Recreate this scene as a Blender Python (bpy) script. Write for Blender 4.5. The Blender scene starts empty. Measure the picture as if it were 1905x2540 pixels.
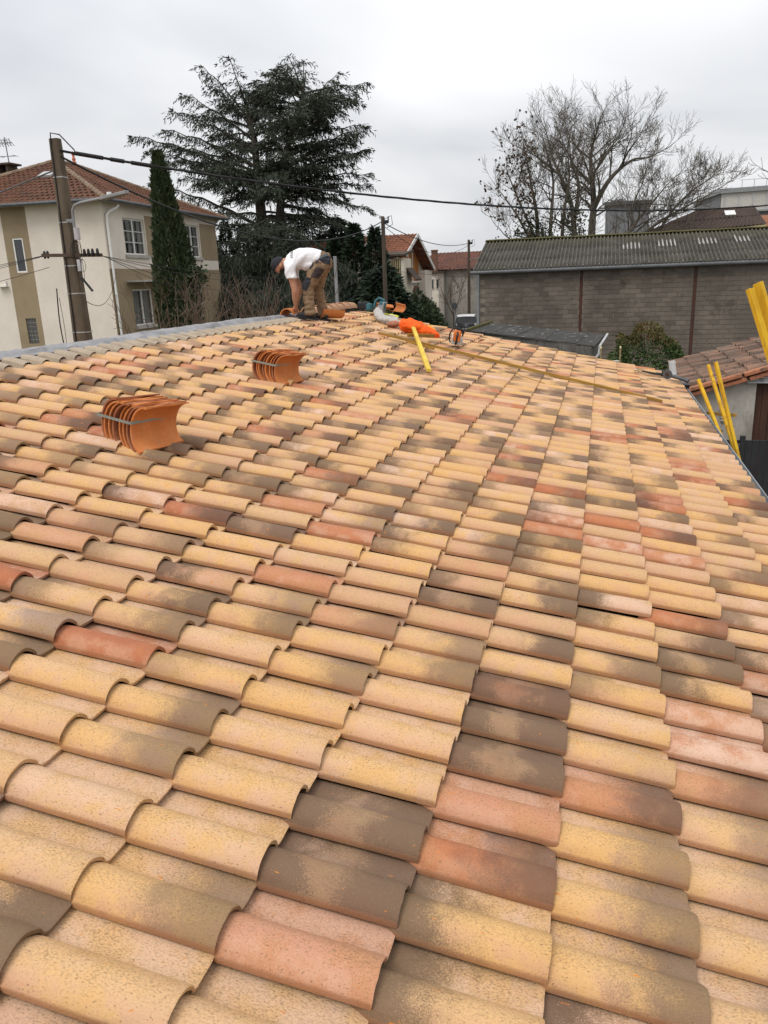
import bpy, bmesh, math, random
import numpy as np
from mathutils import Vector, Matrix, Euler, noise as mnoise

scene = bpy.context.scene
COL = scene.collection
R = math.radians

# ------------------------------------------------------------------ camera
CAM = Vector((1.843, -1.2585, 4.3))
cam_data = bpy.data.cameras.new("camera")
cam = bpy.data.objects.new("camera", cam_data)
COL.objects.link(cam)
cam_data.sensor_fit = 'VERTICAL'
cam_data.sensor_height = 36.0
cam_data.lens = 36.0 * 1953.17 / 2540.0
cam_data.clip_start = 0.05
cam_data.clip_end = 3000.0
_r = Vector((0.96584, 0.25665, -0.03587)).normalized()
_f = Vector((-0.25619, 0.92479, -0.28131)).normalized()
_u = _r.cross(_f).normalized()
m = Matrix((( _r.x, _u.x, -_f.x, CAM.x), (_r.y, _u.y, -_f.y, CAM.y), (_r.z, _u.z, -_f.z, CAM.z), (0, 0, 0, 1)))
cam.matrix_world = m
scene.camera = cam

# ------------------------------------------------------------------ sky and sun
SUN_EL, SUN_ROT = R(58), R(205)
world = bpy.data.worlds.new("World")
scene.world = world
world.use_nodes = True
wn = world.node_tree
wn.nodes.clear()


def wnode(t, **k):
    n = wn.nodes.new(t)
    for a, b in k.items():
        setattr(n, a, b)
    return n


def wmath(op, a, b=None, c=None):
    n = wnode('ShaderNodeMath', operation=op)
    for i, v in enumerate((a, b, c)):
        if v is None:
            continue
        if isinstance(v, (int, float)):
            n.inputs[i].default_value = v
        else:
            wn.links.new(v, n.inputs[i])
    return n.outputs[0]


w_out = wnode('ShaderNodeOutputWorld')
w_bg = wnode('ShaderNodeBackground')
w_sky = wnode('ShaderNodeTexSky')
w_sky.sky_type = 'NISHITA'
w_sky.sun_disc = False
w_sky.sun_elevation = SUN_EL
w_sky.sun_rotation = SUN_ROT
w_tc = wnode('ShaderNodeTexCoord')
w_sep = wnode('ShaderNodeSeparateXYZ')
wn.links.new(w_tc.outputs['Generated'], w_sep.inputs[0])
zz = wmath('ADD', wmath('MAXIMUM', w_sep.outputs['Z'], 0.0), 0.22)
w_cmb = wnode('ShaderNodeCombineXYZ')
wn.links.new(wmath('DIVIDE', w_sep.outputs['X'], zz), w_cmb.inputs[0])
wn.links.new(wmath('DIVIDE', w_sep.outputs['Y'], zz), w_cmb.inputs[1])
w_n1 = wnode('ShaderNodeTexNoise')
w_n1.inputs['Scale'].default_value = 0.9
w_n1.inputs['Detail'].default_value = 4.0
w_n1.inputs['Roughness'].default_value = 0.42
w_n1.inputs['Distortion'].default_value = 0.4
wn.links.new(w_cmb.outputs[0], w_n1.inputs['Vector'])
w_ramp = wnode('ShaderNodeValToRGB')
w_ramp.color_ramp.elements[0].position = 0.33
w_ramp.color_ramp.elements[0].color = (0.60, 0.615, 0.645, 1)
w_ramp.color_ramp.elements[1].position = 0.63
w_ramp.color_ramp.elements[1].color = (0.94, 0.94, 0.945, 1)
wn.links.new(w_n1.outputs['Fac'], w_ramp.inputs[0])
# an overcast dome grows brighter from the horizon to the zenith
w_grad = wnode('ShaderNodeValToRGB')
w_grad.color_ramp.elements[0].position = 0.0
w_grad.color_ramp.elements[0].color = (0.92, 0.92, 0.93, 1)
w_grad.color_ramp.elements[1].position = 0.9
w_grad.color_ramp.elements[1].color = (1.40, 1.40, 1.40, 1)
e = w_grad.color_ramp.elements.new(0.30)
e.color = (1.24, 1.24, 1.24, 1)
e = w_grad.color_ramp.elements.new(0.10)
e.color = (0.90, 0.90, 0.905, 1)
wn.links.new(w_sep.outputs['Z'], w_grad.inputs[0])
w_mul = wnode('ShaderNodeMixRGB', blend_type='MULTIPLY')
w_mul.inputs[0].default_value = 1.0
wn.links.new(w_ramp.outputs[0], w_mul.inputs[1])
wn.links.new(w_grad.outputs[0], w_mul.inputs[2])
w_scl = wnode('ShaderNodeMixRGB', blend_type='MULTIPLY')
w_scl.inputs[0].default_value = 1.0
w_scl.inputs[2].default_value = (0.1, 0.1, 0.1, 1)
wn.links.new(w_sky.outputs[0], w_scl.inputs[1])
w_mix = wnode('ShaderNodeMixRGB', blend_type='MIX')
w_mix.inputs[0].default_value = 0.95
wn.links.new(w_scl.outputs[0], w_mix.inputs[1])
wn.links.new(w_mul.outputs[0], w_mix.inputs[2])
wn.links.new(w_mix.outputs[0], w_bg.inputs[0])
w_bg.inputs[1].default_value = 1.0
wn.links.new(w_bg.outputs[0], w_out.inputs[0])

sun_data = bpy.data.lights.new("sun", 'SUN')
sun_data.energy = 1.5
sun_data.angle = R(28)
sun_data.color = (1.0, 0.965, 0.92)
sun = bpy.data.objects.new("sun", sun_data)
COL.objects.link(sun)
_sd = Vector((math.sin(SUN_ROT) * math.cos(SUN_EL), math.cos(SUN_ROT) * math.cos(SUN_EL), math.sin(SUN_EL)))
sun.rotation_euler = (-_sd).to_track_quat('-Z', 'Y').to_euler()
sun.location = (0, 0, 60)

vs = scene.view_settings
vs.view_transform = 'Standard'
vs.look = 'None'
vs.exposure = 0.14
vs.gamma = 1.0
vs.use_curve_mapping = False

# ------------------------------------------------------------------ helpers
ALPHA = 0.21102
SA, CA, TA = math.sin(ALPHA), math.cos(ALPHA), math.tan(ALPHA)
Z0 = 3.11424          # roof height at x = 0
TL, TW = 0.365, 0.23178   # tile pitch down the slope and along the ridge


def roofp(i, y, h=0.0):
    """a point on the tiled slope: i courses down the slope, y along the ridge, h above the slope"""
    u = i * TL
    return Vector((u * CA + h * SA, y, Z0 - u * SA + h * CA))


def tag(o, label=None, cat=None, group=None, kind=None):
    if label:
        o['label'] = label
    if cat:
        o['category'] = cat
    if group:
        o['group'] = group
    if kind:
        o['kind'] = kind
    return o


def empty(name, loc):
    o = bpy.data.objects.new(name, None)
    o.empty_display_size = 0.2
    o.location = loc
    COL.objects.link(o)
    return o


def attach(o, parent):
    if parent is not None:
        o.parent = parent
        if parent.type == 'EMPTY':
            o.matrix_parent_inverse = Matrix.Translation(-Vector(parent.location))
    return o


class MB:
    def __init__(s):
        s.v = []
        s.f = []

    def add(s, verts, faces):
        b = len(s.v)
        s.v.extend([tuple(p) for p in verts])
        s.f.extend([tuple(i + b for i in f) for f in faces])
        return s

    def box(s, c, size, rot=None, taper=None):
        hx, hy, hz = size[0] / 2, size[1] / 2, size[2] / 2
        tx, ty = taper or (1, 1)
        P = [(-hx, -hy, -hz), (hx, -hy, -hz), (hx, hy, -hz), (-hx, hy, -hz),
             (-hx * tx, -hy * ty, hz), (hx * tx, -hy * ty, hz), (hx * tx, hy * ty, hz), (-hx * tx, hy * ty, hz)]
        M = rot if isinstance(rot, Matrix) else (Euler(rot).to_matrix() if rot else Matrix.Identity(3))
        c = Vector(c)
        P = [c + M @ Vector(p) for p in P]
        return s.add(P, [(0, 3, 2, 1), (4, 5, 6, 7), (0, 1, 5, 4), (1, 2, 6, 5), (2, 3, 7, 6), (3, 0, 4, 7)])

    def beam(s, a, b, w, h, up=(0, 0, 1)):
        a, b = Vector(a), Vector(b)
        d = b - a
        L = d.length
        d.normalize()
        u = Vector(up)
        x = d.cross(u)
        if x.length < 1e-5:
            x = d.cross(Vector((0, 1, 0)))
        x.normalize()
        z = x.cross(d).normalized()
        M = Matrix((x, d, z)).transposed()
        return s.box((a + b) / 2, (w, L, h), M)

    def tube(s, pts, rad, n=8, cap=True, squash=None):
        pts = [Vector(p) for p in pts]
        if isinstance(rad, (int, float)):
            rad = [rad] * len(pts)
        rings = []
        prev = None
        for i, p in enumerate(pts):
            a = pts[max(i - 1, 0)]
            b = pts[min(i + 1, len(pts) - 1)]
            d = (b - a)
            if d.length < 1e-9:
                d = Vector((0, 0, 1))
            d.normalize()
            if prev is None:
                x = d.cross(Vector((0, 0, 1)))
                if x.length < 0.05:
                    x = d.cross(Vector((0, 1, 0)))
            else:
                x = prev - d * prev.dot(d)
                if x.length < 1e-5:
                    x = d.cross(Vector((0.3, 1, 0.2)))
            x.normalize()
            prev = x
            y = d.cross(x)
            q = squash or (1, 1)
            rings.append([p + (x * math.cos(2 * math.pi * k / n) * q[0] + y * math.sin(2 * math.pi * k / n) * q[1]) * rad[i] for k in range(n)])
        V = [v for r_ in rings for v in r_]
        F = []
        for i in range(len(pts) - 1):
            for k in range(n):
                k2 = (k + 1) % n
                F.append((i * n + k, i * n + k2, (i + 1) * n + k2, (i + 1) * n + k))
        if cap:
            F.append(tuple(range(n - 1, -1, -1)))
            F.append(tuple((len(pts) - 1) * n + k for k in range(n)))
        return s.add(V, F)

    def ball(s, c, r, seg=12, rings=8, rot=None):
        c = Vector(c)
        if isinstance(r, (int, float)):
            r = (r, r, r)
        M = Euler(rot).to_matrix() if rot and not isinstance(rot, Matrix) else (rot or Matrix.Identity(3))
        V = []
        F = []
        for i in range(1, rings):
            t = math.pi * i / rings
            for k in range(seg):
                p = 2 * math.pi * k / seg
                V.append(c + M @ Vector((r[0] * math.sin(t) * math.cos(p), r[1] * math.sin(t) * math.sin(p), r[2] * math.cos(t))))
        V.append(c + M @ Vector((0, 0, r[2])))
        V.append(c + M @ Vector((0, 0, -r[2])))
        T, Bm = len(V) - 2, len(V) - 1
        for i in range(rings - 2):
            for k in range(seg):
                k2 = (k + 1) % seg
                F.append((i * seg + k, (i + 1) * seg + k, (i + 1) * seg + k2, i * seg + k2))
        for k in range(seg):
            k2 = (k + 1) % seg
            F.append((T, k, k2))
            F.append((Bm, (rings - 2) * seg + k2, (rings - 2) * seg + k))
        return s.add(V, F)

    def prism(s, poly, ext):
        """poly: list of 3D points in a plane, extruded by vector ext"""
        ext = Vector(ext)
        P = [Vector(p) for p in poly]
        n = len(P)
        V = P + [p + ext for p in P]
        nrm = Vector((0, 0, 0))
        for i in range(n):
            nrm += P[i].cross(P[(i + 1) % n])
        flip = nrm.dot(ext) > 0
        F = [tuple(range(n))[::-1] if flip else tuple(range(n)), tuple(range(n, 2 * n)) if flip else tuple(range(2 * n - 1, n - 1, -1))]
        for i in range(n):
            j = (i + 1) % n
            F.append((i, j, j + n, i + n) if flip else (j, i, i + n, j + n))
        return s.add(V, F)

    def disc(s, c, axis, r, th, n=20):
        c, a = Vector(c), Vector(axis).normalized()
        return s.tube([c - a * th / 2, c + a * th / 2], r, n)

    def build(s, name, mat, parent=None, smooth=False, bevel=0.0, xf=None):
        me = bpy.data.meshes.new(name)
        V = s.v if xf is None else [tuple(xf(Vector(p))) for p in s.v]
        me.from_pydata(V, [], s.f)
        if bevel > 0:
            bm = bmesh.new()
            bm.from_mesh(me)
            ed = [e for e in bm.edges if len(e.link_faces) == 2 and e.calc_face_angle(0) > 0.5]
            bmesh.ops.bevel(bm, geom=ed, offset=bevel, segments=2, profile=0.6, affect='EDGES', clamp_overlap=True)
            bm.to_mesh(me)
            bm.free()
        if smooth:
            me.shade_smooth()
            if smooth != 'all':
                try:
                    me.set_sharp_from_angle(angle=R(38))
                except Exception:
                    pass
        me.update()
        o = bpy.data.objects.new(name, me)
        if mat is not None:
            for mm in (mat if isinstance(mat, (list, tuple)) else [mat]):
                me.materials.append(mm)
        COL.objects.link(o)
        attach(o, parent)
        return o


def np_mesh(name, V, F, mat, parent=None, smooth=False):
    """fast mesh from numpy arrays; F of shape (n,3) or (n,4)"""
    V = np.asarray(V, dtype=np.float32)
    F = np.asarray(F, dtype=np.int32)
    me = bpy.data.meshes.new(name)
    me.vertices.add(len(V))
    me.vertices.foreach_set('co', V.ravel())
    k = F.shape[1]
    me.loops.add(F.size)
    me.loops.foreach_set('vertex_index', F.ravel())
    me.polygons.add(len(F))
    me.polygons.foreach_set('loop_start', np.arange(0, F.size, k, dtype=np.int32))
    me.update(calc_edges=True)
    me.validate()
    if smooth:
        me.shade_smooth()
    me.materials.append(mat)
    o = bpy.data.objects.new(name, me)
    COL.objects.link(o)
    attach(o, parent)
    return o


def sprays(name, P, D, L, Wd, mat, parent=None, rng=None, curl=0.0):
    """leaf-sized diamond faces at P along D (unit), length L, width Wd"""
    rng = rng or np.random.default_rng(1)
    P = np.asarray(P, float)
    D = np.asarray(D, float)
    D = D / (np.linalg.norm(D, axis=1, keepdims=True) + 1e-9)
    n = len(P)
    L = np.broadcast_to(np.asarray(L, float), (n,))[:, None]
    Wd = np.broadcast_to(np.asarray(Wd, float), (n,))[:, None]
    S = rng.normal(size=(n, 3))
    S -= D * (S * D).sum(1, keepdims=True)
    S /= np.linalg.norm(S, axis=1, keepdims=True) + 1e-9
    mid = P + D * L * 0.45
    tip = P + D * L
    if curl:
        tip = tip - np.array([0, 0, 1.0]) * L * curl
    V = np.stack([P, mid + S * Wd / 2, tip, mid - S * Wd / 2], 1).reshape(-1, 3)
    F = np.arange(4 * n).reshape(n, 4)
    return np_mesh(name, V, F, mat, parent)


# ------------------------------------------------------------------ materials
def new_mat(name):
    mt = bpy.data.materials.new(name)
    mt.use_nodes = True
    nt = mt.node_tree
    bsdf = nt.nodes['Principled BSDF']
    return mt, nt, bsdf


def nd(nt, t, **k):
    n = nt.nodes.new(t)
    for a, b in k.items():
        setattr(n, a, b)
    return n


def nmath(nt, op, a, b=None, clamp=False):
    n = nd(nt, 'ShaderNodeMath', operation=op, use_clamp=clamp)
    for i, v in enumerate((a, b)):
        if v is None:
            continue
        if isinstance(v, (int, float)):
            n.inputs[i].default_value = v
        else:
            nt.links.new(v, n.inputs[i])
    return n.outputs[0]


def nmix(nt, fac, a, b, blend='MIX'):
    n = nd(nt, 'ShaderNodeMixRGB', blend_type=blend)
    for i, v in enumerate((fac, a, b)):
        if isinstance(v, (int, float)):
            n.inputs[i].default_value = v
        elif isinstance(v, (tuple, list)):
            n.inputs[i].default_value = tuple(v) + ((1,) if len(v) == 3 else ())
        else:
            nt.links.new(v, n.inputs[i])
    return n.outputs[0]


def nmap(nt, v, a, b, c=0.0, d=1.0, smooth=True):
    n = nd(nt, 'ShaderNodeMapRange', interpolation_type='SMOOTHSTEP' if smooth else 'LINEAR')
    nt.links.new(v, n.inputs[0])
    for i, x in enumerate((a, b, c, d)):
        n.inputs[i + 1].default_value = x
    return n.outputs[0]


def npos(nt, scale=(1, 1, 1), rot=(0, 0, 0), obj=False):
    if obj:
        tc = nd(nt, 'ShaderNodeTexCoord').outputs['Object']
    else:
        tc = nd(nt, 'ShaderNodeNewGeometry').outputs['Position']
    mp = nd(nt, 'ShaderNodeMapping')
    mp.inputs['Scale'].default_value = scale
    mp.inputs['Rotation'].default_value = rot
    nt.links.new(tc, mp.inputs[0])
    return mp.outputs[0]


def nnoise(nt, vec, scale, detail=4.0, rough=0.55, dist=0.0):
    n = nd(nt, 'ShaderNodeTexNoise')
    n.inputs['Scale'].default_value = scale
    n.inputs['Detail'].default_value = detail
    n.inputs['Roughness'].default_value = rough
    n.inputs['Distortion'].default_value = dist
    nt.links.new(vec, n.inputs['Vector'])
    return n.outputs['Fac']


def nbump(nt, bsdf, h, strength=0.3, dist=0.01):
    b = nd(nt, 'ShaderNodeBump')
    b.inputs['Strength'].default_value = strength
    b.inputs['Distance'].default_value = dist
    nt.links.new(h, b.inputs['Height'])
    nt.links.new(b.outputs[0], bsdf.inputs['Normal'])
    return b


def pm(name, c1, c2=None, scale=3.0, rough=0.8, bump=0.15, bdist=0.01, metal=0.0, fine=None, detail=5.0, stretch=(1, 1, 1), spec=0.3, c3=None, obj_rand=0.0, lo=0.35, hi=0.65):
    """two-tone noisy surface with fine grain and relief"""
    mt, nt, b = new_mat(name)
    c2 = c2 or tuple(x * 0.72 for x in c1)
    vec = npos(nt, stretch)
    n1 = nnoise(nt, vec, scale, detail)
    f = nmap(nt, n1, lo, hi)
    col = nmix(nt, f, c1, c2)
    n2 = nnoise(nt, vec, (fine or scale * 9), 3.0, 0.6)
    g = nmap(nt, n2, 0.25, 0.75, 0.86, 1.12, False)
    gc = nd(nt, 'ShaderNodeCombineXYZ')
    for i in range(3):
        nt.links.new(g, gc.inputs[i])
    col = nmix(nt, 1.0, col, gc.outputs[0], 'MULTIPLY')
    if c3:
        n3 = nnoise(nt, vec, scale * 2.3, 6.0, 0.62)
        col = nmix(nt, nmap(nt, n3, 0.56, 0.68), col, c3)
    if obj_rand:
        oi = nd(nt, 'ShaderNodeObjectInfo').outputs['Random']
        v = nmap(nt, oi, 0, 1, 1 - obj_rand, 1 + obj_rand, False)
        vc = nd(nt, 'ShaderNodeCombineXYZ')
        for i in range(3):
            nt.links.new(v, vc.inputs[i])
        col = nmix(nt, 1.0, col, vc.outputs[0], 'MULTIPLY')
    nt.links.new(col, b.inputs['Base Color'])
    b.inputs['Roughness'].default_value = rough
    b.inputs['Metallic'].default_value = metal
    b.inputs['Specular IOR Level'].default_value = spec
    if bump:
        h = nmath(nt, 'ADD', nmath(nt, 'MULTIPLY', n1, 0.5), n2)
        nbump(nt, b, h, bump, bdist)
    return mt


def leafmat(name, c1, c2, c3=None, scale=1.2, rough=0.7, trans=0.0):
    mt, nt, b = new_mat(name)
    vec = npos(nt)
    n1 = nnoise(nt, vec, scale, 3.0)
    col = nmix(nt, nmap(nt, n1, 0.35, 0.65), c1, c2)
    n2 = nnoise(nt, vec, 14.0, 2.0)
    col = nmix(nt, nmap(nt, n2, 0.5, 0.75), col, c3 or tuple(x * 1.6 for x in c1))
    nt.links.new(col, b.inputs['Base Color'])
    b.inputs['Roughness'].default_value = rough
    b.inputs['Specular IOR Level'].default_value = 0.2
    return mt


M = {}
M['ground'] = pm('ground_mat', (0.10, 0.105, 0.05), (0.13, 0.11, 0.075), 0.4, 0.95, 0.4, 0.05, c3=(0.06, 0.075, 0.03))
M['asphalt'] = pm('asphalt_mat', (0.055, 0.055, 0.056), (0.045, 0.045, 0.046), 0.8, 0.9, 0.3, 0.01, fine=60)
M['gravel'] = pm('yard_mat', (0.16, 0.14, 0.11), (0.11, 0.10, 0.08), 1.2, 0.95, 0.5, 0.02, fine=30)
M['deck'] = pm('deck_mat', (0.06, 0.045, 0.035), None, 4, 0.9)
M['membrane'] = pm('membrane_mat', (0.29, 0.285, 0.292), (0.22, 0.217, 0.224), 3.0, 0.65, 0.35, 0.012, fine=18, spec=0.4)
M['closure'] = pm('closure_mat', (0.40, 0.325, 0.24), (0.34, 0.275, 0.205), 8.0, 0.7, 0.2)
M['zinc'] = pm('zinc_mat', (0.36, 0.38, 0.40), (0.27, 0.29, 0.31), 2.5, 0.5, 0.1, metal=0.35, spec=0.5)
M['dark_zinc'] = pm('dark_zinc_mat', (0.115, 0.12, 0.125), (0.085, 0.09, 0.095), 2.0, 0.55, 0.1, metal=0.2)
M['steel'] = pm('steel_mat', (0.42, 0.43, 0.45), (0.34, 0.35, 0.37), 4.0, 0.45, 0.08, metal=0.5)
M['aluminium'] = pm('aluminium_mat', (0.62, 0.62, 0.62), (0.5, 0.5, 0.5), 5.0, 0.4, 0.08, metal=0.55)
M['terracotta'] = pm('terracotta_mat', (0.56, 0.205, 0.065), (0.50, 0.17, 0.055), 7.0, 0.85, 0.3, 0.004, fine=90, spec=0.15, obj_rand=0.1, c3=(0.46, 0.20, 0.09))
M['terracotta_edge'] = pm('terracotta_dark_mat', (0.30, 0.105, 0.05), (0.36, 0.14, 0.065), 14.0, 0.85, 0.35, 0.006, fine=90)
M['strap'] = pm('strap_mat', (0.25, 0.27, 0.235), (0.21, 0.23, 0.2), 10.0, 0.5, 0.05)
M['render_white'] = pm('white_render_mat', (0.74, 0.665, 0.575), (0.67, 0.60, 0.515), 0.9, 0.9, 0.25, 0.006, fine=55)
M['render_tan'] = pm('tan_render_mat', (0.315, 0.245, 0.155), (0.275, 0.21, 0.132), 0.9, 0.9, 0.25, 0.006, fine=55)
M['render_cream'] = pm('cream_render_mat', (0.76, 0.69, 0.56), (0.64, 0.58, 0.47), 0.9, 0.9, 0.25, 0.006, fine=40)
M['white_paint'] = pm('white_paint_mat', (0.78, 0.77, 0.74), (0.72, 0.71, 0.68), 3, 0.45, 0.03)
M['grey_sill'] = pm('sill_mat', (0.42, 0.40, 0.36), (0.35, 0.33, 0.30), 4, 0.85, 0.15)
M['house_tile'] = pm('house_tile_mat', (0.140, 0.064, 0.038), (0.095, 0.049, 0.034), 2.2, 0.9, 0.3, 0.01, fine=25, c3=(0.10, 0.075, 0.05), spec=0.15)
M['ridge_old'] = pm('old_ridge_mat', (0.235, 0.165, 0.11), (0.16, 0.11, 0.075), 5, 0.9, 0.35)
M['finial'] = pm('finial_mat', (0.52, 0.16, 0.09), (0.45, 0.13, 0.07), 8, 0.7, 0.1)
M['concrete_pole'] = pm('concrete_pole_mat', (0.125, 0.098, 0.068), (0.085, 0.066, 0.046), 5.0, 0.9, 0.4, 0.01, fine=60, stretch=(1, 1, 0.3))
M['wood_pole'] = pm('wood_pole_mat', (0.095, 0.075, 0.055), (0.065, 0.05, 0.037), 6.0, 0.9, 0.4, 0.01, stretch=(1, 1, 0.12))
M['cable'] = pm('cable_mat', (0.02, 0.02, 0.021), None, 8, 0.6, 0.05)
M['cable_grey'] = pm('grey_cable_mat', (0.10, 0.10, 0.105), None, 8, 0.6, 0.05)
M['grey_metal'] = pm('grey_paint_mat', (0.27, 0.275, 0.28), (0.22, 0.225, 0.23), 4, 0.5, 0.05, metal=0.2)
M['band_steel'] = pm('band_mat', (0.48, 0.48, 0.47), None, 8, 0.45, 0.05, metal=0.4)
M['bark'] = pm('bark_mat', (0.075, 0.06, 0.046), (0.05, 0.042, 0.034), 6, 0.95, 0.5, 0.02, stretch=(1, 1, 0.3))
M['bark_grey'] = pm('grey_bark_mat', (0.125, 0.105, 0.082), (0.08, 0.068, 0.054), 4, 0.95, 0.5, 0.02, stretch=(1, 1, 0.3), c3=(0.085, 0.085, 0.045))
M['cedar'] = leafmat('cedar_leaf_mat', (0.030, 0.040, 0.028), (0.044, 0.054, 0.035), (0.066, 0.072, 0.046))
M['conifer'] = leafmat('conifer_leaf_mat', (0.017, 0.030, 0.019), (0.026, 0.042, 0.022), (0.04, 0.055, 0.026))
M['cypress'] = leafmat('cypress_leaf_mat', (0.030, 0.048, 0.022), (0.042, 0.058, 0.024), (0.065, 0.078, 0.032), 2.5)
M['hedge'] = leafmat('hedge_leaf_mat', (0.024, 0.040, 0.018), (0.04, 0.055, 0.024), (0.06, 0.078, 0.035), 1.5)
M['dry_grass'] = leafmat('rough_growth_mat', (0.085, 0.072, 0.036), (0.055, 0.058, 0.026), (0.14, 0.115, 0.06), 1.5)
M['photinia'] = leafmat('photinia_leaf_mat', (0.048, 0.085, 0.026), (0.070, 0.105, 0.032), (0.10, 0.13, 0.045), 2.0)
M['photinia_red'] = leafmat('photinia_top_mat', (0.125, 0.078, 0.03), (0.09, 0.09, 0.032), (0.17, 0.105, 0.042), 2.0)
M['dead_leaf'] = leafmat('dead_leaf_mat', (0.085, 0.05, 0.03), (0.06, 0.042, 0.03), (0.11, 0.065, 0.035), 2.0)
M['twig'] = pm('twig_mat', (0.115, 0.085, 0.06), (0.078, 0.06, 0.045), 5, 0.9, 0.1)
M['block'] = pm('block_mat', (0.158, 0.132, 0.107), (0.118, 0.10, 0.083), 0.55, 0.95, 0.6, 0.012, fine=38, c3=(0.09, 0.075, 0.062), obj_rand=0.2)
M['mortar'] = pm('mortar_mat', (0.27, 0.23, 0.185), (0.20, 0.17, 0.135), 0.5, 0.95, 0.6, 0.012, fine=30, c3=(0.13, 0.11, 0.09))
M['rust'] = pm('rust_mat', (0.075, 0.034, 0.022), (0.055, 0.026, 0.018), 4, 0.85, 0.3)
M['fibre_dark'] = pm('fibre_dark_mat', (0.055, 0.054, 0.05), (0.04, 0.039, 0.036), 1.3, 0.95, 0.5, 0.015, fine=20, c3=(0.09, 0.088, 0.08))
M['shed_wall'] = pm('shed_wall_mat', (0.15, 0.14, 0.125), (0.10, 0.095, 0.088), 1.2, 0.95, 0.4, 0.01, fine=20)
M['moss'] = pm('moss_mat', (0.10, 0.09, 0.03), (0.068, 0.062, 0.027), 5, 0.95, 0.5)
M['old_tile'] = pm('old_tile_mat', (0.20, 0.115, 0.078), (0.125, 0.088, 0.068), 3.4, 0.95, 0.5, 0.01, fine=26, c3=(0.062, 0.056, 0.045), obj_rand=0.4)
M['verge_tile'] = pm('verge_tile_mat', (0.43, 0.165, 0.085), (0.33, 0.14, 0.08), 3.0, 0.85, 0.3, 0.01, c3=(0.14, 0.09, 0.06), obj_rand=0.12)
M['grey_render'] = pm('grey_render_mat', (0.43, 0.40, 0.355), (0.32, 0.295, 0.26), 0.9, 0.92, 0.35, 0.01, fine=24, stretch=(1, 1, 0.45), c3=(0.25, 0.23, 0.2))
M['door_brown'] = pm('brown_door_mat', (0.075, 0.034, 0.02), (0.055, 0.026, 0.017), 6, 0.7, 0.15, stretch=(1, 1, 0.15))
M['fence'] = pm('fence_mat', (0.028, 0.029, 0.032), (0.022, 0.023, 0.026), 3, 0.55, 0.05)
M['yellow_wood'] = pm('yellow_wood_mat', (0.66, 0.40, 0.018), (0.52, 0.28, 0.012), 9.0, 0.7, 0.3, 0.004, stretch=(1, 1, 0.12), fine=60, c3=(0.36, 0.19, 0.02))
M['yellow_dark'] = pm('treated_batten_mat', (0.36, 0.20, 0.035), (0.28, 0.15, 0.03), 6.0, 0.75, 0.25, 0.004, stretch=(0.1, 1, 1), fine=40)
M['yellow_pale'] = pm('fresh_batten_mat', (0.72, 0.52, 0.06), (0.62, 0.42, 0.045), 6.0, 0.7, 0.2, 0.004, stretch=(1, 0.15, 1), fine=40)
M['orange_cloth'] = pm('orange_cloth_mat', (0.86, 0.125, 0.008), (0.80, 0.10, 0.006), 9, 0.7, 0.3, 0.01)
M['amber_cloth'] = pm('amber_cloth_mat', (0.88, 0.33, 0.012), (0.82, 0.27, 0.01), 9, 0.7, 0.3, 0.01)
M['saw_orange'] = pm('saw_orange_mat', (0.70, 0.17, 0.02), None, 10, 0.4, 0.05)
M['saw_white'] = pm('saw_white_mat', (0.62, 0.60, 0.55), (0.48, 0.45, 0.40), 14, 0.5, 0.1)
M['black_plastic'] = pm('black_plastic_mat', (0.022, 0.022, 0.024), None, 10, 0.5, 0.05)
M['teal'] = pm('teal_plastic_mat', (0.045, 0.15, 0.17), (0.035, 0.12, 0.14), 12, 0.45, 0.05)
M['dust_bag'] = pm('dusty_film_mat', (0.43, 0.39, 0.34), (0.36, 0.34, 0.33), 7, 0.45, 0.4, 0.01, spec=0.6)
M['red_dust'] = pm('red_dust_mat', (0.34, 0.13, 0.075), (0.42, 0.20, 0.13), 20, 0.95, 0.2)
M['glove'] = pm('glove_mat', (0.70, 0.70, 0.10), (0.55, 0.58, 0.08), 20, 0.8, 0.2)
M['paper'] = pm('paper_mat', (0.72, 0.68, 0.60), None, 20, 0.8, 0.1)
M['skin'] = pm('skin_mat', (0.47, 0.235, 0.145), (0.40, 0.19, 0.115), 14, 0.6, 0.05, spec=0.35)
M['tshirt'] = pm('tshirt_mat', (0.80, 0.79, 0.81), (0.76, 0.75, 0.78), 5, 0.85, 0.25, 0.01, fine=20)
M['khaki'] = pm('khaki_mat', (0.235, 0.155, 0.092), (0.185, 0.122, 0.073), 7, 0.9, 0.45, 0.012, fine=24)
M['navy'] = pm('navy_cloth_mat', (0.028, 0.029, 0.038), (0.022, 0.023, 0.03), 9, 0.85, 0.2)
M['brown_cloth'] = pm('pocket_cloth_mat', (0.052, 0.038, 0.036), (0.042, 0.03, 0.03), 9, 0.85, 0.2)
M['grey_cloth'] = pm('waistband_mat', (0.115, 0.125, 0.13), None, 9, 0.85, 0.2)
M['hair'] = pm('hair_mat', (0.03, 0.02, 0.014), None, 20, 0.8, 0.2)
M['shoe'] = pm('shoe_mat', (0.026, 0.025, 0.025), (0.036, 0.033, 0.03), 10, 0.75, 0.15)
M['print_ink'] = pm('print_mat', (0.06, 0.06, 0.07), None, 30, 0.8, 0.0)
M['orange_render'] = pm('orange_panel_mat', (0.40, 0.155, 0.035), (0.35, 0.13, 0.03), 1.2, 0.85, 0.1)
M['yellow_slat'] = pm('slat_mat', (0.50, 0.42, 0.23), (0.44, 0.36, 0.2), 2, 0.8, 0.1)
M['dark_gap'] = pm('shadow_gap_mat', (0.06, 0.05, 0.04), None, 4, 0.9, 0.1)
M['dark_wood'] = pm('dark_wood_mat', (0.085, 0.058, 0.042), (0.065, 0.045, 0.034), 4, 0.85, 0.2)
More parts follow.
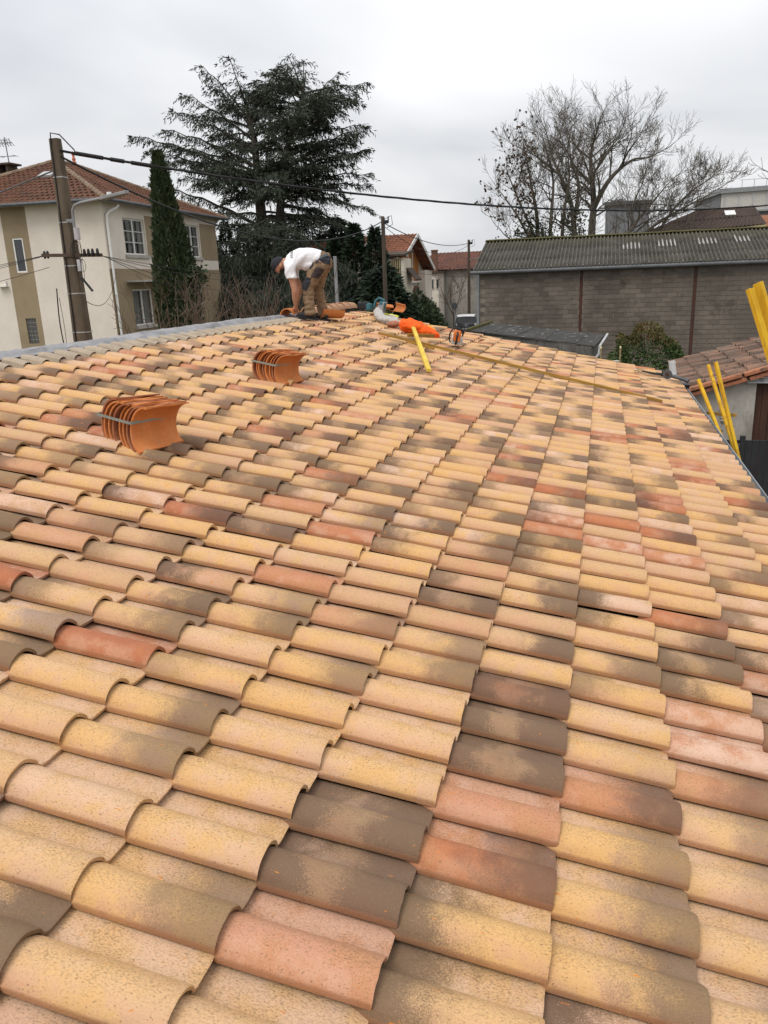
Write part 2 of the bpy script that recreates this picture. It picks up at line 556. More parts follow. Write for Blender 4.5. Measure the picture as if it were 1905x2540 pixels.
M['brick_red'] = pm('chimney_brick_mat', (0.19, 0.095, 0.06), (0.15, 0.08, 0.055), 6, 0.9, 0.3)
M['far_tile'] = pm('far_tile_mat', (0.27, 0.105, 0.055), (0.20, 0.082, 0.048), 2.0, 0.85, 0.3, 0.01, fine=18, c3=(0.20, 0.10, 0.06))
M['far_tile_dark'] = pm('far_tile_dark_mat', (0.165, 0.070, 0.046), (0.115, 0.056, 0.042), 1.0, 0.9, 0.3, 0.01, fine=18)
M['car_dark'] = pm('car_paint_mat', (0.05, 0.053, 0.06), None, 3, 0.25, 0.0, spec=0.6)
M['car_dark'].node_tree.nodes['Principled BSDF'].inputs['Coat Weight'].default_value = 0.6
M['car_white'] = pm('car_roof_mat', (0.72, 0.72, 0.72), None, 3, 0.3, 0.0, spec=0.6)
M['car_grey'] = pm('van_paint_mat', (0.12, 0.14, 0.165), None, 3, 0.3, 0.0, spec=0.6)
M['tyre'] = pm('tyre_mat', (0.02, 0.02, 0.02), None, 8, 0.8, 0.1)
M['lamp_red'] = pm('lamp_red_mat', (0.35, 0.03, 0.025), None, 8, 0.3, 0.0)
M['lamp_clear'] = pm('lamp_clear_mat', (0.55, 0.55, 0.55), None, 8, 0.25, 0.0)
M['factory_grey'] = pm('factory_grey_mat', (0.17, 0.173, 0.18), (0.15, 0.153, 0.16), 0.6, 0.6, 0.05)
M['factory_cream'] = pm('factory_cream_mat', (0.50, 0.48, 0.44), (0.46, 0.44, 0.41), 0.6, 0.7, 0.05)
M['brown_sheet'] = pm('brown_sheet_mat', (0.075, 0.052, 0.042), (0.058, 0.042, 0.036), 0.8, 0.9, 0.2)
M['lightgrey'] = pm('lightgrey_mat', (0.5, 0.5, 0.51), None, 1, 0.6, 0.05)


def glass_mat(name, col, rough=0.08):
    mt, nt, b = new_mat(name)
    vec = npos(nt)
    n1 = nnoise(nt, vec, 1.6, 3.0)
    nt.links.new(nmix(nt, nmap(nt, n1, 0.35, 0.65), col, tuple(x * 0.6 for x in col)), b.inputs['Base Color'])
    b.inputs['Roughness'].default_value = rough
    b.inputs['Specular IOR Level'].default_value = 0.8
    return mt


M['pane'] = glass_mat('window_glass_mat', (0.05, 0.055, 0.055), 0.04)
M['pane_dark'] = glass_mat('dark_glass_mat', (0.035, 0.036, 0.042), 0.1)
M['glass_block'] = glass_mat('glass_block_mat', (0.09, 0.085, 0.08), 0.25)
M['car_glass'] = glass_mat('car_glass_mat', (0.02, 0.021, 0.024), 0.22)
M['car_glass'].node_tree.nodes['Principled BSDF'].inputs['Specular IOR Level'].default_value = 0.25
M['curtain'] = pm('curtain_mat', (0.62, 0.62, 0.58), (0.38, 0.39, 0.37), 1.4, 0.9, 0.1, stretch=(6, 6, 0.4))


# roof tile: sandy, beige, pink or red body, smoky flame at one end, pale bloom, fine streaks
def make_tile_mat():
    mt, nt, b = new_mat('roof_tile_mat')
    ao = nd(nt, 'ShaderNodeAttribute', attribute_type='OBJECT', attribute_name='tone')
    ag = nd(nt, 'ShaderNodeAttribute', attribute_type='GEOMETRY', attribute_name='tone')
    add = nd(nt, 'ShaderNodeVectorMath', operation='ADD')
    nt.links.new(ao.outputs['Vector'], add.inputs[0])
    nt.links.new(ag.outputs['Vector'], add.inputs[1])
    sp = nd(nt, 'ShaderNodeSeparateXYZ')
    nt.links.new(add.outputs[0], sp.inputs[0])
    kind, flame, bloom = sp.outputs[0], sp.outputs[1], sp.outputs[2]
    uv = nd(nt, 'ShaderNodeUVMap', uv_map='UVMap')
    su = nd(nt, 'ShaderNodeSeparateXYZ')
    nt.links.new(uv.outputs[0], su.inputs[0])
    u, v = su.outputs[0], su.outputs[1]
    pos = npos(nt)
    big = nnoise(nt, pos, 9.0, 4.0, 0.6)
    mid = nnoise(nt, pos, 34.0, 3.0, 0.6)
    spk = nnoise(nt, pos, 300.0, 2.0, 0.6)
    ramp = nd(nt, 'ShaderNodeValToRGB')
    cr = ramp.color_ramp
    cr.elements[0].position = 0.0
    cr.elements[0].color = (0.635, 0.375, 0.150, 1)
    cr.elements[1].position = 1.0
    cr.elements[1].color = (0.37, 0.115, 0.055, 1)
    for p_, c_ in ((0.30, (0.61, 0.375, 0.175, 1)), (0.52, (0.555, 0.35, 0.185, 1)), (0.66, (0.53, 0.30, 0.155, 1)), (0.84, (0.47, 0.175, 0.08, 1))):
        el = cr.elements.new(p_)
        el.color = c_
    kk = nmath(nt, 'ADD', kind, nmath(nt, 'MULTIPLY', nmath(nt, 'SUBTRACT', big, 0.5), 0.42))
    nt.links.new(kk, ramp.inputs[0])
    col = ramp.outputs[0]
    # pinkish or yellow flank towards the lip, paler dusty channel
    vv = nmath(nt, 'ADD', v, nmath(nt, 'MULTIPLY', nmath(nt, 'SUBTRACT', mid, 0.5), 0.16))
    flank = nmap(nt, vv, 0.24, 0.03)
    col = nmix(nt, nmath(nt, 'MULTIPLY', flank, nmap(nt, big, 0.42, 0.58, 0.0, 0.6)), col, (0.55, 0.30, 0.18))
    chan = nmap(nt, vv, 0.50, 0.62)
    bm_ = nmath(nt, 'MULTIPLY', nmap(nt, nmath(nt, 'ADD', big, nmath(nt, 'MULTIPLY', spk, 0.45)), 0.52, 0.88), bloom, True)
    bm_ = nmath(nt, 'MAXIMUM', bm_, nmath(nt, 'MULTIPLY', chan, nmap(nt, big, 0.36, 0.62, 0.12, 0.6)))
    col = nmix(nt, bm_, col, (0.65, 0.445, 0.33))
    # smoky flame at the head (negative), at the tail (positive) or at both ends (above one)
    du = nmath(nt, 'ADD', u, nmath(nt, 'ADD', nmath(nt, 'MULTIPLY', nmath(nt, 'SUBTRACT', big, 0.5), 0.75), nmath(nt, 'MULTIPLY', nmath(nt, 'SUBTRACT', spk, 0.5), 0.6)))
    tail = nmath(nt, 'MULTIPLY', nmap(nt, du, 0.36, 0.80), nmath(nt, 'MINIMUM', nmath(nt, 'MAXIMUM', flame, 0.0), 1.0))
    both = nmath(nt, 'MULTIPLY', nmath(nt, 'MAXIMUM', nmath(nt, 'SUBTRACT', flame, 1.05), 0.0), 2.2)
    hd_ = nmath(nt, 'MAXIMUM', nmath(nt, 'MAXIMUM', nmath(nt, 'MULTIPLY', flame, -1.0), 0.0), both)
    head = nmath(nt, 'MULTIPLY', nmap(nt, du, 0.66, 0.22), hd_)
    fl = nmath(nt, 'MINIMUM', nmath(nt, 'ADD', tail, head), 0.86)
    col = nmix(nt, fl, col, nmix(nt, nmath(nt, 'MINIMUM', kind, 1.0), (0.138, 0.094, 0.064), (0.105, 0.060, 0.045)))
    # sanded grain, thick on the crest and in the channel, thin on the flank
    gr = nnoise(nt, npos(nt, (150, 260, 190)), 1.0, 3.0, 0.65)
    thick = nmap(nt, vv, 0.06, 0.30, 0.30, 1.0)
    cov = nmath(nt, 'MULTIPLY', nmap(nt, gr, 0.45, 0.58), thick)
    cov = nmath(nt, 'MULTIPLY', cov, nmap(nt, big, 0.3, 0.7, 0.8, 0.42))
    col = nmix(nt, cov, col, nmix(nt, 0.55, col, (0.15, 0.10, 0.056)))
    col = nmix(nt, nmath(nt, 'MULTIPLY', nmap(nt, gr, 0.62, 0.68), 0.75), col, (0.15, 0.095, 0.055))
    sv = gr
    col = nmix(nt, nmath(nt, 'MULTIPLY', nmap(nt, spk, 0.55, 0.75), 0.14), col, (0.66, 0.46, 0.26))
    # bare red clay along the lip
    col = nmix(nt, nmath(nt, 'MULTIPLY', nmap(nt, v, 0.012, 0.0), 0.6), col, (0.32, 0.155, 0.08))
    # orange scuffs
    sc = nnoise(nt, npos(nt, (20, 75, 34)), 1.0, 3.0, 0.6)
    col = nmix(nt, nmath(nt, 'MULTIPLY', nmap(nt, sc, 0.70, 0.735), 0.9), col, (0.60, 0.21, 0.035))
    nt.links.new(col, b.inputs['Base Color'])
    b.inputs['Roughness'].default_value = 0.82
    b.inputs['Specular IOR Level'].default_value = 0.22
    h = nmath(nt, 'ADD', nmath(nt, 'MULTIPLY', spk, 0.5), nmath(nt, 'ADD', mid, nmath(nt, 'MULTIPLY', sv, 0.5)))
    nbump(nt, b, h, 0.55, 0.0035)
    return mt


M['tile'] = make_tile_mat()


# weathered corrugated sheets: lichen, moss towards the ridge, crests painted paler for wear and for rib light and shade
def make_sheet_mat():
    mt, nt, b = new_mat('corrugated_sheet_mat')
    pos = npos(nt)
    n1 = nnoise(nt, pos, 1.1, 5.0, 0.6)
    n2 = nnoise(nt, pos, 9.0, 5.0, 0.65)
    col = nmix(nt, nmap(nt, n1, 0.35, 0.65), (0.108, 0.102, 0.088), (0.066, 0.062, 0.054))
    col = nmix(nt, nmap(nt, n2, 0.50, 0.66), col, (0.05, 0.044, 0.032))
    g = nd(nt, 'ShaderNodeNewGeometry')
    s3 = nd(nt, 'ShaderNodeSeparateXYZ')
    nt.links.new(g.outputs['Position'], s3.inputs[0])
    tco = nd(nt, 'ShaderNodeTexCoord')
    so = nd(nt, 'ShaderNodeSeparateXYZ')
    nt.links.new(tco.outputs['Object'], so.inputs[0])
    crest = nmath(nt, 'MULTIPLY', nmap(nt, so.outputs[2], -0.01, 0.05), nmap(nt, n2, 0.3, 0.6, 0.9, 0.25))  # paler towards the crest: some wear, plus rib light and shade put into the colour
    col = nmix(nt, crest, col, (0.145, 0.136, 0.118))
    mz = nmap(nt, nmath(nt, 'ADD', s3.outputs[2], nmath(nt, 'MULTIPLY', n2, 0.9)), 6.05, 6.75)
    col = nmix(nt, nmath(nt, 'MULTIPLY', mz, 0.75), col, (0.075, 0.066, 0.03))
    n3 = nnoise(nt, pos, 16.0, 3.0)
    col = nmix(nt, nmap(nt, n3, 0.66, 0.72), col, (0.40, 0.38, 0.33))
    nt.links.new(col, b.inputs['Base Color'])
    b.inputs['Roughness'].default_value = 0.95
    b.inputs['Specular IOR Level'].default_value = 0.15
    nbump(nt, b, n2, 0.5, 0.02)
    return mt


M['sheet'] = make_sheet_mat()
M['sheet_worn'] = pm('worn_sheet_mat', (0.40, 0.38, 0.37), (0.30, 0.285, 0.27), 3.0, 0.9, 0.3, fine=18)
# ------------------------------------------------------------------ ground
g = MB()
g.add([(-700, -300, 0), (700, -300, 0), (700, 1500, 0), (-700, 1500, 0)], [(0, 1, 2, 3)])
tag(g.build('ground', M['ground']), kind='structure')
g = MB()
g.add([(-7.6, 20, 0.004), (-3.95, 20, 0.004), (-5.2, 140, 0.004), (-10.4, 140, 0.004)], [(0, 1, 2, 3)])
tag(g.build('road', M['asphalt']), kind='structure')
g = MB()
g.add([(-3.9, 12, 0.006), (14, 12, 0.006), (14, 36.8, 0.006), (-3.9, 36.8, 0.006)], [(0, 1, 2, 3)])
tag(g.build('yard', M['gravel']), kind='structure')

# ------------------------------------------------------------------ the tiled house under the camera
RIDGE_I = -8.92
Y_NEAR, Y_FAR = -8 * TW, 63 * TW
house = empty('tiled_house', (0, 6.5, 0))
tag(house, 'low house under a new sandy yellow and brown flamed barrel tile roof', 'house')


def ridge_pt(y, h=0.0):
    return roofp(RIDGE_I, y, h)


# boarding under the tiles, both slopes
d = MB()
xr, zr = ridge_pt(0, -0.085).x, ridge_pt(0, -0.085).z
xe, ze = roofp(9.02, 0, -0.085).x, roofp(9.02, 0, -0.085).z
xb, zb = xr - (xe - xr), ze
d.prism([(xr, Y_NEAR, zr), (xe, Y_NEAR, ze), (xe, Y_NEAR, ze - 0.05), (xr, Y_NEAR, zr - 0.05)], (0, Y_FAR - Y_NEAR - 0.02, 0))
d.prism([(xr, Y_NEAR, zr), (xr, Y_NEAR, zr - 0.05), (xb, Y_NEAR, zb - 0.05), (xb, Y_NEAR, zb)], (0, Y_FAR - Y_NEAR - 0.02, 0))
d.build('roof_deck', M['deck'], house)
w = MB()
w.box(((xe + xb) / 2, (Y_NEAR + Y_FAR) / 2, (ze - 0.1) / 2), (xe - xb - 0.9, Y_FAR - Y_NEAR - 0.5, ze - 0.1))
w.prism([(xb + 0.45, Y_NEAR + 0.25, ze - 0.12), (xr, Y_NEAR + 0.25, zr - 0.14), (xe - 0.45, Y_NEAR + 0.25, ze - 0.12)], (0, Y_FAR - Y_NEAR - 0.5, 0))
w.build('wall', M['render_cream'], house)


# tile shape -----------------------------------------------------------
def tile_h(y):
    yc, hw = 0.058, 0.070
    t = abs((y - yc) / hw)
    barrel = 0.044 * max(0.0, 1 - t ** 2.2) ** 0.62 if t < 1 else 0.0
    base = 0.009
    if y > yc:
        k = min(1.0, max(0.0, (y - yc) / (0.150 - yc)))
        base = 0.009 - 0.023 * k * k * (3 - 2 * k)
        base += math.exp(-((y - 0.126) / 0.016) ** 2) * 0.008
    return barrel + base


def tile_geo(ny, seed, fine=True):
    rnd = random.Random(seed)
    ys = []
    a, b_ = -0.012, 0.240
    lo = [a + (0.130 - a) * 0.5 * (1 - math.cos(math.pi * k / ny)) for k in range(ny + 1)]
    hi = [0.142 + (b_ - 0.142) * k / 3 for k in range(4)]
    ys = lo + hi
    L0, L1 = -0.055, TL
    us = [L0, 0.004, TL * 0.33, TL * 0.68, L1 - 0.007, L1] if fine else [L0, L1]
    V, F, UV = [], [], []
    nyv = len(ys)

    def rag(u, k):
        return 0.0022 * mnoise.noise(Vector((u * 40 + seed * 3.1, k * 1.7, seed * 7.0)))
    for iu, u in enumerate(us):
        for k, y in enumerate(ys):
            h = tile_h(y)
            yy = y
            if k == 0:
                yy += rag(u, k) * 1.6
            uu = u
            if iu == 0 and fine:
                h -= 0.009
                if k <= 2:
                    yy = max(yy, 0.012)
            if iu == len(us) - 1:
                uu += rag(y, 9) * 1.0
                h -= 0.0032 if fine else 0
            V.append((uu, yy, h))
            UV.append(((u - L0) / (L1 - L0), (y - a) / (b_ - a)))
    n = nyv
    for iu in range(len(us) - 1):
        for k in range(nyv - 1):
            F.append((iu * n + k, (iu + 1) * n + k, (iu + 1) * n + k + 1, iu * n + k + 1))
    # tail face: thickness seen at the lower end
    last = (len(us) - 1) * n
    b0 = len(V)
    for k, y in enumerate(ys):
        V.append((V[last + k][0] - 0.004, V[last + k][1], tile_h(y) - 0.017))
        UV.append((1.0, (y - a) / (b_ - a)))
    for k in range(nyv - 1):
        F.append((last + k, b0 + k, b0 + k + 1, last + k + 1))
    # lip face along the near edge
    b1 = len(V)
    for iu, u in enumerate(us):
        V.append((V[iu * n][0], V[iu * n][1] + 0.002, (-0.005 if iu else -0.014) + rag(u, 4)))
        UV.append(((u - L0) / (L1 - L0), 0.0))
    for iu in range(len(us) - 1):
        F.append((iu * n, b1 + iu, b1 + iu + 1, (iu + 1) * n))
    return V, F, UV


def tile_mesh(name, seed, ny=14):
    V, F, UV = tile_geo(ny, seed)
    me = bpy.data.meshes.new(name)
    me.from_pydata(V, [], F)
    uvl = me.uv_layers.new(name='UVMap')
    for lp in me.loops:
        uvl.data[lp.index].uv = UV[lp.vertex_index]
    me.shade_smooth()
    try:
        me.set_sharp_from_angle(angle=R(50))
    except Exception:
        pass
    me.materials.append(M['tile'])
    me.update()
    return me


tile_meshes = [tile_mesh('tile', 11 + k) for k in range(6)]
LIFT = math.atan(0.026 / TL)

# tones seen in the photograph near the camera: (course, row) -> (kind, flame, bloom)
SAND, BEIGE, PINK, RED = 0.08, 0.42, 0.68, 0.9
TONES = {
    (3, 0): (SAND, .65, .1), (4, 0): (.8, 0, .35), (2, 0): (.3, 0, .3), (3, -1): (.2, 0, .25), (4, -1): (.35, 0, .3), (5, 0): (.2, -.85, .1),
    (3, 1): (.15, 0, .4), (2, 1): (.25, 0, .55), (4, 1): (.6, 1.5, 0), (5, 1): (SAND, -.9, 0), (6, 1): (.15, .75, .1), (6, 0): (.6, -.9, .0),
    (2, 2): (.12, .65, .2), (3, 2): (.12, 0, .4), (4, 2): (.55, 1.5, 0), (5, 2): (.82, .75, 0), (6, 2): (.12, .7, .1), (7, 2): (.35, .2, .4),
    (3, 3): (.15, 0, .4), (4, 3): (.05, 0, .4), (5, 3): (.8, 0, .25), (6, 3): (.05, .6, .1), (7, 3): (.3, .45, .3),
    (4, 4): (.1, 0, .35), (5, 4): (.6, 1.48, 0), (6, 4): (.8, .8, .1), (7, 4): (.3, .55, .2), (5, 5): (.55, 1.46, 0), (6, 5): (.1, .15, .2),
    (7, 5): (.72, .65, 0), (6, 6): (.15, 0, .4), (7, 6): (.85, 0, .9), (7, 7): (.8, 0, .7), (5, 6): (.75, 1.5, 0), (4, 5): (.1, 0, .3),
    (4, 6): (.15, .7, 0), (5, 7): (.12, 0, .2), (6, 7): (.1, -.6, 0), (6, 8): (.2, .75, .1), (4, 7): (.3, .6, .2), (1, 1): (.2, 0, .2), (1, 2): (.2, 0, .2),
    (1, 3): (.1, .0, .3), (2, 3): (.15, .75, .1), (2, 4): (.1, -.4, .1), (3, 4): (.05, .0, .15), (3, 5): (.12, .6, 0), (1, 5): (.3, .7, 0), (2, 6): (.2, .75, 0),
    (8, 9): (.85, -.2, .6), (7, 11): (.85, .5, .0), (6, 15): (.88, 0, .8), (5, 15): (.85, 0, .1), (7, 15): (.85, 0, .6), (5, 19): (.92, .5, 0), (4, 19): (.9, .7, 0),
}
trnd = random.Random(77)


def tone_for(c, r_):
    if (c, r_) in TONES:
        return TONES[(c, r_)]
    q = mnoise.noise(Vector((c * 0.55 + 3.3, r_ * 0.3, 1.7)))
    k = trnd.random()
    if k < 0.46:
        kind = trnd.uniform(0.0, 0.3)
    elif k < 0.72:
        kind = trnd.uniform(0.3, 0.5)
    elif k < 0.89:
        kind = trnd.uniform(0.58, 0.72)
    else:
        kind = trnd.uniform(0.8, 0.98)
    f = 0.0
    if trnd.random() < 0.60 + 0.3 * q:
        f = trnd.uniform(0.5, 1.05) * (1 if trnd.random() < 0.55 else -1)
    if trnd.random() < 0.05:
        f = 1.46
    bl = trnd.uniform(0.0, 0.35)
    if trnd.random() < 0.13:
        bl = trnd.uniform(0.6, 1.0)
    return (kind, f, bl)


fwd = _f
slots = []
for c in range(-7, 10):
    for r_ in range(-8, 63):
        pc = roofp(c - 0.5, (r_ + 0.5) * TW, 0.02)
        dv = pc - CAM
        dep = dv.dot(fwd)
        area = -1.0
        if dep > 0.3:
            px = dv.dot(_r) / dep * 1953 / 952.5
            py = dv.dot(_u) / dep * 1953 / 1270
            if abs(px) < 1.08 and abs(py) < 1.1:
                nrm = Vector((SA, 0, CA))
                area = abs(dv.normalized().dot(nrm)) / dep ** 2
        slots.append((area, c, r_))
slots.sort(key=lambda t: -t[0])
near = slots[:300]
rest = slots[300:]


def tile_matrix(c, r_):
    rr = random.Random(c * 1000 + r_ * 7 + 5)
    p = roofp(c - 1, r_ * TW + rr.uniform(-.004, .004), rr.uniform(-.003, .003))
    lift = LIFT + rr.uniform(-.008, .010)
    p = p + Vector((SA, 0, CA)) * (-0.033)
    Mx = Matrix.Translation(p) @ Matrix.Rotation(ALPHA - lift, 4, 'Y') @ Matrix.Rotation(rr.uniform(-.013, .013), 4, 'Z') @ Matrix.Rotation(rr.uniform(-.02, .02), 4, 'X')
    return Mx


for n_, (a_, c, r_) in enumerate(near):
    o = bpy.data.objects.new('tile', tile_meshes[n_ % len(tile_meshes)])
    o['tone'] = [float(x) for x in tone_for(c, r_)]
    COL.objects.link(o)
    o.parent = house
    o.matrix_parent_inverse = Matrix.Translation(-Vector(house.location))
    o.matrix_basis = tile_matrix(c, r_)

Vt, Ft, UVt = tile_geo(9, 3, True)
Vt = np.array(Vt)
Ft = np.array(Ft)
UVt = np.array(UVt)
AV, AF, AU, AT = [], [], [], []
off = 0
for a_, c, r_ in rest:
    Mx = np.array(tile_matrix(c, r_))
    P = Vt @ Mx[:3, :3].T + Mx[:3, 3]
    AV.append(P)
    AF.append(Ft + off)
    AU.append(UVt)
    AT.append(np.tile(np.array(tone_for(c, r_)), (len(Vt), 1)))
    off += len(Vt)
AV, AF, AU, AT = np.vstack(AV), np.vstack(AF), np.vstack(AU), np.vstack(AT)
far_tiles = np_mesh('roof_tiles', AV, AF, M['tile'], house, smooth=True)
me = far_tiles.data
at = me.attributes.new('tone', 'FLOAT_VECTOR', 'POINT')
at.data.foreach_set('vector', AT.astype(np.float32).ravel())
uvl = me.uv_layers.new(name='UVMap')
li = np.empty(len(me.loops), dtype=np.int32)
me.loops.foreach_get('vertex_index', li)
uvl.data.foreach_set('uv', AU[li].astype(np.float32).ravel())
try:
    me.set_sharp_from_angle(angle=R(50))
except Exception:
    pass
tag(far_tiles, kind='stuff')

# tiles on the slope turned away from the camera: simple rolls in one piece
bk = MB()
for r_ in range(-8, 63):
    y0 = r_ * TW
    prof = [(-.012, 0), (0.01, .035), (0.06, .06), (0.115, .035), (0.14, 0), (0.225, -.008)]
    for k in range(len(prof) - 1):
        (ya, ha), (yb, hb) = prof[k], prof[k + 1]
        bk.add([(xr - .05, y0 + ya, zr + .03 + ha), (xb - .08, y0 + ya, zb + .03 + ha), (xb - .08, y0 + yb, zb + .03 + hb), (xr - .05, y0 + yb, zr + .03 + hb)], [(0, 1, 2, 3)])
ob = bk.build('back_slope_tiles', M['tile'], house, smooth=True)
ob['tone'] = [0.45, 0.0, 0.3]
tag(ob, kind='stuff')

# ribbed closure strip draped over the heads of the top course
cs = MB()
ncs = 0
V, F = [], []
ylist = np.arange(Y_NEAR, 52.6 * TW, 0.011)
ribs = [(-8.50, 0.012), (-8.24, -0.010), (-7.86, -0.016)]
for yi, y in enumerate(ylist):
    row = y - math.floor(y / TW) * TW
    hb = tile_h(row if row < 0.226 else row - TW)
    rib = 0.0035 * (1 if yi % 2 else -1)
    for k, (ii, hh) in enumerate(ribs):
        fade = (0.35, 1.0, 1.0)[k]
        V.append(tuple(roofp(ii + 0.012 * math.sin(y * 7.0), y, hb * fade + hh + rib)))
n = len(ribs)
for yi in range(len(ylist) - 1):
    for k in range(n - 1):
        F.append((yi * n + k, yi * n + k + 1, (yi + 1) * n + k + 1, (yi + 1) * n + k))
cs.add(V, F)
cs.build('closure_strip', M['closure'], house)

# grey membrane folded over the ridge board, still uncovered on the near part
mb = MB()
V, F = [], []
ys = np.arange(Y_NEAR, 53.4 * TW, 0.035)
sec = [(-8.46, 0.018), (-8.54, 0.020), (-8.62, 0.026), (-8.70, 0.042), (-8.86, 0.048), (-8.98, 0.042)]
for y in ys:
    for k, (ii, hh) in enumerate(sec):
        w1 = mnoise.noise(Vector((y * 2.1, k * 0.9, 4.0)))
        w2 = mnoise.noise(Vector((y * 9.0 + k * 2.0, k * 0.5, 8.0)))
        amp = (0.014, 0.024, 0.030, 0.028, 0.018, 0.014)[k]
        sag = 0.012 * math.sin(y * 0.9)
        V.append(tuple(roofp(ii + 0.05 * w1 + 0.03 * w2, y, hh + amp * w1 + amp * 0.8 * w2 + (sag if k > 2 else 0))))
# far side going down the other slope
for i_y, y in enumerate(ys):
    w1 = mnoise.noise(Vector((y * 2.1, 6.0, 4.0)))
    p = roofp(-8.92, y, 0.0)
    V.append((p.x - 0.34, y, p.z - 0.02 + 0.02 * w1))
n = len(sec)
nb = len(ys) * n
for yi in range(len(ys) - 1):
    for k in range(n - 1):
        F.append((yi * n + k, yi * n + k + 1, (yi + 1) * n + k + 1, (yi + 1) * n + k))
    F.append((yi * n + n - 1, nb + yi, nb + yi + 1, (yi + 1) * n + n - 1))
mb.add(V, F)
mb.build('ridge_membrane', M['membrane'], house, smooth='all')

# ridge tiles already laid, beyond the worker
RZ = ridge_pt(0, 0.02)


def half_round(mb_, c, axis, upv, r0, r1, L, th=0.016, n=10, span=math.pi * 0.98):
    """a half-round canal tile: axis along its length, opening away from upv"""
    axis, upv = Vector(axis).normalized(), Vector(upv).normalized()
    side = axis.cross(upv).normalized()
    upv = side.cross(axis).normalized()
    c = Vector(c)
    V, F = [], []
    for t, rr in ((-0.5, r0), (-0.16, (r0 * 2 + r1) / 3), (0.17, (r0 + r1 * 2) / 3), (0.5, r1)):
        for out in (rr, rr - th):
            for k in range(n + 1):
                a = -span / 2 + span * k / n
                V.append(c + axis * (t * L) + (upv * math.cos(a) + side * math.sin(a)) * out)
    m_ = n + 1
    for j in range(3):
        o0, i0, o1, i1 = (2 * j) * m_, (2 * j + 1) * m_, (2 * j + 2) * m_, (2 * j + 3) * m_
        for k in range(n):
            F.append((o0 + k, o0 + k + 1, o1 + k + 1, o1 + k))
            F.append((i0 + k + 1, i0 + k, i1 + k, i1 + k + 1))
        F.append((o0, o1, i1, i0))
        F.append((o0 + n, i0 + n, i1 + n, o1 + n))
    for (o, i, s_) in ((0, m_, 1), (6 * m_, 7 * m_, -1)):
        for k in range(n):
            q = (o + k, i + k, i + k + 1, o + k + 1)
            F.append(q if s_ > 0 else q[::-1])
    mb_.add(V, F)


y = 53.0 * TW
k = 0
while y < 62.6 * TW:
    rt = MB()
    up_t = Vector((0, 0.045, 1))
    half_round(rt, (RZ.x + 0.01, y + 0.2, RZ.z - 0.03 + (k % 2) * 0.004), (0, 1, -0.03), up_t, 0.135, 0.118, 0.47)
    o = rt.build('ridge_tile', M['tile'], house, smooth=True)
    o['tone'] = [(0.3, 0.45, 0.25, 0.5, 0.35)[k % 5], 0.0, 0.75]
    y += 0.37
    k += 1
# mortar bedding line under the laid ridge tiles
bd = MB()
bd.box((RZ.x + 0.0, (53 * TW + 62.6 * TW) / 2 + 0.15, RZ.z - 0.075), (0.225, 9.6 * TW + 0.2, 0.06))
bd.build('ridge_bedding', M['dark_gap'], house)

# gutter and verge trim
gx, gz = roofp(9.16, 0, -0.10).x, roofp(9.16, 0, -0.10).z
gt = MB()
V, F = [], []
nseg = 9
for yv in (Y_NEAR, Y_FAR - 0.05):
    for rr in (0.068, 0.064):
        for k in range(nseg + 1):
            a = math.pi + math.pi * k / nseg
            V.append((gx + 0.03 + rr * math.cos(a), yv, gz + rr * math.sin(a)))
m_ = nseg + 1
for k in range(nseg):
    F.append((k, 2 * m_ + k, 2 * m_ + k + 1, k + 1))
    F.append((m_ + k + 1, 3 * m_ + k + 1, 3 * m_ + k, m_ + k))
gt.add(V, F)
gt.tube([(gx + 0.097, Y_NEAR, gz + 0.004), (gx + 0.097, Y_FAR - 0.05, gz + 0.004)], 0.008, 6)
gt.build('gutter', M['zinc'], house, smooth=True)
fb = MB()
fb.box((gx - 0.06, (Y_NEAR + Y_FAR) / 2, gz - 0.03), (0.024, Y_FAR - Y_NEAR - 0.1, 0.16))
fb.build('fascia_board', M['dark_wood'], house)
# ------------------------------------------------------------------ shared builders
def wallbox(parts, p0, p1, z0, z1, th, mat, name, parent, inward):
    """upright slab from p0 to p1 (xy), thickness th towards inward"""
    p0, p1 = Vector((p0[0], p0[1], z0)), Vector((p1[0], p1[1], z0))
    b = MB()
    iv = Vector((inward[0], inward[1], 0)).normalized() * th
    b.prism([p0, p1, p1 + iv, p0 + iv], (0, 0, z1 - z0))
    return b.build(name, mat, parent)


class Face:
    """a wall face: origin at its left lower corner as seen from outside, s to the right, n outwards"""

    def __init__(s, o, sdir, n):
        s.o, s.s, s.n = Vector(o), Vector(sdir).normalized(), Vector(n).normalized()

    def p(s, a, z, d=0.0):
        v = s.o + s.s * a + s.n * d
        return Vector((v.x, v.y, z))

    def slab(s, mb, a0, a1, z0, z1, d0, d1):
        mb.prism([s.p(a0, z0, d0), s.p(a1, z0, d0), s.p(a1, z1, d0), s.p(a0, z1, d0)], s.n * (d1 - d0))
        return mb


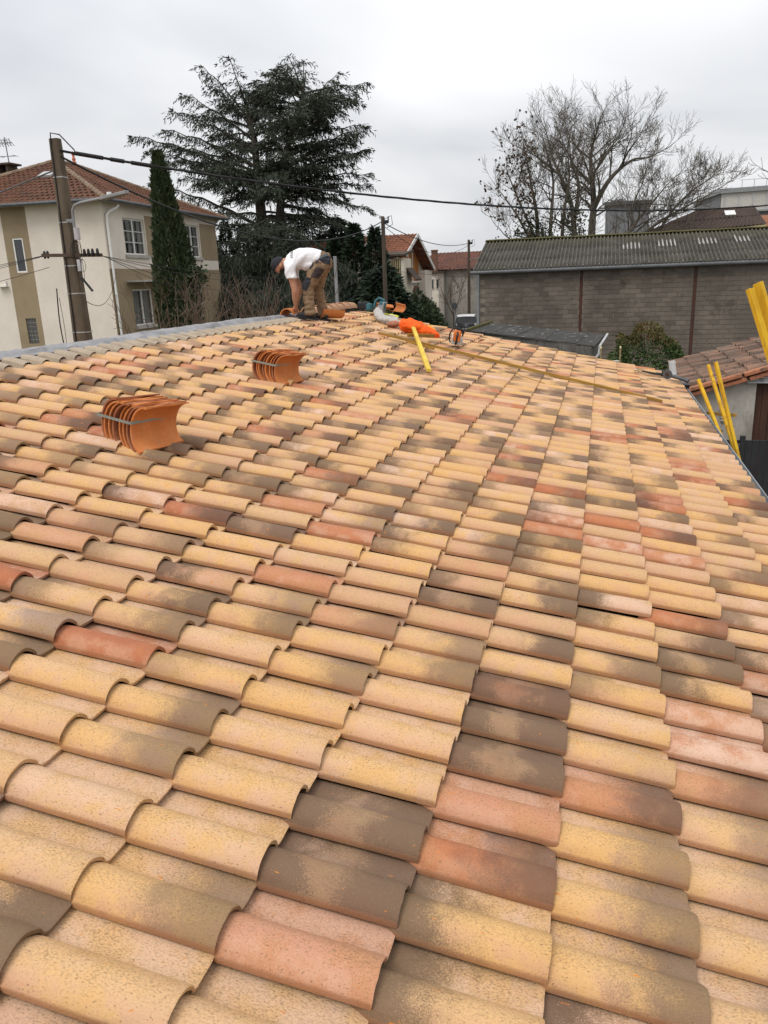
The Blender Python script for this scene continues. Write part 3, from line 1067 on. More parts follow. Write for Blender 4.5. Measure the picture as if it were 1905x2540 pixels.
def wall_with_holes(face, a0, a1, z0, z1, holes, mat, name, parent, depth=0.22, d=0.0):
    """wall skin with real openings and reveals"""
    xs = sorted(set([a0, a1] + [h[0] for h in holes] + [h[1] for h in holes]))
    zs = sorted(set([z0, z1] + [h[2] for h in holes] + [h[3] for h in holes]))
    b = MB()
    for i in range(len(xs) - 1):
        for j in range(len(zs) - 1):
            cx, cz = (xs[i] + xs[i + 1]) / 2, (zs[j] + zs[j + 1]) / 2
            if any(h[0] < cx < h[1] and h[2] < cz < h[3] for h in holes):
                continue
            b.add([face.p(xs[i], zs[j], d), face.p(xs[i + 1], zs[j], d), face.p(xs[i + 1], zs[j + 1], d), face.p(xs[i], zs[j + 1], d)], [(0, 1, 2, 3)])
    for h in holes:
        A = [face.p(h[0], h[2], d), face.p(h[1], h[2], d), face.p(h[1], h[3], d), face.p(h[0], h[3], d)]
        Bk = [q - face.n * depth for q in A]
        b.add(A + Bk, [(0, 4, 5, 1), (1, 5, 6, 2), (2, 6, 7, 3), (3, 7, 4, 0)])
    return b.build(name, mat, parent)


def window(face, a0, a1, z0, z1, parent, mid=True, bars=0, curtain=True, back=0.14, fw=0.06, sill=True, pane='pane'):
    f = MB()
    d0, d1 = -back, -back + 0.06
    face.slab(f, a0, a1, z1 - fw, z1, d0, d1)
    face.slab(f, a0, a1, z0, z0 + fw, d0, d1)
    face.slab(f, a0, a0 + fw, z0 + fw, z1 - fw, d0, d1)
    face.slab(f, a1 - fw, a1, z0 + fw, z1 - fw, d0, d1)
    c = (a0 + a1) / 2
    if mid:
        face.slab(f, c - fw * 0.55, c + fw * 0.55, z0 + fw, z1 - fw, d0, d1 + 0.004)
    wob = f.build('window', M['white_paint'], parent)
    halves = ((a0 + fw, c - fw * 0.55), (c + fw * 0.55, a1 - fw)) if mid else ((a0 + fw, a1 - fw),)
    for h0, h1 in halves:
        pn = MB()
        pn.prism([face.p(h0, z0 + fw, d0 + 0.02), face.p(h1, z0 + fw, d0 + 0.02), face.p(h1, z1 - fw, d0 + 0.02), face.p(h0, z1 - fw, d0 + 0.02)], face.n * 0.008)
        pn.build('pane', M[pane], wob)
        for k in range(bars):
            gb = MB()
            zc = z0 + fw + (z1 - z0 - 2 * fw) * (k + 1) / (bars + 1)
            face.slab(gb, h0, h1, zc - 0.012, zc + 0.012, d0 + 0.03, d0 + 0.042)
            gb.build('glazing_bar', M['white_paint'], wob)
    if curtain:
        for h0, h1 in halves:
            for (q0, q1) in ((h0, h0 + (h1 - h0) * 0.42), (h0 + (h1 - h0) * 0.62, h1)) if bars else ((h0, h1),):
                cu = MB()
                n = 12
                V, F = [], []
                for k in range(n + 1):
                    aa = q0 + (q1 - q0) * k / n
                    dd = -back - 0.05 + 0.014 * math.sin(k * 2.1)
                    V += [face.p(aa, z0 + 0.03, dd), face.p(aa, z1 - 0.05, dd)]
                for k in range(n):
                    F.append((2 * k, 2 * k + 2, 2 * k + 3, 2 * k + 1))
                cu.add(V, F)
                cu.build('curtain', M['curtain'], wob)
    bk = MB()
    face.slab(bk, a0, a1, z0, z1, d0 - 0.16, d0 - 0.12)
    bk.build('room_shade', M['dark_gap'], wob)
    if sill:
        sl = MB()
        face.slab(sl, a0 - 0.08, a1 + 0.12, z0 - 0.13, z0 - 0.002, -0.1, 0.09)
        sl.build('sill', M['grey_sill'], wob)
    return wob


def glass_mix():
    # window panes: mostly a reflecting sheet that lets the curtain show
    for k in ('pane',):
        mt = M[k]
        nt = mt.node_tree
        b = nt.nodes['Principled BSDF']
        tr = nd(nt, 'ShaderNodeBsdfTransparent')
        mx = nd(nt, 'ShaderNodeMixShader')
        mx.inputs[0].default_value = 0.30
        nt.links.new(tr.outputs[0], mx.inputs[1])
        nt.links.new(b.outputs[0], mx.inputs[2])
        nt.links.new(mx.outputs[0], nt.nodes['Material Output'].inputs[0])


glass_mix()


def tiled_plane(name, quad, mat, parent, pitch=0.22, row=0.34, depth=0.05, seed=1, clip=None):
    """interlocking tiles over a roof plane given as eave-left, eave-right, top-right, top-left: rolled rows with a step at each course"""
    eL, eR, tR, tL = [Vector(q) for q in quad]
    up0 = ((tL + tR) / 2 - (eL + eR) / 2)
    n = (eR - eL).cross(up0).normalized()
    if n.z < 0:
        n = -n
    edir = (eR - eL).normalized()
    L = up0.dot((up0 - edir * up0.dot(edir)).normalized())
    nr = max(2, int(round(L / row)))
    V, F = [], []
    rnd = random.Random(seed)
    for r in range(nr):
        t0, t1 = r / nr, (r + 1) / nr + 0.02
        a0, b0 = eL.lerp(tL, t0), eR.lerp(tR, t0)
        a1, b1 = eL.lerp(tL, min(1, t1)), eR.lerp(tR, min(1, t1))
        w = (b0 - a0).length
        s_start = (a0 - eL).dot(edir)
        nc = max(2, int(w / (pitch / 4)))
        base = len(V)
        for k in range(nc + 1):
            f = k / nc
            p0, p1 = a0.lerp(b0, f), a1.lerp(b1, f)
            ph = (p0 - eL).dot(edir) / pitch
            h = depth * max(0.0, math.sin(2 * math.pi * ph)) ** 0.8
            ph1 = (p1 - eL).dot(edir) / pitch
            h1 = depth * max(0.0, math.sin(2 * math.pi * ph1)) ** 0.8
            j = rnd.uniform(-.006, .006)
            V += [p0 + n * (h + 0.036 + j - 0.03), p0 + n * (h + 0.036 + j), p1 + n * (h1 + 0.004)]
        for k in range(nc):
            i = base + 3 * k
            F.append((i, i + 3, i + 4, i + 1))
            F.append((i + 1, i + 4, i + 5, i + 2))
    b = MB()
    b.add(V, F)
    o = b.build(name, mat, parent)
    tag(o, kind='stuff')
    return o


# ------------------------------------------------------------------ two-storey house on the left
A0 = Vector((-16.74, 27.05, 0))
B0 = Vector((-17.30, 37.71, 0))
hs = (B0 - A0).normalized()
hn = Vector((hs.y, -hs.x, 0))          # outward normal of the long face (towards +X)
lf = -hn                                # along the short face, away from the corner
house2 = empty('villa', (A0.x, A0.y, 0))
tag(house2, 'two storey white and tan villa with hipped brown tile roof behind the cypress', 'house')
FR = Face(A0, hs, hn)
FL = Face(A0 + lf * 9.2, hn, -hs)       # short face, seen from outside its left end first
LEN, WID = 10.64, 9.2
Z_E = 7.62


def fl(sdist):
    return WID - sdist


holes_r = [(1.45, 3.2, 5.71, 7.12), (7.05, 8.63, 5.72, 7.18), (1.56, 3.27, 2.87, 4.34), (7.78, 8.62, 1.9, 4.3)]
wall_with_holes(FR, 0, LEN, 5.15, Z_E, holes_r[:2], M['render_white'], 'wall', house2)
wall_with_holes(FR, 0, LEN, 0, 5.15, holes_r[2:], M['render_tan'], 'lower_wall', house2)
b = MB()
FR.slab(b, 3.26, 7.05, 5.60, 7.30, -0.02, 0.006)
FR.slab(b, 8.70, LEN, 5.60, 7.30, -0.02, 0.006)
b.build('tan_band', M['render_tan'], house2)
holes_l = [(fl(4.08), fl(3.60), 5.14, 6.45), (fl(4.03), fl(3.56), 2.35, 3.36)]
wall_with_holes(FL, fl(4.42), fl(3.30), 0, Z_E, holes_l, M['render_tan'], 'tan_strip', house2)
wall_with_holes(FL, fl(3.30), WID, 0, Z_E, [], M['render_white'], 'end_wall', house2)
wall_with_holes(FL, 0, fl(4.42), 0, Z_E, [], M['render_white'], 'end_wall', house2)
b = MB()
b.prism([FR.p(LEN, 0), FR.p(LEN, 0) + lf * WID, FR.p(LEN, Z_E) + lf * WID, FR.p(LEN, Z_E)], hs * 0.02)
b.prism([FL.p(0, 0), FL.p(0, Z_E), FL.p(0, Z_E) + hs * LEN, FL.p(0, 0) + hs * LEN], lf * 0.02)
b.build('rear_wall', M['render_white'], house2)
window(FR, 1.45, 3.2, 5.71, 7.12, house2, True, 2)
window(FR, 7.05, 8.63, 5.72, 7.18, house2, True, 2)
window(FR, 1.56, 3.27, 2.87, 4.34, house2, True, 0)
window(FL, fl(4.08), fl(3.60), 5.14, 6.45, house2, False, 0, False, sill=False, pane='pane_dark', back=0.08)
# glass block light
gb = MB()
a0, a1, z0, z1 = fl(4.03), fl(3.56), 2.35, 3.36
FL.slab(gb, a0, a1, z0, z1, -0.12, -0.06)
gbo = gb.build('glass_block_window', M['grey_sill'], house2)
for i in range(3):
    for j in range(6):
        q = MB()
        wv, hv = (a1 - a0) / 3, (z1 - z0) / 6
        FL.slab(q, a0 + wv * i + .012, a0 + wv * (i + 1) - .012, z0 + hv * j + .012, z0 + hv * (j + 1) - .012, -0.06, -0.045)
        q.build('glass_block', M['glass_block'], gbo)
# garden door
q = MB()
FR.slab(q, 7.78, 8.62, 1.9, 4.3, -0.2, -0.15)
dr = q.build('door', M['white_paint'], house2)
q = MB()
FR.slab(q, 8.48, 8.52, 3.0, 3.14, -0.15, -0.11)
q.build('handle', M['steel'], dr)
# canopy over the ground floor window
q = MB()
FR.slab(q, 1.18, 4.30, 4.62, 4.70, 0.0, 0.75)
q.build('canopy', M['grey_sill'], house2)
# recessed porch beside the window
q = MB()
FR.slab(q, 3.5, 3.72, 1.9, 4.6, 0.0, 0.5)
q.build('porch_pier', M['render_tan'], house2)
# downpipe with an elbow
q = MB()
q.tube([FR.p(0.55, 7.5, 0.42), FR.p(0.50, 7.40, 0.36), FR.p(0.28, 7.26, 0.16), FR.p(0.16, 7.12, 0.09), FR.p(0.14, 6.9, 0.08), FR.p(0.16, 2.0, 0.08)], 0.05, 10)
for z in (6.0, 4.15):
    q.tube([FR.p(0.15, z, 0.08), FR.p(0.15, z + 0.05, 0.08)], 0.062, 10)
q.build('downpipe', M['white_paint'], house2, smooth=True)
# small shelf bracket on the end wall
q = MB()
FL.slab(q, fl(4.95), fl(4.55), 4.62, 4.66, 0, 0.18)
q.box(FL.p(fl(4.64), 4.76, 0.06), (0.06, 0.06, 0.18))
q.build('wall_bracket', M['white_paint'], house2)
# roof: hip with overhang
OV = 0.45
eA = FR.p(-OV, Z_E + 0.02, OV)
eB = FR.p(LEN + OV, Z_E + 0.02, OV)
eC = FR.p(LEN + OV, Z_E + 0.02, -(WID + OV))
eD = FR.p(-OV, Z_E + 0.02, -(WID + OV))
half = (WID + 2 * OV) / 2
P1 = FR.p(-OV + half, 9.85, OV - half)
P2 = FR.p(LEN + OV - half, 9.85, OV - half)
roofb = MB()
roofb.add([eA, eB, eC, eD, P1, P2], [(0, 1, 5, 4), (1, 2, 5), (2, 3, 4, 5), (3, 0, 4)])
rf = roofb.build('roof', M['house_tile'], house2)
tiled_plane('roof_tiles', (eA, eB, P2, P1), M['house_tile'], rf, 0.235, 0.36, 0.045, 3)
tiled_plane('roof_tiles', (eD, eA, P1 + Vector((0.0, 0, 0)), P1 - Vector((0.01, 0, 0))), M['house_tile'], rf, 0.235, 0.36, 0.045, 4)
# soffit and gutters
q = MB()
q.prism([eA, eB, eC, eD], (0, 0, -0.05))
q.build('soffit', M['grey_sill'], house2)
q = MB()
q.tube([eA + Vector((0.06, -0.06, -0.02)), eB + Vector((0.06, 0.06, -0.02))], 0.065, 8)
q.tube([eD + Vector((-0.06, -0.06, -0.02)), eA + Vector((0.06, -0.06, -0.02))], 0.065, 8)
q.build('gutter', M['dark_zinc'], house2, smooth=True)
# hip tiles
for (a, b_) in ((eA, P1), (eB, P2), (eD, P1), (P1, P2)):
    L = (b_ - a).length
    nh = max(2, int(L / 0.36))
    for k in range(nh):
        q = MB()
        c = a.lerp(b_, (k + 0.5) / nh) + Vector((0, 0, 0.02))
        half_round(q, c, (b_ - a), (0, 0, 1), 0.12, 0.105, L / nh * 1.12, 0.015, 6)
        q.build('hip_tile', M['ridge_old'], rf, smooth=True)
for P in (P1, P2):
    q = MB()
    q.tube([P + Vector((0, 0, z)) for z in (0.05, 0.16, 0.20, 0.30, 0.36, 0.44, 0.48, 0.54, 0.62)], [0.10, 0.10, 0.06, 0.085, 0.05, 0.05, 0.085, 0.06, 0.015], 10)
    q.build('finial', M['finial'], rf, smooth=True)
# roof window on the end slope
cs_ = (eD.lerp(eA, 0.70)).lerp(P1, 0.62)
ux = (eA - eD).normalized()
uy = (P1 - (eD + eA) / 2).normalized()
un = ux.cross(uy).normalized()
q = MB()
Mx = Matrix((ux, uy, un)).transposed()
q.box(cs_ + un * 0.08, (0.6, 0.55, 0.08), Mx)
sk = q.build('roof_window', M['lightgrey'], rf)

# chimney and aerial of a house further left
ch = empty('neighbour_chimney', (-26.2, 34.0, 0))
tag(ch, 'pale rendered chimney with dark cap peeping over the brown roof at far left', 'chimney')
q = MB()
q.box((-26.2, 34.0, 4.9), (1.0, 0.8, 9.8))
q.build('stack', M['render_cream'], ch)
q = MB()
q.box((-26.2, 34.0, 9.86), (1.2, 1.0, 0.12))
q.box((-26.45, 34.0, 10.1), (0.1, 0.7, 0.4))
q.box((-25.95, 34.0, 10.1), (0.1, 0.7, 0.4))
q.box((-26.2, 34.0, 10.34), (1.0, 0.9, 0.08))
q.build('cap', M['dark_wood'], ch)
an = empty('television_aerial', (-25.6, 34.0, 0))
tag(an, 'thin mast carrying three rake aerials beside the far left chimney', 'aerial')
q = MB()
q.tube([(-26.0, 34.2, 5.0), (-26.25, 34.2, 11.6)], 0.03, 6)
q.build('mast', M['grey_metal'], an)
for z, w_, n_ in ((11.35, .6, 5), (10.75, .8, 2), (10.2, .7, 6)):
    q = MB()
    cx = -26.0 - 0.25 * (z - 5) / 6.75
    q.beam((cx - w_ / 2, 34.1, z), (cx + w_ / 2, 34.3, z), 0.03, 0.03)
    for k in range(n_):
        xx = cx - w_ / 2 + w_ * k / max(1, n_ - 1)
        q.beam((xx, 34.0, z + (0.12 if n_ > 3 else 0)), (xx, 34.45, z - (0.12 if n_ > 3 else 0)), 0.018, 0.018)
        if n_ > 3:
            q.beam((xx, 34.1, z + 0.17), (xx, 34.2, z - 0.17), 0.018, 0.018)
    q.build('aerial', M['grey_metal'], an)

# ------------------------------------------------------------------ concrete utility pole with street lamp
POLE = Vector((-9.33, 14.4, 0))
pole = empty('utility_pole', POLE)
tag(pole, 'tapered concrete utility pole carrying a street lamp in front of the villa', 'utility pole')


def pole_x(z):
    return POLE + Vector((0.0, 0.0, z))


q = MB()
hw0, hw1 = 0.215, 0.098
V, F = [], []
for z in np.linspace(0, 7.40, 14):
    h = hw0 + (hw1 - hw0) * z / 7.40
    cx = 0.03 * (z - 5) / 3
    for sx, sy in ((-1, -.8), (-.72, -1), (.72, -1), (1, -.8), (1, .8), (.72, 1), (-.72, 1), (-1, .8)):
        V.append(POLE + Vector((sx * h * 1.05, sy * h * 0.85, z)))
for i in range(13):
    for k in range(8):
        k2 = (k + 1) % 8
        F.append((i * 8 + k, i * 8 + k2, (i + 1) * 8 + k2, (i + 1) * 8 + k))
F.append(tuple(range(13 * 8, 14 * 8)))
q.add(V, F)
q.build('shaft', M['concrete_pole'], pole)
for z in (6.65, 5.75, 5.08, 4.86, 4.28, 3.45):
    h = hw0 + (hw1 - hw0) * z / 7.40
    q = MB()
    q.box(POLE + Vector((0, 0, z)), (h * 2.14, h * 1.74, 0.022))
    q.build('steel_band', M['band_steel'], pole)
q = MB()
q.beam(POLE + Vector((-0.62, -0.16, 5.10)), POLE + Vector((0.80, -0.06, 5.05)), 0.05, 0.07)
xa = q.build('cross_arm', M['dark_wood'], pole)
for dx in (-0.58, -0.50, 0.42, 0.52, 0.62, 0.74):
    q = MB()
    c = POLE + Vector((dx, -0.12, 5.13))
    q.tube([c + Vector((0, 0, -.10)), c + Vector((0, 0, -.04)), c + Vector((0, 0, .02)), c + Vector((0, 0, .06))], [.02, .034, .03, .018], 8)
    q.build('insulator', M['cable'], xa)
# lamp arm and head
q = MB()
c = POLE + Vector((0.26, -0.12, 0))
q.tube([c + Vector((0.0, 0, 5.45)), c + Vector((0.0, 0, 5.82)), c + Vector((0.02, -.01, 5.98)), c + Vector((0.10, -.02, 6.07)), c + Vector((0.25, -.03, 6.11)), c + Vector((0.85, -.06, 6.17))], 0.03, 8)
q.beam(POLE + Vector((0.08, -.1, 5.78)), c + Vector((0.0, 0, 5.78)), 0.04, 0.05)
arm = q.build('lamp_arm', M['grey_metal'], pole, smooth=True)
q = MB()
q.prism([c + Vector((0.80, -.16, 6.12)), c + Vector((0.98, -.20, 6.14)), c + Vector((1.42, -.19, 6.20)), c + Vector((1.46, -.10, 6.21)), c + Vector((1.42, -.02, 6.20)), c + Vector((0.98, .05, 6.14)), c + Vector((0.80, .02, 6.12))], (0, 0, 0.065))
q.build('lamp_head', M['grey_metal'], arm, bevel=0.012)
q = MB()
q.tube([c + Vector((0.98, -.07, 6.20)), c + Vector((0.98, -.07, 6.27))], 0.05, 10)
q.build('photocell', M['white_paint'], arm, smooth=True)
q = MB()
q.tube([c + Vector((0.06, -.03, 5.38)), c + Vector((0.06, -.03, 5.62))], 0.062, 12)
q.build('junction_box', M['lightgrey'], pole, smooth=True)
q = MB()
q.box(POLE + Vector((0.27, -.14, 4.86)), (0.07, 0.06, 0.24))
q.build('switch_box', M['lightgrey'], pole)
q = MB()
q.tube([POLE + Vector((0.30, -.16, 4.60)), POLE + Vector((0.52, -.16, 4.32))], 0.026, 8)
q.build('cable_joint', M['cable'], pole)
rnd = random.Random(5)
for k in range(6):       # slack loops of cable on the pole
    q = MB()
    pts = []
    x0, z0 = 0.26 + rnd.uniform(-.02, .06), rnd.choice([5.42, 5.36, 4.98])
    amp, dp = rnd.uniform(.06, .14), rnd.uniform(.25, .55)
    for t in np.linspace(0, 2 * math.pi, 18):
        pts.append(POLE + Vector((x0 + amp * math.sin(t), -.14 + .03 * math.cos(t * 2), z0 - dp * (0.5 - 0.5 * math.cos(t)))))
    q.tube(pts, 0.006, 4)
    q.build('cable_loop', M['cable'], pole)
q = MB()
pts = [POLE + Vector((-.10 - .0 * z, -.20, z)) for z in (7.6, 7.75, 7.72)]
q.tube([POLE + Vector((-(hw0 + (hw1 - hw0) * z / 7.40) * .45 - .0, -(hw0 + (hw1 - hw0) * z / 7.40) * .95, z)) for z in np.linspace(2.5, 7.28, 10)] + [POLE + Vector((-.02, -.1, 7.50)), POLE + Vector((.16, -.06, 7.46)), POLE + Vector((.45, -.02, 7.14))], 0.014, 6)
q.build('riser_cable', M['cable'], pole)
q = MB()
q.tube([POLE + Vector((-.33, -.24, z)) + Vector((.03 * math.sin(z * 3), 0, 0)) for z in np.linspace(2.6, 4.4, 8)], 0.014, 6)
q.tube([POLE + Vector((-.27, -.24, z)) + Vector((.015 * math.sin(z * 4), 0, 0)) for z in np.linspace(2.6, 4.2, 8)], 0.006, 5)
q.build('riser_cable', M['cable'], pole)


# ------------------------------------------------------------------ overhead cables
def catenary(a, b, sag, n=28):
    a, b = Vector(a), Vector(b)
    return [a.lerp(b, t) - Vector((0, 0, sag * 4 * t * (1 - t))) for t in np.linspace(0, 1, n)]


def cable(name, a, b, sag, r, label, group=None, mat='cable', twist=False):
    q = MB()
    pts = catenary(a, b, sag, 60 if twist else 28)
    if twist:
        for ph in (0, 2.1, 4.2):
            q.tube([p + Vector((0, math.cos(i * 1.1 + ph), math.sin(i * 1.1 + ph))) * r * 0.9 for i, p in enumerate(pts)], r, 5)
    else:
        q.tube(pts, r, 6)
    o = q.build(name, M[mat], None, smooth=True)
    tag(o, label, 'cable', group)
    return o


TOPP = POLE + Vector((0.1, -0.05, 7.16))
P2TOP = Vector((-8.55, 37.8, 7.05))
P3TOP = Vector((-8.05, 61.7, 6.85))
thick = cable('overhead_cable', TOPP, (11.45, 34.6, 6.85), 0.88, 0.016, 'thick twisted black cable sagging from the concrete pole across to the bare trees', twist=True)
cable('overhead_cable', POLE + Vector((0.1, -0.05, 7.05)), P2TOP, 1.25, 0.022, 'black cable running from the concrete pole down to the wooden pole by the gabled house')
cable('overhead_cable', P2TOP, P3TOP, 0.55, 0.022, 'black cable slung between the two wooden poles above the gabled house')
cable('overhead_cable', P2TOP + Vector((0, 0, -.12)), P3TOP + Vector((0, 0, -.1)), 1.0, 0.014, 'thin lower wire slung between the two wooden poles')
cable('overhead_cable', POLE + Vector((-.05, -.05, 6.8)), (-16.5, 11.6, 4.5), 0.1, 0.016, 'grey stay cable dropping from the concrete pole top to far left', mat='cable_grey')
# clamps on the twisted cable near the pole
cp = catenary(TOPP, (11.45, 34.6, 6.85), 0.88, 200)
for k, (i0, i1) in enumerate(((2, 6), (7, 9), (10, 13), (15, 16), (18, 19), (21, 22), (24, 25), (27, 28))):
    q = MB()
    q.tube(cp[i0:i1 + 1], 0.045 if k < 3 else 0.034, 6)
    q.build('clamp', M['cable'], thick)
far_at = [Vector((-8.4, 37.8, 5.0)), Vector((-8.4, 37.8, 4.9)), Vector((-8.4, 37.8, 5.15)), Vector((-8.4, 37.8, 4.75))]
for k in range(4):
    cable('telephone_wire', POLE + Vector((0.5 + 0.07 * k, -.1, 5.1)), far_at[k], (0.55, 0.75, 1.25, 1.6)[k], 0.006,
          '%s telephone wire of four strung from the cross arm towards the wooden pole' % ('second highest', 'third highest', 'highest', 'lowest')[k], 'telephone wires to the wooden pole')
for k in range(4):
    cable('telephone_wire', POLE + Vector((-0.58 + 0.03 * k, -.14, 5.1 - (0.25 if k == 3 else 0))), (-17.0, 9.5 + k * 0.9, 4.35 - 0.12 * k), 0.25, 0.006,
          '%s telephone wire of four leaving the cross arm for the left edge' % ('highest', 'second highest', 'third highest', 'lowest')[k], 'telephone wires to the left')
cable('telephone_wire', POLE + Vector((0.3, -.1, 4.1)), FR.p(0.3, 5.0, 0.1), 0.5, 0.008, 'slack wire dropping from the concrete pole to the villa corner')
cable('telephone_wire', P2TOP + Vector((0, 0, -2.2)), (-2.2, 37.6, 4.25), 0.12, 0.008, 'thin wire from the wooden pole to the block warehouse wall')
for k in range(2):
    cable('telephone_wire', (-2.2, 36.9, 4.27 - .1 * k), (9.5, 36.6, 4.32 - .1 * k), 0.04, 0.008, '%s of two thin wires running along the block warehouse wall' % ('upper', 'lower')[k], 'wires along the warehouse wall')


def wood_pole(base, h, label, tilt=(0, 0)):
    r = empty('wooden_pole', base)
    tag(r, label, 'utility pole')
    q = MB()
    base = Vector(base)
    top = base + Vector((tilt[0], tilt[1], h))
    q.tube([base, base.lerp(top, .5), top, top + Vector((0, 0, .05))], [0.125, 0.112, 0.095, 0.05], 10)
    q.build('shaft', M['wood_pole'], r, smooth=True)
    q = MB()
    q.box(top + Vector((0.15, -.05, -.22)), (0.22, 0.08, 0.16))
    q.box(top + Vector((0.28, -.05, -.12)), (0.05, 0.05, 0.3))
    q.build('anchor_bracket', M['cable'], r)
    q = MB()
    q.tube([top + Vector((.1, -.06, -.1)), top + Vector((.45, -.1, .05)), top + Vector((.5, -.1, -.35)), top + Vector((.2, -.06, -.5))], 0.015, 5)
    q.build('jumper_cable', M['cable'], r)
    return r


wood_pole((-8.5, 37.85, 0), 7.25, 'weathered wooden pole between the dark conifers and the gabled house')
wood_pole((-8.1, 61.7, 0), 7.05, 'slim dark wooden pole by the road beside the warehouse end')
lp = MB()
lp.beam((-8.05, 61.6, 5.65), (-6.6, 61.3, 5.85), 0.05, 0.05)
lp.box((-6.45, 61.3, 5.88), (0.5, 0.18, 0.07))
tag(lp.build('lamp_bracket', M['grey_metal'], None), 'grey street lamp bracket on the slim pole beside the warehouse', 'street lamp')

# grey metal post standing behind the ridge
pt = empty('metal_post', (-3.87, 16.1, 0))
tag(pt, 'slim grey metal post upright behind the ridge right of the worker', 'post')
q = MB()
q.box((-3.87, 16.1, 2.42), (0.062, 0.05, 4.84))
q.build('shaft', M['grey_metal'], pt)
q = MB()
q.box((-3.87, 16.1, 4.85), (0.07, 0.058, 0.02))
q.build('cap', M['steel'], pt)
# ------------------------------------------------------------------ vegetation
VX = Vector((0.966, 0.257, 0.0))     # lateral, across the view
VY = Vector((-0.257, 0.966, 0.0))    # away from the viewer


def bez(a, b, c, n):
    return [a * (1 - t) ** 2 + b * 2 * t * (1 - t) + c * t * t for t in np.linspace(0, 1, n)]


# --- big cedar ---
cedar = empty('cedar_tree', (-17.0, 45.0, 0))
tag(cedar, 'huge dark cedar with drooping layered branches towering behind the villa', 'tree')
rng = np.random.default_rng(8)
rnd = random.Random(8)
t1 = [Vector(p) for p in ((-17.2, 44.0, 0), (-17.4, 44.1, 6.6), (-17.8, 44.8, 10.0), (-18.0, 45.2, 12.9), (-18.5, 45.6, 14.7), (-18.9, 45.8, 16.0))]
t2 = [Vector(p) for p in ((-17.0, 44.3, 3.0), (-16.6, 44.5, 7.4), (-16.4, 44.9, 10.0), (-16.1, 45.4, 12.3), (-15.2, 45.9, 14.6), (-14.9, 46.1, 16.6))]
def cz_(z):
    return 4.3 + (z - 4.3) * .95


for p in t1 + t2:
    p.z = cz_(p.z) if p.z > 4.3 else p.z


wood = MB()
wood.tube(t1, [0.52, 0.36, 0.27, 0.18, 0.10, 0.03], 9)
wood.tube(t2, [0.34, 0.28, 0.22, 0.15, 0.08, 0.02], 9)


def on_trunk(tr, z):
    for a, b in zip(tr, tr[1:]):
        if a.z <= z <= b.z:
            return a.lerp(b, (z - a.z) / (b.z - a.z))
    return tr[-1].copy() if z > tr[-1].z else tr[0].copy()


tips = [  # tip, trunk, attach height drop
    (-24.49, 13.16, 1, 2.6), (-23.07, 13.74, 1, 2.4), (-21.43, 15.28, 1, 2.4), (-20.48, 17.01, 1, 2.9), (-18.79, 17.03, 1, 2.2), (-16.22, 16.43, 2, 2.0),
    (-13.17, 16.57, 2, 3.2), (-12.24, 14.6, 2, 2.2), (-11.76, 13.32, 2, 2.2), (-11.71, 11.96, 2, 1.6), (-11.57, 10.61, 2, 0.6), (-11.63, 10.0, 2, 0.4), (-11.56, 8.34, 2, -1.0), (-12.63, 7.53, 2, -1.3),
    (-22.47, 11.61, 1, 0.8), (-21.23, 10.3, 1, 0.0), (-19.57, 9.22, 1, -0.6), (-23.7, 10.4, 1, 2.6), (-14.9, 16.9, 2, 1.2), (-17.6, 15.9, 1, 2.2), (-22.6, 12.6, 1, 1.6), (-12.3, 12.6, 2, 1.6), (-13.2, 15.2, 2, 2.0),
    (-20.0, 16.0, 1, 2.4), (-22.0, 14.4, 1, 2.2), (-13.0, 9.3, 2, -0.4), (-14.0, 8.0, 2, -1.0), (-20.6, 11.2, 1, 0.6), (-12.6, 11.2, 2, 0.8), (-24.0, 12.4, 1, 2.2)]
limbs = []
for (x, z, tr, dz) in tips:
    z = cz_(z)
    trk = t1 if tr == 1 else t2
    o = on_trunk(trk, min(z - dz, 15.3))
    tip = Vector((x, 45.2 + (x + 17) * 0.265, z)) + VY * rnd.uniform(-1.2, 1.2)
    limbs.append((o, tip))
for k in range(122):
    trk = rnd.choice([t1, t2])
    z = rnd.uniform(5.4, 15.2)
    o = on_trunk(trk, z)
    Lm = rnd.uniform(1.8, 5.2) * (1.15 - 0.045 * abs(z - 9.5))
    az = rnd.uniform(-math.pi, math.pi)
    tip = o + (VX * math.cos(az) * 0.85 + VY * math.sin(az)) * Lm + Vector((0, 0, rnd.uniform(0.1, 1.5) if z > 8.5 else rnd.uniform(-1.4, 0.2)))
    limbs.append((o, tip))
SP, SD, SL = [], [], []
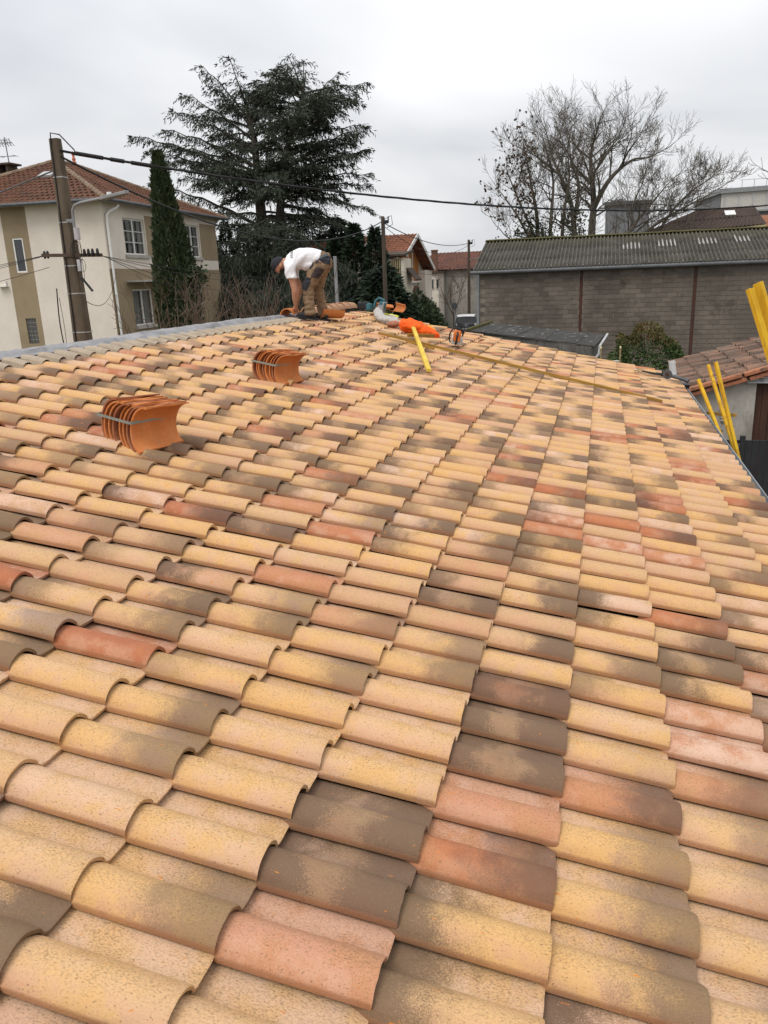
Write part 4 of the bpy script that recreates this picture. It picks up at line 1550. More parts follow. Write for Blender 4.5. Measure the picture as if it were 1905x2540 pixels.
for o, tip in limbs:
    d = tip - o
    L = d.length
    mid = o.lerp(tip, 0.5) + Vector((0, 0, 0.10 * L * (1 if tip.z > o.z else 1.6)))
    n = max(8, int(L / 0.22))
    pts = bez(o, mid, tip, n)
    sw = rnd.uniform(-.22, .22)
    pts = [p + VY * (sw * math.sin(3.0 * i / n)) + Vector((0, 0, .10 * math.sin(i * .9 + sw * 9) * i / n)) for i, p in enumerate(pts)]
    wood.tube(pts[::2] + ([pts[-1]] if len(pts) % 2 == 0 else []), [max(0.02, (0.03 + 0.013 * L) * (1 - 0.9 * i / max(1, (len(pts[::2]) - 1)))) for i in range(len(pts[::2]) + (1 if len(pts) % 2 == 0 else 0))], 5, cap=False)
    hd = Vector((d.x, d.y, 0)).normalized()
    sd = Vector((-hd.y, hd.x, 0))
    for i in range(1, n):
        t = i / (n - 1)
        if t < 0.16:
            continue
        prob = 1.0 if t > 0.25 else 0.5
        for sgn in (-1, 1):
            if rnd.random() > prob:
                continue
            bl = rnd.uniform(0.6, 1.6) * (1.15 - 0.75 * t) + 0.22
            dirv = (hd * rnd.uniform(0.35, 0.8) + sd * sgn * rnd.uniform(0.5, 1.0)).normalized() + Vector((0, 0, rnd.uniform(-0.30, 0.35)))
            ns = max(3, int(bl / 0.085))
            for j in range(ns):
                u = j / ns
                p = pts[i] + dirv * (bl * u) - Vector((0, 0, 0.42 * bl * u * u))
                for _ in range(2):
                    SP.append(p + Vector((rnd.gauss(0, .04), rnd.gauss(0, .04), rnd.gauss(0, .03))))
                    SD.append(dirv * rnd.uniform(0.3, 1.0) + Vector((rnd.gauss(0, .35), rnd.gauss(0, .35), rnd.uniform(-1.3, 0.1))))
                    SL.append(rnd.uniform(0.12, 0.34))
    for j in range(10):      # tip tuft
        SP.append(tip)
        SD.append(hd + Vector((rnd.gauss(0, .4), rnd.gauss(0, .4), rnd.uniform(-.6, .4))))
        SL.append(rnd.uniform(.2, .4))
wood.build('trunk', M['bark'], cedar, smooth=True)
SL = np.array(SL)
o = sprays('crown', [tuple(p) for p in SP], [tuple(p) for p in SD], SL, SL * 0.18 + 0.010, M['cedar'], cedar, rng)
N_CEDAR = len(SP)


# --- drooping low cedar foliage and conifers ---
def conifer(base, h, r, label, name='conifer_tree', mat='conifer', n=5200, seed=1, droop=0.2, power=0.8, group=None, cat='tree', z0=0.3):
    base = Vector(base)
    t = empty(name, base)
    tag(t, label, cat, group)
    g = np.random.default_rng(seed)
    w = MB()
    w.tube([base, base + Vector((0, 0, h * 0.95))], [max(0.08, r * 0.11), 0.03], 7)
    w.build('trunk', M['bark'], t)
    f = g.random(n) ** 1.25
    az = g.random(n) * 2 * np.pi
    lob = 1 + 0.22 * np.sin(az * 3 + seed) * np.sin(f * 9 + seed * 2) + 0.15 * np.sin(az * 7 + f * 23)
    rad = r * np.minimum(1.0, (1 - f) ** power * 1.1 + 0.015) * lob * (0.45 + 0.55 * g.random(n) ** 0.45)
    P = np.stack([base.x + rad * np.cos(az), base.y + rad * np.sin(az), base.z + z0 + f * (h - z0)], 1)
    D = np.stack([np.cos(az) + g.normal(0, .35, n), np.sin(az) + g.normal(0, .35, n), g.normal(0.75 - droop * 2.5, .4, n)], 1)
    L = g.uniform(0.18, 0.46, n) * (0.5 + 0.5 * min(1.5, r / 1.6))
    sprays('crown', P, D, L, L * 0.34, M[mat], t, g)
    return t


cz = [(-22.9, 48.4, 7.5, 1.5), (-21.7, 48.0, 8.3, 1.2), (-20.6, 48.2, 8.1, 1.1), (-19.6, 48.6, 8.2, 1.1), (-18.5, 48.8, 7.4, 1.2), (-15.4, 48.6, 7.2, 1.5), (-14.1, 48.9, 6.9, 1.4)]
names = ['leftmost', 'second', 'third', 'fourth', 'fifth', 'sixth', 'rightmost']
for k, (x, y, h, r) in enumerate(cz):
    conifer((x, y, 0), h, r, '%s upright dark conifer from the left in the row behind the cedar trunk' % names[k] if 0 < k < 6 else '%s upright dark conifer in the row behind the cedar trunk' % names[k], seed=20 + k, n=3600, group='conifers behind the cedar')
conifer((-11.6, 43.2, 0), 7.35, 1.45, 'tall pointed dark conifer left of the wooden pole', seed=31, n=6500, group='conifers by the wooden pole')
conifer((-10.35, 43.0, 0), 7.1, 1.2, 'dark conifer directly behind the wooden pole', seed=32, n=5500, group='conifers by the wooden pole')
conifer((-12.9, 43.6, 0), 6.6, 1.5, 'dark conifer third left of the wooden pole', seed=33, n=5500, group='conifers by the wooden pole')
conifer((-14.2, 44.0, 0), 5.9, 1.6, 'lower dark conifer beneath the right side of the cedar', seed=34, n=5500, group='conifers by the wooden pole')
conifer((-13.6, 46.5, 0), 7.9, 1.7, 'tall dark conifer hiding the left of the gabled house', seed=36, n=6000, group='conifers by the wooden pole')
conifer((-9.3, 40.6, 0), 5.0, 1.9, 'low spreading dark conifer right of the wooden pole before the gabled house', seed=35, n=6500, droop=0.3, power=0.55, group='conifers by the wooden pole')


def leafy(base, rad, label, name='shrub', mat='hedge', n=3000, seed=1, leaf=0.12, cat='shrub', group=None, top=None, fill=0.55, width=0.5):
    """rounded shrub: rad=(rx, ry, rz) with its centre at base + rz"""
    base = Vector(base)
    t = empty(name, base)
    tag(t, label, cat, group)
    g = np.random.default_rng(seed)
    w = MB()
    for k in range(5):
        a = k * 1.26
        w.tube([base + Vector((.05 * math.cos(a), .05 * math.sin(a), 0)), base + Vector((rad[0] * .4 * math.cos(a), rad[1] * .4 * math.sin(a), rad[2] * 1.1))], [.03, .01], 5)
    w.build('trunk', M['bark'], t)
    U = g.normal(size=(n, 3))
    U /= np.linalg.norm(U, axis=1, keepdims=True)
    sh = (fill + (1 - fill) * g.random(n) ** 0.5)
    lump = 1 + 0.13 * np.sin(U[:, 0] * 6 + seed) * np.sin(U[:, 1] * 5 + seed) + 0.10 * np.sin(U[:, 2] * 9 + U[:, 0] * 7)
    if top:
        U = np.sign(U) * np.abs(U) ** 0.8
    P = U * (sh * lump)[:, None] * np.array(rad) + np.array([base.x, base.y, base.z + rad[2]])
    P[:, 2] = np.maximum(P[:, 2], base.z + 0.05)
    D = U + g.normal(0, .7, (n, 3)) + np.array([0, 0, 0.15])
    L = g.uniform(0.6, 1.3, n) * leaf
    if top:
        s_ = P[:, 2] > base.z + rad[2] * 1.72 + g.normal(0, .12, n) * rad[2]
        sprays('crown', P[~s_], D[~s_], L[~s_], L[~s_] * width, M[mat], t, g)
        sprays('new_growth', P[s_], D[s_], L[s_], L[s_] * width, M[top], t, g)
    else:
        sprays('crown', P, D, L, L * width, M[mat], t, g)
    return t


# wide drooping cedar boughs near the ground behind the worker
def weeping(base, w_, h, label, seed, n=5000):
    base = Vector(base)
    t = empty('weeping_conifer', base)
    tag(t, label, 'tree', 'weeping conifers behind the worker')
    g = np.random.default_rng(seed)
    r_ = random.Random(seed)
    w = MB()
    P, D, L = [], [], []
    for k in range(44):
        az = r_.uniform(0, 2 * math.pi)
        el = r_.uniform(0.3, 1.0)
        top = base + Vector((0, 0, h * el))
        end = top + VX * math.cos(az) * w_ * r_.uniform(.6, 1) * (1.25 - .5 * el) + VY * math.sin(az) * w_ * .6 * r_.uniform(.5, 1) - Vector((0, 0, r_.uniform(.5, 1.6)))
        pts = bez(top - Vector((0, 0, .5)), top.lerp(end, .5) + Vector((0, 0, .6)), end, 14)
        w.tube(pts, [0.05 * (1 - .8 * i / 13) for i in range(14)], 4, cap=False)
        for i in range(2, 14):
            for _ in range(n // 330):
                P.append(pts[i] + Vector((r_.gauss(0, .3), r_.gauss(0, .3), r_.gauss(-.1, .16))))
                D.append(Vector((r_.gauss(0, .35), r_.gauss(0, .35), -1)))
                L.append(r_.uniform(.2, .55))
    w.tube([base, base + Vector((0, 0, h))], [.18, .03], 6)
    w.build('trunk', M['bark'], t)
    L = np.array(L)
    sprays('crown', [tuple(p) for p in P], [tuple(p) for p in D], L, L * .14 + .01, M['cedar'], t, g)


for k, (x, y, w_, h, lab) in enumerate((
        (-19.4, 42.4, 2.6, 6.6, 'weeping dark conifer filling the gap beside the villa wall'),
        (-17.4, 41.6, 2.8, 6.3, 'weeping dark conifer left of the cedar trunk foot'),
        (-15.2, 41.0, 2.9, 6.5, 'weeping dark conifer directly behind the worker'),
        (-13.0, 40.4, 2.7, 6.1, 'weeping dark conifer behind the grey metal post'),
        (-16.8, 38.6, 2.8, 4.9, 'low weeping conifer left of the worker'),
        (-14.4, 37.6, 2.8, 4.7, 'low weeping conifer below the worker'),
        (-12.0, 37.4, 2.6, 4.5, 'low weeping conifer left of the wooden pole foot'))):
    weeping((x, y, 0), w_, h, lab, 41 + k, 9000)

# narrow cypress before the villa
cy = empty('cypress_tree', (-10.85, 21.6, 0))
tag(cy, 'narrow column shaped cypress standing before the villa windows', 'tree')
g = np.random.default_rng(3)
q = MB()
q.tube([(-10.85, 21.6, 0), (-10.9, 21.6, 7.6)], [.13, .02], 7)
q.build('trunk', M['bark'], cy)
n = 15000
f = g.random(n)
zz_ = 0.4 + f * 7.75
az = g.random(n) * 2 * np.pi
prof = np.interp(zz_, [0.4, 2.0, 3.8, 5.0, 6.3, 7.2, 7.8, 8.15], [.45, .64, .63, .53, .38, .25, .14, .04])
prof = prof * (1 + .10 * np.sin(az * 4 + zz_ * 1.3) + .10 * np.sin(az * 9 + zz_ * 3.1))
rr = prof * (0.62 + 0.38 * g.random(n) ** .5)
lean = -0.05 * (zz_ - 4)
P = np.stack([-10.85 + lean + rr * np.cos(az), 21.6 + rr * np.sin(az), zz_], 1)
D = np.stack([np.cos(az) * .45 + g.normal(0, .22, n), np.sin(az) * .45 + g.normal(0, .22, n), 1 + g.normal(0, .35, n)], 1)
L = g.uniform(.09, .24, n)
sprays('crown', P, D, L, L * .36, M['cypress'], cy, g)
# a ragged side shoot
sh = g.normal(0, .12, (420, 3)) * np.array([1.5, 1, 1.2]) + np.array([-10.22, 21.5, 4.65])
sprays('side_shoot', sh, g.normal(0, .6, (420, 3)) + np.array([.8, 0, .3]), .16, .06, M['cypress'], cy, g)


# ------------------------------------------------------------------ bare trees
def bare_tree(name, stems, label, seed, levels=3, mat='bark_grey', twig_len=1.0, spread=0.75, group=None, leaves=0, leaf_side=None, ivy=None, dens=1.0, zmin=0.25, minr=0.011):
    """stems: list of (polyline, base radius, end radius)"""
    r_ = random.Random(seed)
    base = Vector(stems[0][0][0])
    t = empty(name, base)
    tag(t, label, 'tree', group)
    w = MB()
    tw = MB()
    ends = []

    def grow(p, d, L, rad, lev):
        n = 4 if lev > 1 else 3
        pts = [p]
        dd = d.copy()
        for i in range(n):
            dd = (dd + Vector((r_.gauss(0, .17), r_.gauss(0, .17), r_.gauss(0.07, .13)))).normalized()
            pts.append(pts[-1] + dd * L / n)
        rads = [max(minr, rad * (1 - 0.62 * i / n)) for i in range(n + 1)]
        (w if lev >= 2 else tw).tube(pts, rads, 4 if lev >= 2 else 3, cap=False)
        if lev <= 0:
            ends.append(pts[-1])
            return
        k = max(2, int((2 if lev == 1 else 3) * dens + r_.random() * 2))
        for j in range(k):
            u = 0.25 + 0.75 * (j + r_.random() * .8) / k
            u = min(.99, u)
            i = min(n - 1, int(u * n))
            q_ = pts[i].lerp(pts[i + 1], u * n - i)
            ax = Vector((r_.gauss(0, 1), r_.gauss(0, 1), r_.gauss(0, .6)))
            ax = (ax - dd * ax.dot(dd)).normalized()
            nd_ = (dd * (1 - spread * .55) + ax * spread * r_.uniform(.6, 1.1) + Vector((0, 0, .12))).normalized()
            grow(q_, nd_, L * r_.uniform(.45, .72), rads[i] * .62, lev - 1)
        grow(pts[-1], dd, L * .55, rads[-1], lev - 1)

    for (poly, r0, r1) in stems:
        P = [Vector(p) for p in poly]
        n = len(P)
        # smooth the stem
        fine = []
        for i in range(n - 1):
            a = P[max(0, i - 1)]
            b_, c_ = P[i], P[i + 1]
            e_ = P[min(n - 1, i + 2)]
            for s_ in range(5):
                u = s_ / 5
                fine.append(0.5 * ((2 * b_) + (c_ - a) * u + (2 * a - 5 * b_ + 4 * c_ - e_) * u * u + (3 * b_ - a - 3 * c_ + e_) * u ** 3))
        fine.append(P[-1])
        m_ = len(fine)
        rads = [r0 + (r1 - r0) * (i / (m_ - 1)) ** .8 for i in range(m_)]
        w.tube(fine, rads, 7, cap=False)
        tot = sum((fine[i + 1] - fine[i]).length for i in range(m_ - 1))
        nb = int(tot * 1.15 * dens)
        for j in range(nb):
            u = zmin + (1 - zmin) * (j + r_.random()) / nb
            i = min(m_ - 2, int(u * (m_ - 1)))
            dd = (fine[i + 1] - fine[i]).normalized()
            ax = Vector((r_.gauss(0, 1), r_.gauss(0, 1), r_.gauss(0, .5)))
            ax = (ax - dd * ax.dot(dd)).normalized()
            nd_ = (dd * .45 + ax * spread + Vector((0, 0, .15))).normalized()
            grow(fine[i], nd_, twig_len * r_.uniform(.7, 1.5) * (1.25 - .5 * u), rads[i] * .5, levels - 1)
        grow(fine[-1], (fine[-1] - fine[-2]).normalized(), twig_len * 1.1, rads[-1], levels - 1)
    w.build('trunk', M[mat], t, smooth=True)
    tag(tw.build('twigs', M[mat], t), kind='stuff')
    g_ = np.random.default_rng(seed)
    if leaves:
        E_ = [e_ for e_ in ends if leaf_side is None or leaf_side(e_)]
        r_.shuffle(E_)
        pp = [tuple(e_ + Vector((r_.gauss(0, .08), r_.gauss(0, .08), r_.gauss(-.05, .08)))) for e_ in E_[:leaves]]
        if pp:
            pp = [(a + r_.gauss(0, .05), b_ + r_.gauss(0, .05), c_ + r_.gauss(0, .05)) for (a, b_, c_) in pp for _ in range(2)]
            sprays('dead_leaves', pp, g_.normal(0, .6, (len(pp), 3)) + np.array([0, 0, -.6]), .19, .16, M['dead_leaf'], t, g_)
    if ivy:
        Pp, Dd = [], []
        for (c_, rad, nn) in ivy:
            U = g_.normal(0, .5, (nn, 3)) * np.array(rad) + np.array(c_)
            Pp.append(U)
            Dd.append(g_.normal(0, .6, (nn, 3)) + np.array([0, 0, -.3]))
        Pp, Dd = np.vstack(Pp), np.vstack(Dd)
        sprays('ivy', Pp, Dd, .16, .12, M['hedge'], t, g_)
    return len(ends)


NB = 0
NB += bare_tree('bare_tree', [
    ([(1.00, 56.00, 0.00), (1.05, 56.00, 6.70), (1.10, 56.20, 8.72), (0.90, 56.40, 10.44), (0.80, 56.60, 11.82), (1.00, 56.80, 12.68)], 0.33, 0.06),
    ([(1.10, 56.10, 8.38), (1.90, 56.30, 9.92), (2.70, 56.50, 10.78), (3.50, 56.80, 11.30), (4.30, 57.00, 11.39)], 0.20, 0.04),
    ([(2.70, 56.50, 10.78), (3.10, 56.00, 11.64), (3.50, 55.80, 12.16)], 0.09, 0.03),
    ([(0.90, 56.40, 10.44), (1.70, 56.00, 11.47), (2.30, 55.80, 12.33)], 0.10, 0.03),
    ([(0.82, 56.50, 11.47), (0.00, 56.60, 12.16), (-0.40, 56.60, 12.68)], 0.08, 0.03),
    ([(1.00, 56.20, 9.92), (-0.10, 56.00, 10.96), (-0.90, 55.60, 12.33)], 0.09, 0.03)],
    'tallest bare tree with a forked trunk behind the warehouse roof', 101, levels=4, minr=.008, twig_len=1.75, dens=1.15)
NB += bare_tree('bare_tree', [
    ([(-0.10, 53.50, 0.00), (0.00, 53.50, 6.90), (-0.50, 53.60, 9.24), (-1.30, 53.80, 10.96), (-1.70, 54.00, 12.07)], 0.24, 0.04),
    ([(-0.05, 53.50, 7.52), (0.20, 53.30, 9.58), (-0.30, 53.20, 10.96), (-0.40, 53.00, 11.64)], 0.15, 0.03),
    ([(-1.15, 53.70, 10.44), (-2.00, 53.60, 11.13), (-2.60, 53.40, 11.56)], 0.09, 0.03)],
    'upright bare tree just left of the tallest forked one', 102, levels=4, minr=.008, twig_len=1.6, dens=.95)
NB += bare_tree('bare_tree', [
    ([(-2.0, 50.6, 0), (-2.1, 50.6, 7.0), (-2.5, 50.6, 9.4), (-2.8, 50.6, 11.0)], 0.19, 0.03),
    ([(-1.4, 50.2, 0), (-1.3, 50.2, 7.0), (-1.2, 50.2, 9.6), (-1.6, 50.2, 11.2)], 0.17, 0.03),
    ([(-0.7, 50.6, 0), (-0.6, 50.6, 7.0), (-0.3, 50.6, 9.6), (-0.4, 50.6, 11.0)], 0.17, 0.03),
    ([(-2.08, 50.6, 5.6), (-3.3, 50.2, 7.8), (-4.0, 50.0, 8.8)], 0.11, 0.03),
    ([(-2.1, 50.6, 6.2), (-3.3, 50.6, 8.8), (-3.9, 50.6, 10.2)], 0.10, 0.03),
    ([(-2.06, 50.6, 4.6), (-3.2, 50.2, 6.0), (-4.1, 50.0, 6.8)], 0.10, 0.03)],
    'many stemmed bare tree with brown dead leaves left above the warehouse roof end', 103, levels=4, minr=.008, twig_len=1.35, dens=.95, leaves=280, leaf_side=lambda p: p.x < -2.3 + 0.25 * random.random(),
    ivy=[((-2.3, 50.3, 6.6), (1.5, .8, 1.0), 900), ((0.0, 50.6, 7.2), (.9, .6, 1.6), 700)])
NB += bare_tree('bare_tree', [
    ([(3.2, 49.5, 0), (3.1, 49.5, 5.6), (3.6, 49.6, 7.0), (4.4, 49.8, 8.0), (5.2, 50.2, 9.0)], 0.17, 0.03),
    ([(3.3, 49.5, 5.6), (4.6, 49.3, 6.8), (6.0, 49.4, 7.6), (7.2, 49.6, 8.2)], 0.13, 0.03),
    ([(3.4, 49.5, 6.6), (3.4, 49.8, 8.0), (3.8, 50.0, 9.0)], 0.10, 0.03),
    ([(3.15, 49.5, 4.2), (4.2, 49.5, 5.4), (5.6, 49.8, 7.6), (6.6, 50.0, 8.6), (7.2, 50.2, 9.0)], 0.11, 0.03)],
    'wide low bare tree right of the tallest one before the factory building', 104, levels=4, minr=.008, twig_len=1.5, dens=1.2)
NB += bare_tree('bare_tree', [
    ([(11.6, 45.5, 0), (11.5, 45.5, 6.0), (10.8, 45.5, 8.0), (9.9, 45.5, 8.8)], 0.12, 0.03)],
    'bare tree at the right edge with only its twigs in view', 105, levels=2, twig_len=0.8)
# tangled undergrowth behind the warehouse ridge
for k, x in enumerate((0.6, 2.4, 4.4, 6.4)):
    NB += bare_tree('bare_bush', [([(x + .4 * j, 48.2, 0), (x + .3 * j - .2, 48.2, 4.5), (x + .5 * j - .4, 48.2, 6.6)], 0.06, 0.02) for j in range(3)],
                    '%s tangle of bare branches rising behind the warehouse ridge' % ('leftmost', 'second', 'third', 'rightmost')[k], 110 + k, levels=2, twig_len=1.0, group='tangled bushes behind the warehouse', zmin=.55)

# bare brushwood just beyond the ridge, left of the worker
for k, (x, y, n_) in enumerate(((-6.3, 12.6, 9), (-5.2, 13.4, 10), (-4.4, 14.2, 10), (-5.5, 11.6, 8), (-5.8, 15.0, 9))):
    r_ = random.Random(200 + k)
    st = []
    for j in range(n_):
        a = r_.uniform(0, 6.28)
        e_ = r_.uniform(.3, 1.0)
        st.append(([(x + .1 * math.cos(a), y + .1 * math.sin(a), 0), (x + .35 * math.cos(a), y + .35 * math.sin(a), 2.4), (x + (.5 + .5 * e_) * math.cos(a), y + (.5 + .5 * e_) * math.sin(a), 3.5 + r_.uniform(.1, .75))], .022, .006))
    NB += bare_tree('bare_bush', st, ('brown leafless bush behind the membrane beside the cypress', 'brown leafless bush midway between the cypress and the worker', 'brown leafless bush close behind the worker', 'brown leafless bush nearest to the membrane below the villa door', 'tall leafless bush behind the others left of the worker')[k],
                    210 + k, levels=2, mat='twig', twig_len=.35, group='leafless bushes beyond the ridge', zmin=.5, dens=1.5, minr=.004)

# rough growth behind the ridge to the right of the worker, hedge and shrubs by the road
leafy((-7.6, 33.0, 0), (1.9, 1.2, 1.55), 'olive brown thicket behind the ridge right of the metal post', seed=51, mat='dry_grass', n=4200, leaf=.22, width=.25)
leafy((-9.6, 32.5, 0), (1.9, 1.2, 1.55), 'olive brown thicket below the weeping conifers', seed=52, mat='dry_grass', n=4200, leaf=.22, width=.25)
leafy((-7.9, 42.2, 0), (1.35, 1.2, 1.45), 'dark evergreen shrub below the gabled house', seed=53, n=3800, leaf=.2)
leafy((-7.05, 41.0, 0), (1.1, 1.1, 1.35), 'dark evergreen shrub left of the parked car', seed=54, n=3800, leaf=.2)
leafy((-8.2, 44.0, 0), (1.2, 1.1, 1.75), 'tall evergreen shrub against the gabled house wall', seed=55, n=3800, leaf=.2)
leafy((-8.4, 47.2, 0), (0.9, 1.0, 1.6), 'evergreen shrub behind the round road sign', seed=56, n=3000, leaf=.2)
leafy((3.15, 22.3, 0), (0.92, 0.92, 1.40), 'round clipped bush with reddish top before the block wall', name='round_bush', cat='bush', mat='photinia', top='photinia_red', seed=57, n=15000, leaf=.085, fill=.84, width=.55)
NB += bare_tree('bare_tree', [([(-8.6, 57.5, 0), (-8.6, 57.5, 1.8), (-8.8, 57.5, 3.0), (-8.7, 57.5, 4.2)], .07, .02), ([(-8.6, 57.5, 1.6), (-8.2, 57.5, 2.8), (-7.9, 57.5, 3.8)], .05, .02), ([(-8.6, 57.5, 1.7), (-9.2, 57.5, 2.9), (-9.5, 57.5, 3.6)], .05, .02)], 'yellowish bare sapling before the distant red roof', 120, levels=3, mat='twig', twig_len=.9, minr=.008, dens=1.3)
q = MB()
q.box((-7.95, 24.2, 1.5), (4.2, .16, 3.0), (0, 0, .12))
tag(q.build('garden_wall', M['render_white'], None), 'pale garden wall glimpsed behind the leafless bushes', 'wall')
print('cedar sprays', N_CEDAR, 'twig ends', NB)
# ------------------------------------------------------------------ block warehouse with a corrugated roof
WX0, WX1, WY = -3.80, 14.6, 37.1
ZG = 4.55
wh = empty('warehouse', (2.0, 39.0, 0))
tag(wh, 'long grey block warehouse under a mossy corrugated roof', 'warehouse')
q = MB()
q.box(((WX0 + WX1) / 2, WY + 0.1, 2.28), (WX1 - WX0, 0.2, 4.56))
wl = q.build('wall', M['mortar'], wh)
q = MB()
q.prism([(WX0, WY + .2, 0), (WX0, 46.0, 0), (WX0, 46.0, 4.4), (WX0, 41.5, 5.8), (WX0, WY + .2, 4.5)], (0.2, 0, 0))
q.build('end_wall', M['mortar'], wh)
bw, bh = 0.45, 0.205
blk = MB()
blk.box((0, 0, 0), (bw - 0.022, 0.03, bh - 0.02))
blkv = blk.build('block', M['block'], wl, bevel=0.004)
blkv_me = blkv.data
bpy.data.objects.remove(blkv)
cells = []
cutb = []
for j in range(22):
    z = 0.08 + (j + 0.5) * bh
    offx = 0.5 * bw if j % 2 else 0.0
    for i in range(42):
        x = WX0 + 0.12 + (i + 0.5) * bw - offx
        if x - bw / 2 < WX0 + 0.05 or x + bw / 2 > WX1:
            continue
        cut = [px_ for px_ in (0.93, 5.79, 10.65) if abs(x - px_) < bw * 0.5 + 0.06]
        if cut:
            for (l0, l1) in ((x - bw / 2 + .011, min(x + bw / 2 - .011, cut[0] - .075)), (max(x - bw / 2 + .011, cut[0] + .075), x + bw / 2 - .011)):
                if l1 - l0 > .03:
                    cutb.append(((l0 + l1) / 2, z, l1 - l0))
            continue
        d_ = (Vector((x, WY, z)) - CAM)
        vis = z > 1.75 - 0.09 * max(0, x) and x < 9.4
        cells.append((0 if vis else 1, d_.length, x, z))
cells.sort()
brnd = random.Random(9)
rest_b = MB()
for k, (v_, d_, x, z) in enumerate(cells):
    dy = brnd.uniform(-.004, .004)
    if k < 300:
        o = bpy.data.objects.new('block', blkv_me)
        COL.objects.link(o)
        o.parent = wl
        o.location = (x + brnd.uniform(-.006, .006), WY - 0.009 + dy, z + brnd.uniform(-.004, .004))
        o.rotation_euler = (0, brnd.uniform(-.008, .008), 0)
    else:
        rest_b.box((x, WY - 0.009 + dy, z), (bw - 0.022, 0.03, bh - 0.02))
for (x, z, w_) in cutb:
    rest_b.box((x, WY - 0.009, z), (w_, 0.03, bh - 0.02))
tag(rest_b.build('wall_blocks', M['block'], wl), kind='stuff')
for px_ in (0.93, 5.79, 10.65):
    q = MB()
    q.box((px_, WY - 0.03, 2.25), (0.13, 0.012, 4.5))
    q.box((px_, WY - 0.012, 2.25), (0.02, 0.03, 4.5))
    q.build('steel_post', M['rust'], wh)
# corrugated sheets
RY, RZh = 41.5, 6.02
EY = WY - 0.22
EZ = ZG + 0.06
sl_len = math.hypot(RY - EY, RZh - EZ)
sl_ang = math.atan2(RZh - EZ, RY - EY)
PIT = 0.177
SW = 6 * PIT
nrow = 3


def sheet_mesh(L, name='sheet'):
    b_ = MB()
    V, F = [], []
    n = 6 * 8 + 2
    for t in (0, 1):
        for k in range(n + 1):
            xx = SW * k / (n - 2)
            V.append((xx, L * t, 0.05 * math.sin(2 * math.pi * xx / PIT)))
    for k in range(n):
        F.append((k, k + 1, n + 1 + k + 1, n + 1 + k))
    m0 = len(V)
    for k in range(n + 1):
        V.append((V[k][0], V[k][1], V[k][2] - 0.014))
    for k in range(n):
        F.append((k + 1, k, m0 + k, m0 + k + 1))
    me_ = bpy.data.meshes.new(name)
    me_.from_pydata(V, [], F)
    me_.shade_smooth()
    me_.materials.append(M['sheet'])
    me_.update()
    return me_


rfw = MB()
rfw.add([(WX0 - .2, EY, EZ - .10), (WX1, EY, EZ - .10), (WX1, RY, RZh - .10), (WX0 - .2, RY, RZh - .10), (WX1, 46.2, EZ - .10), (WX0 - .2, 46.2, EZ - .10)], [(0, 1, 2, 3), (3, 2, 4, 5)])
rw = rfw.build('roof', M['dark_wood'], wh)
Ls = sl_len / nrow
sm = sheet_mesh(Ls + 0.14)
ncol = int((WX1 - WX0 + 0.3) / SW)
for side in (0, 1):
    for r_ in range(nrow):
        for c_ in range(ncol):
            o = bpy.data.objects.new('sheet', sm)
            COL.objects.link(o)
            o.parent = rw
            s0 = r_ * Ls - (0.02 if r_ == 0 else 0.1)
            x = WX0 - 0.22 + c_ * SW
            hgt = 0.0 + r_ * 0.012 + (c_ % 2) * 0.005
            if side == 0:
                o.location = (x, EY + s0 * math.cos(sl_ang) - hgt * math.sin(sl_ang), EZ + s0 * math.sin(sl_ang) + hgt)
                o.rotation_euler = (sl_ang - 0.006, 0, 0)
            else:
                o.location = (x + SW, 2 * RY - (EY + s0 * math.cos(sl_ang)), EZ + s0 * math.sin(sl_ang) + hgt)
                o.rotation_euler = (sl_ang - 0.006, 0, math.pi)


def on_roof(x, s, h=0.0):
    return Vector((x, EY + s * math.cos(sl_ang) - h * math.sin(sl_ang), EZ + s * math.sin(sl_ang) + h * math.cos(sl_ang)))


# bare pale crests where the weather has stripped the coating
for gx, s0, n_ in ((2.62, 2.2, 5), (4.32, 2.4, 5), (6.10, 2.5, 5), (7.72, 2.6, 4)):
    for k in range(n_):
        x = WX0 - 0.22 + round((gx + k * PIT - WX0 + 0.22) / PIT) * PIT + PIT * 0.25
        L = brnd.uniform(.8, 1.25)
        q = MB()
        V, F = [], []
        for t in range(5):
            wv = 0.042 * (1 - 0.35 * abs(t - 2) / 2) * brnd.uniform(.75, 1.2)
            for kk, a in enumerate((-1, -.5, 0, .5, 1)):
                xx = a * wv
                V.append(on_roof(x + xx, s0 + L * t / 4, 0.05 * math.cos(2 * math.pi * xx / PIT) + 0.034))
        for t in range(4):
            for kk in range(4):
                F.append((t * 5 + kk, t * 5 + kk + 1, (t + 1) * 5 + kk + 1, (t + 1) * 5 + kk))
        q.add(V, F)
        q.build('worn_patch', M['sheet_worn'], rw, smooth=True)
# ridge cap with moss, fixing caps
q = MB()
q.tube([(WX0 - .22, RY, RZh + .06)] + [(x, RY + brnd.uniform(-.02, .02), RZh + .065 + brnd.uniform(-.015, .02)) for x in np.arange(WX0 + .3, WX1, .5)] + [(WX1, RY, RZh + .06)], 0.10, 8, squash=(1.3, .55))
q.build('ridge_cap', M['moss'], rw, smooth=True)
for k in range(16):
    q = MB()
    q.ball(on_roof(WX0 - 0.22 + PIT * (.25 + 4 * k) , 0.12, 0.05), .022, 6, 4)
    q.build('fixing_cap', M['lightgrey'], rw)
q = MB()
q.tube([(WX0 - .3, EY - .07, EZ - .10), (WX1, EY - .07, EZ - .10)], 0.085, 10)
gu = q.build('gutter', M['dark_zinc'], wh, smooth=True)
q = MB()
q.tube([(WX0 + .05, EY - .05, EZ - .15), (WX0 + .05, EY - .03, EZ - .3), (WX0 + .03, WY - .07, EZ - .62), (WX0 + .02, WY - .07, 2.4), (WX0 + .02, WY - .07, 0.1)], 0.055, 10)
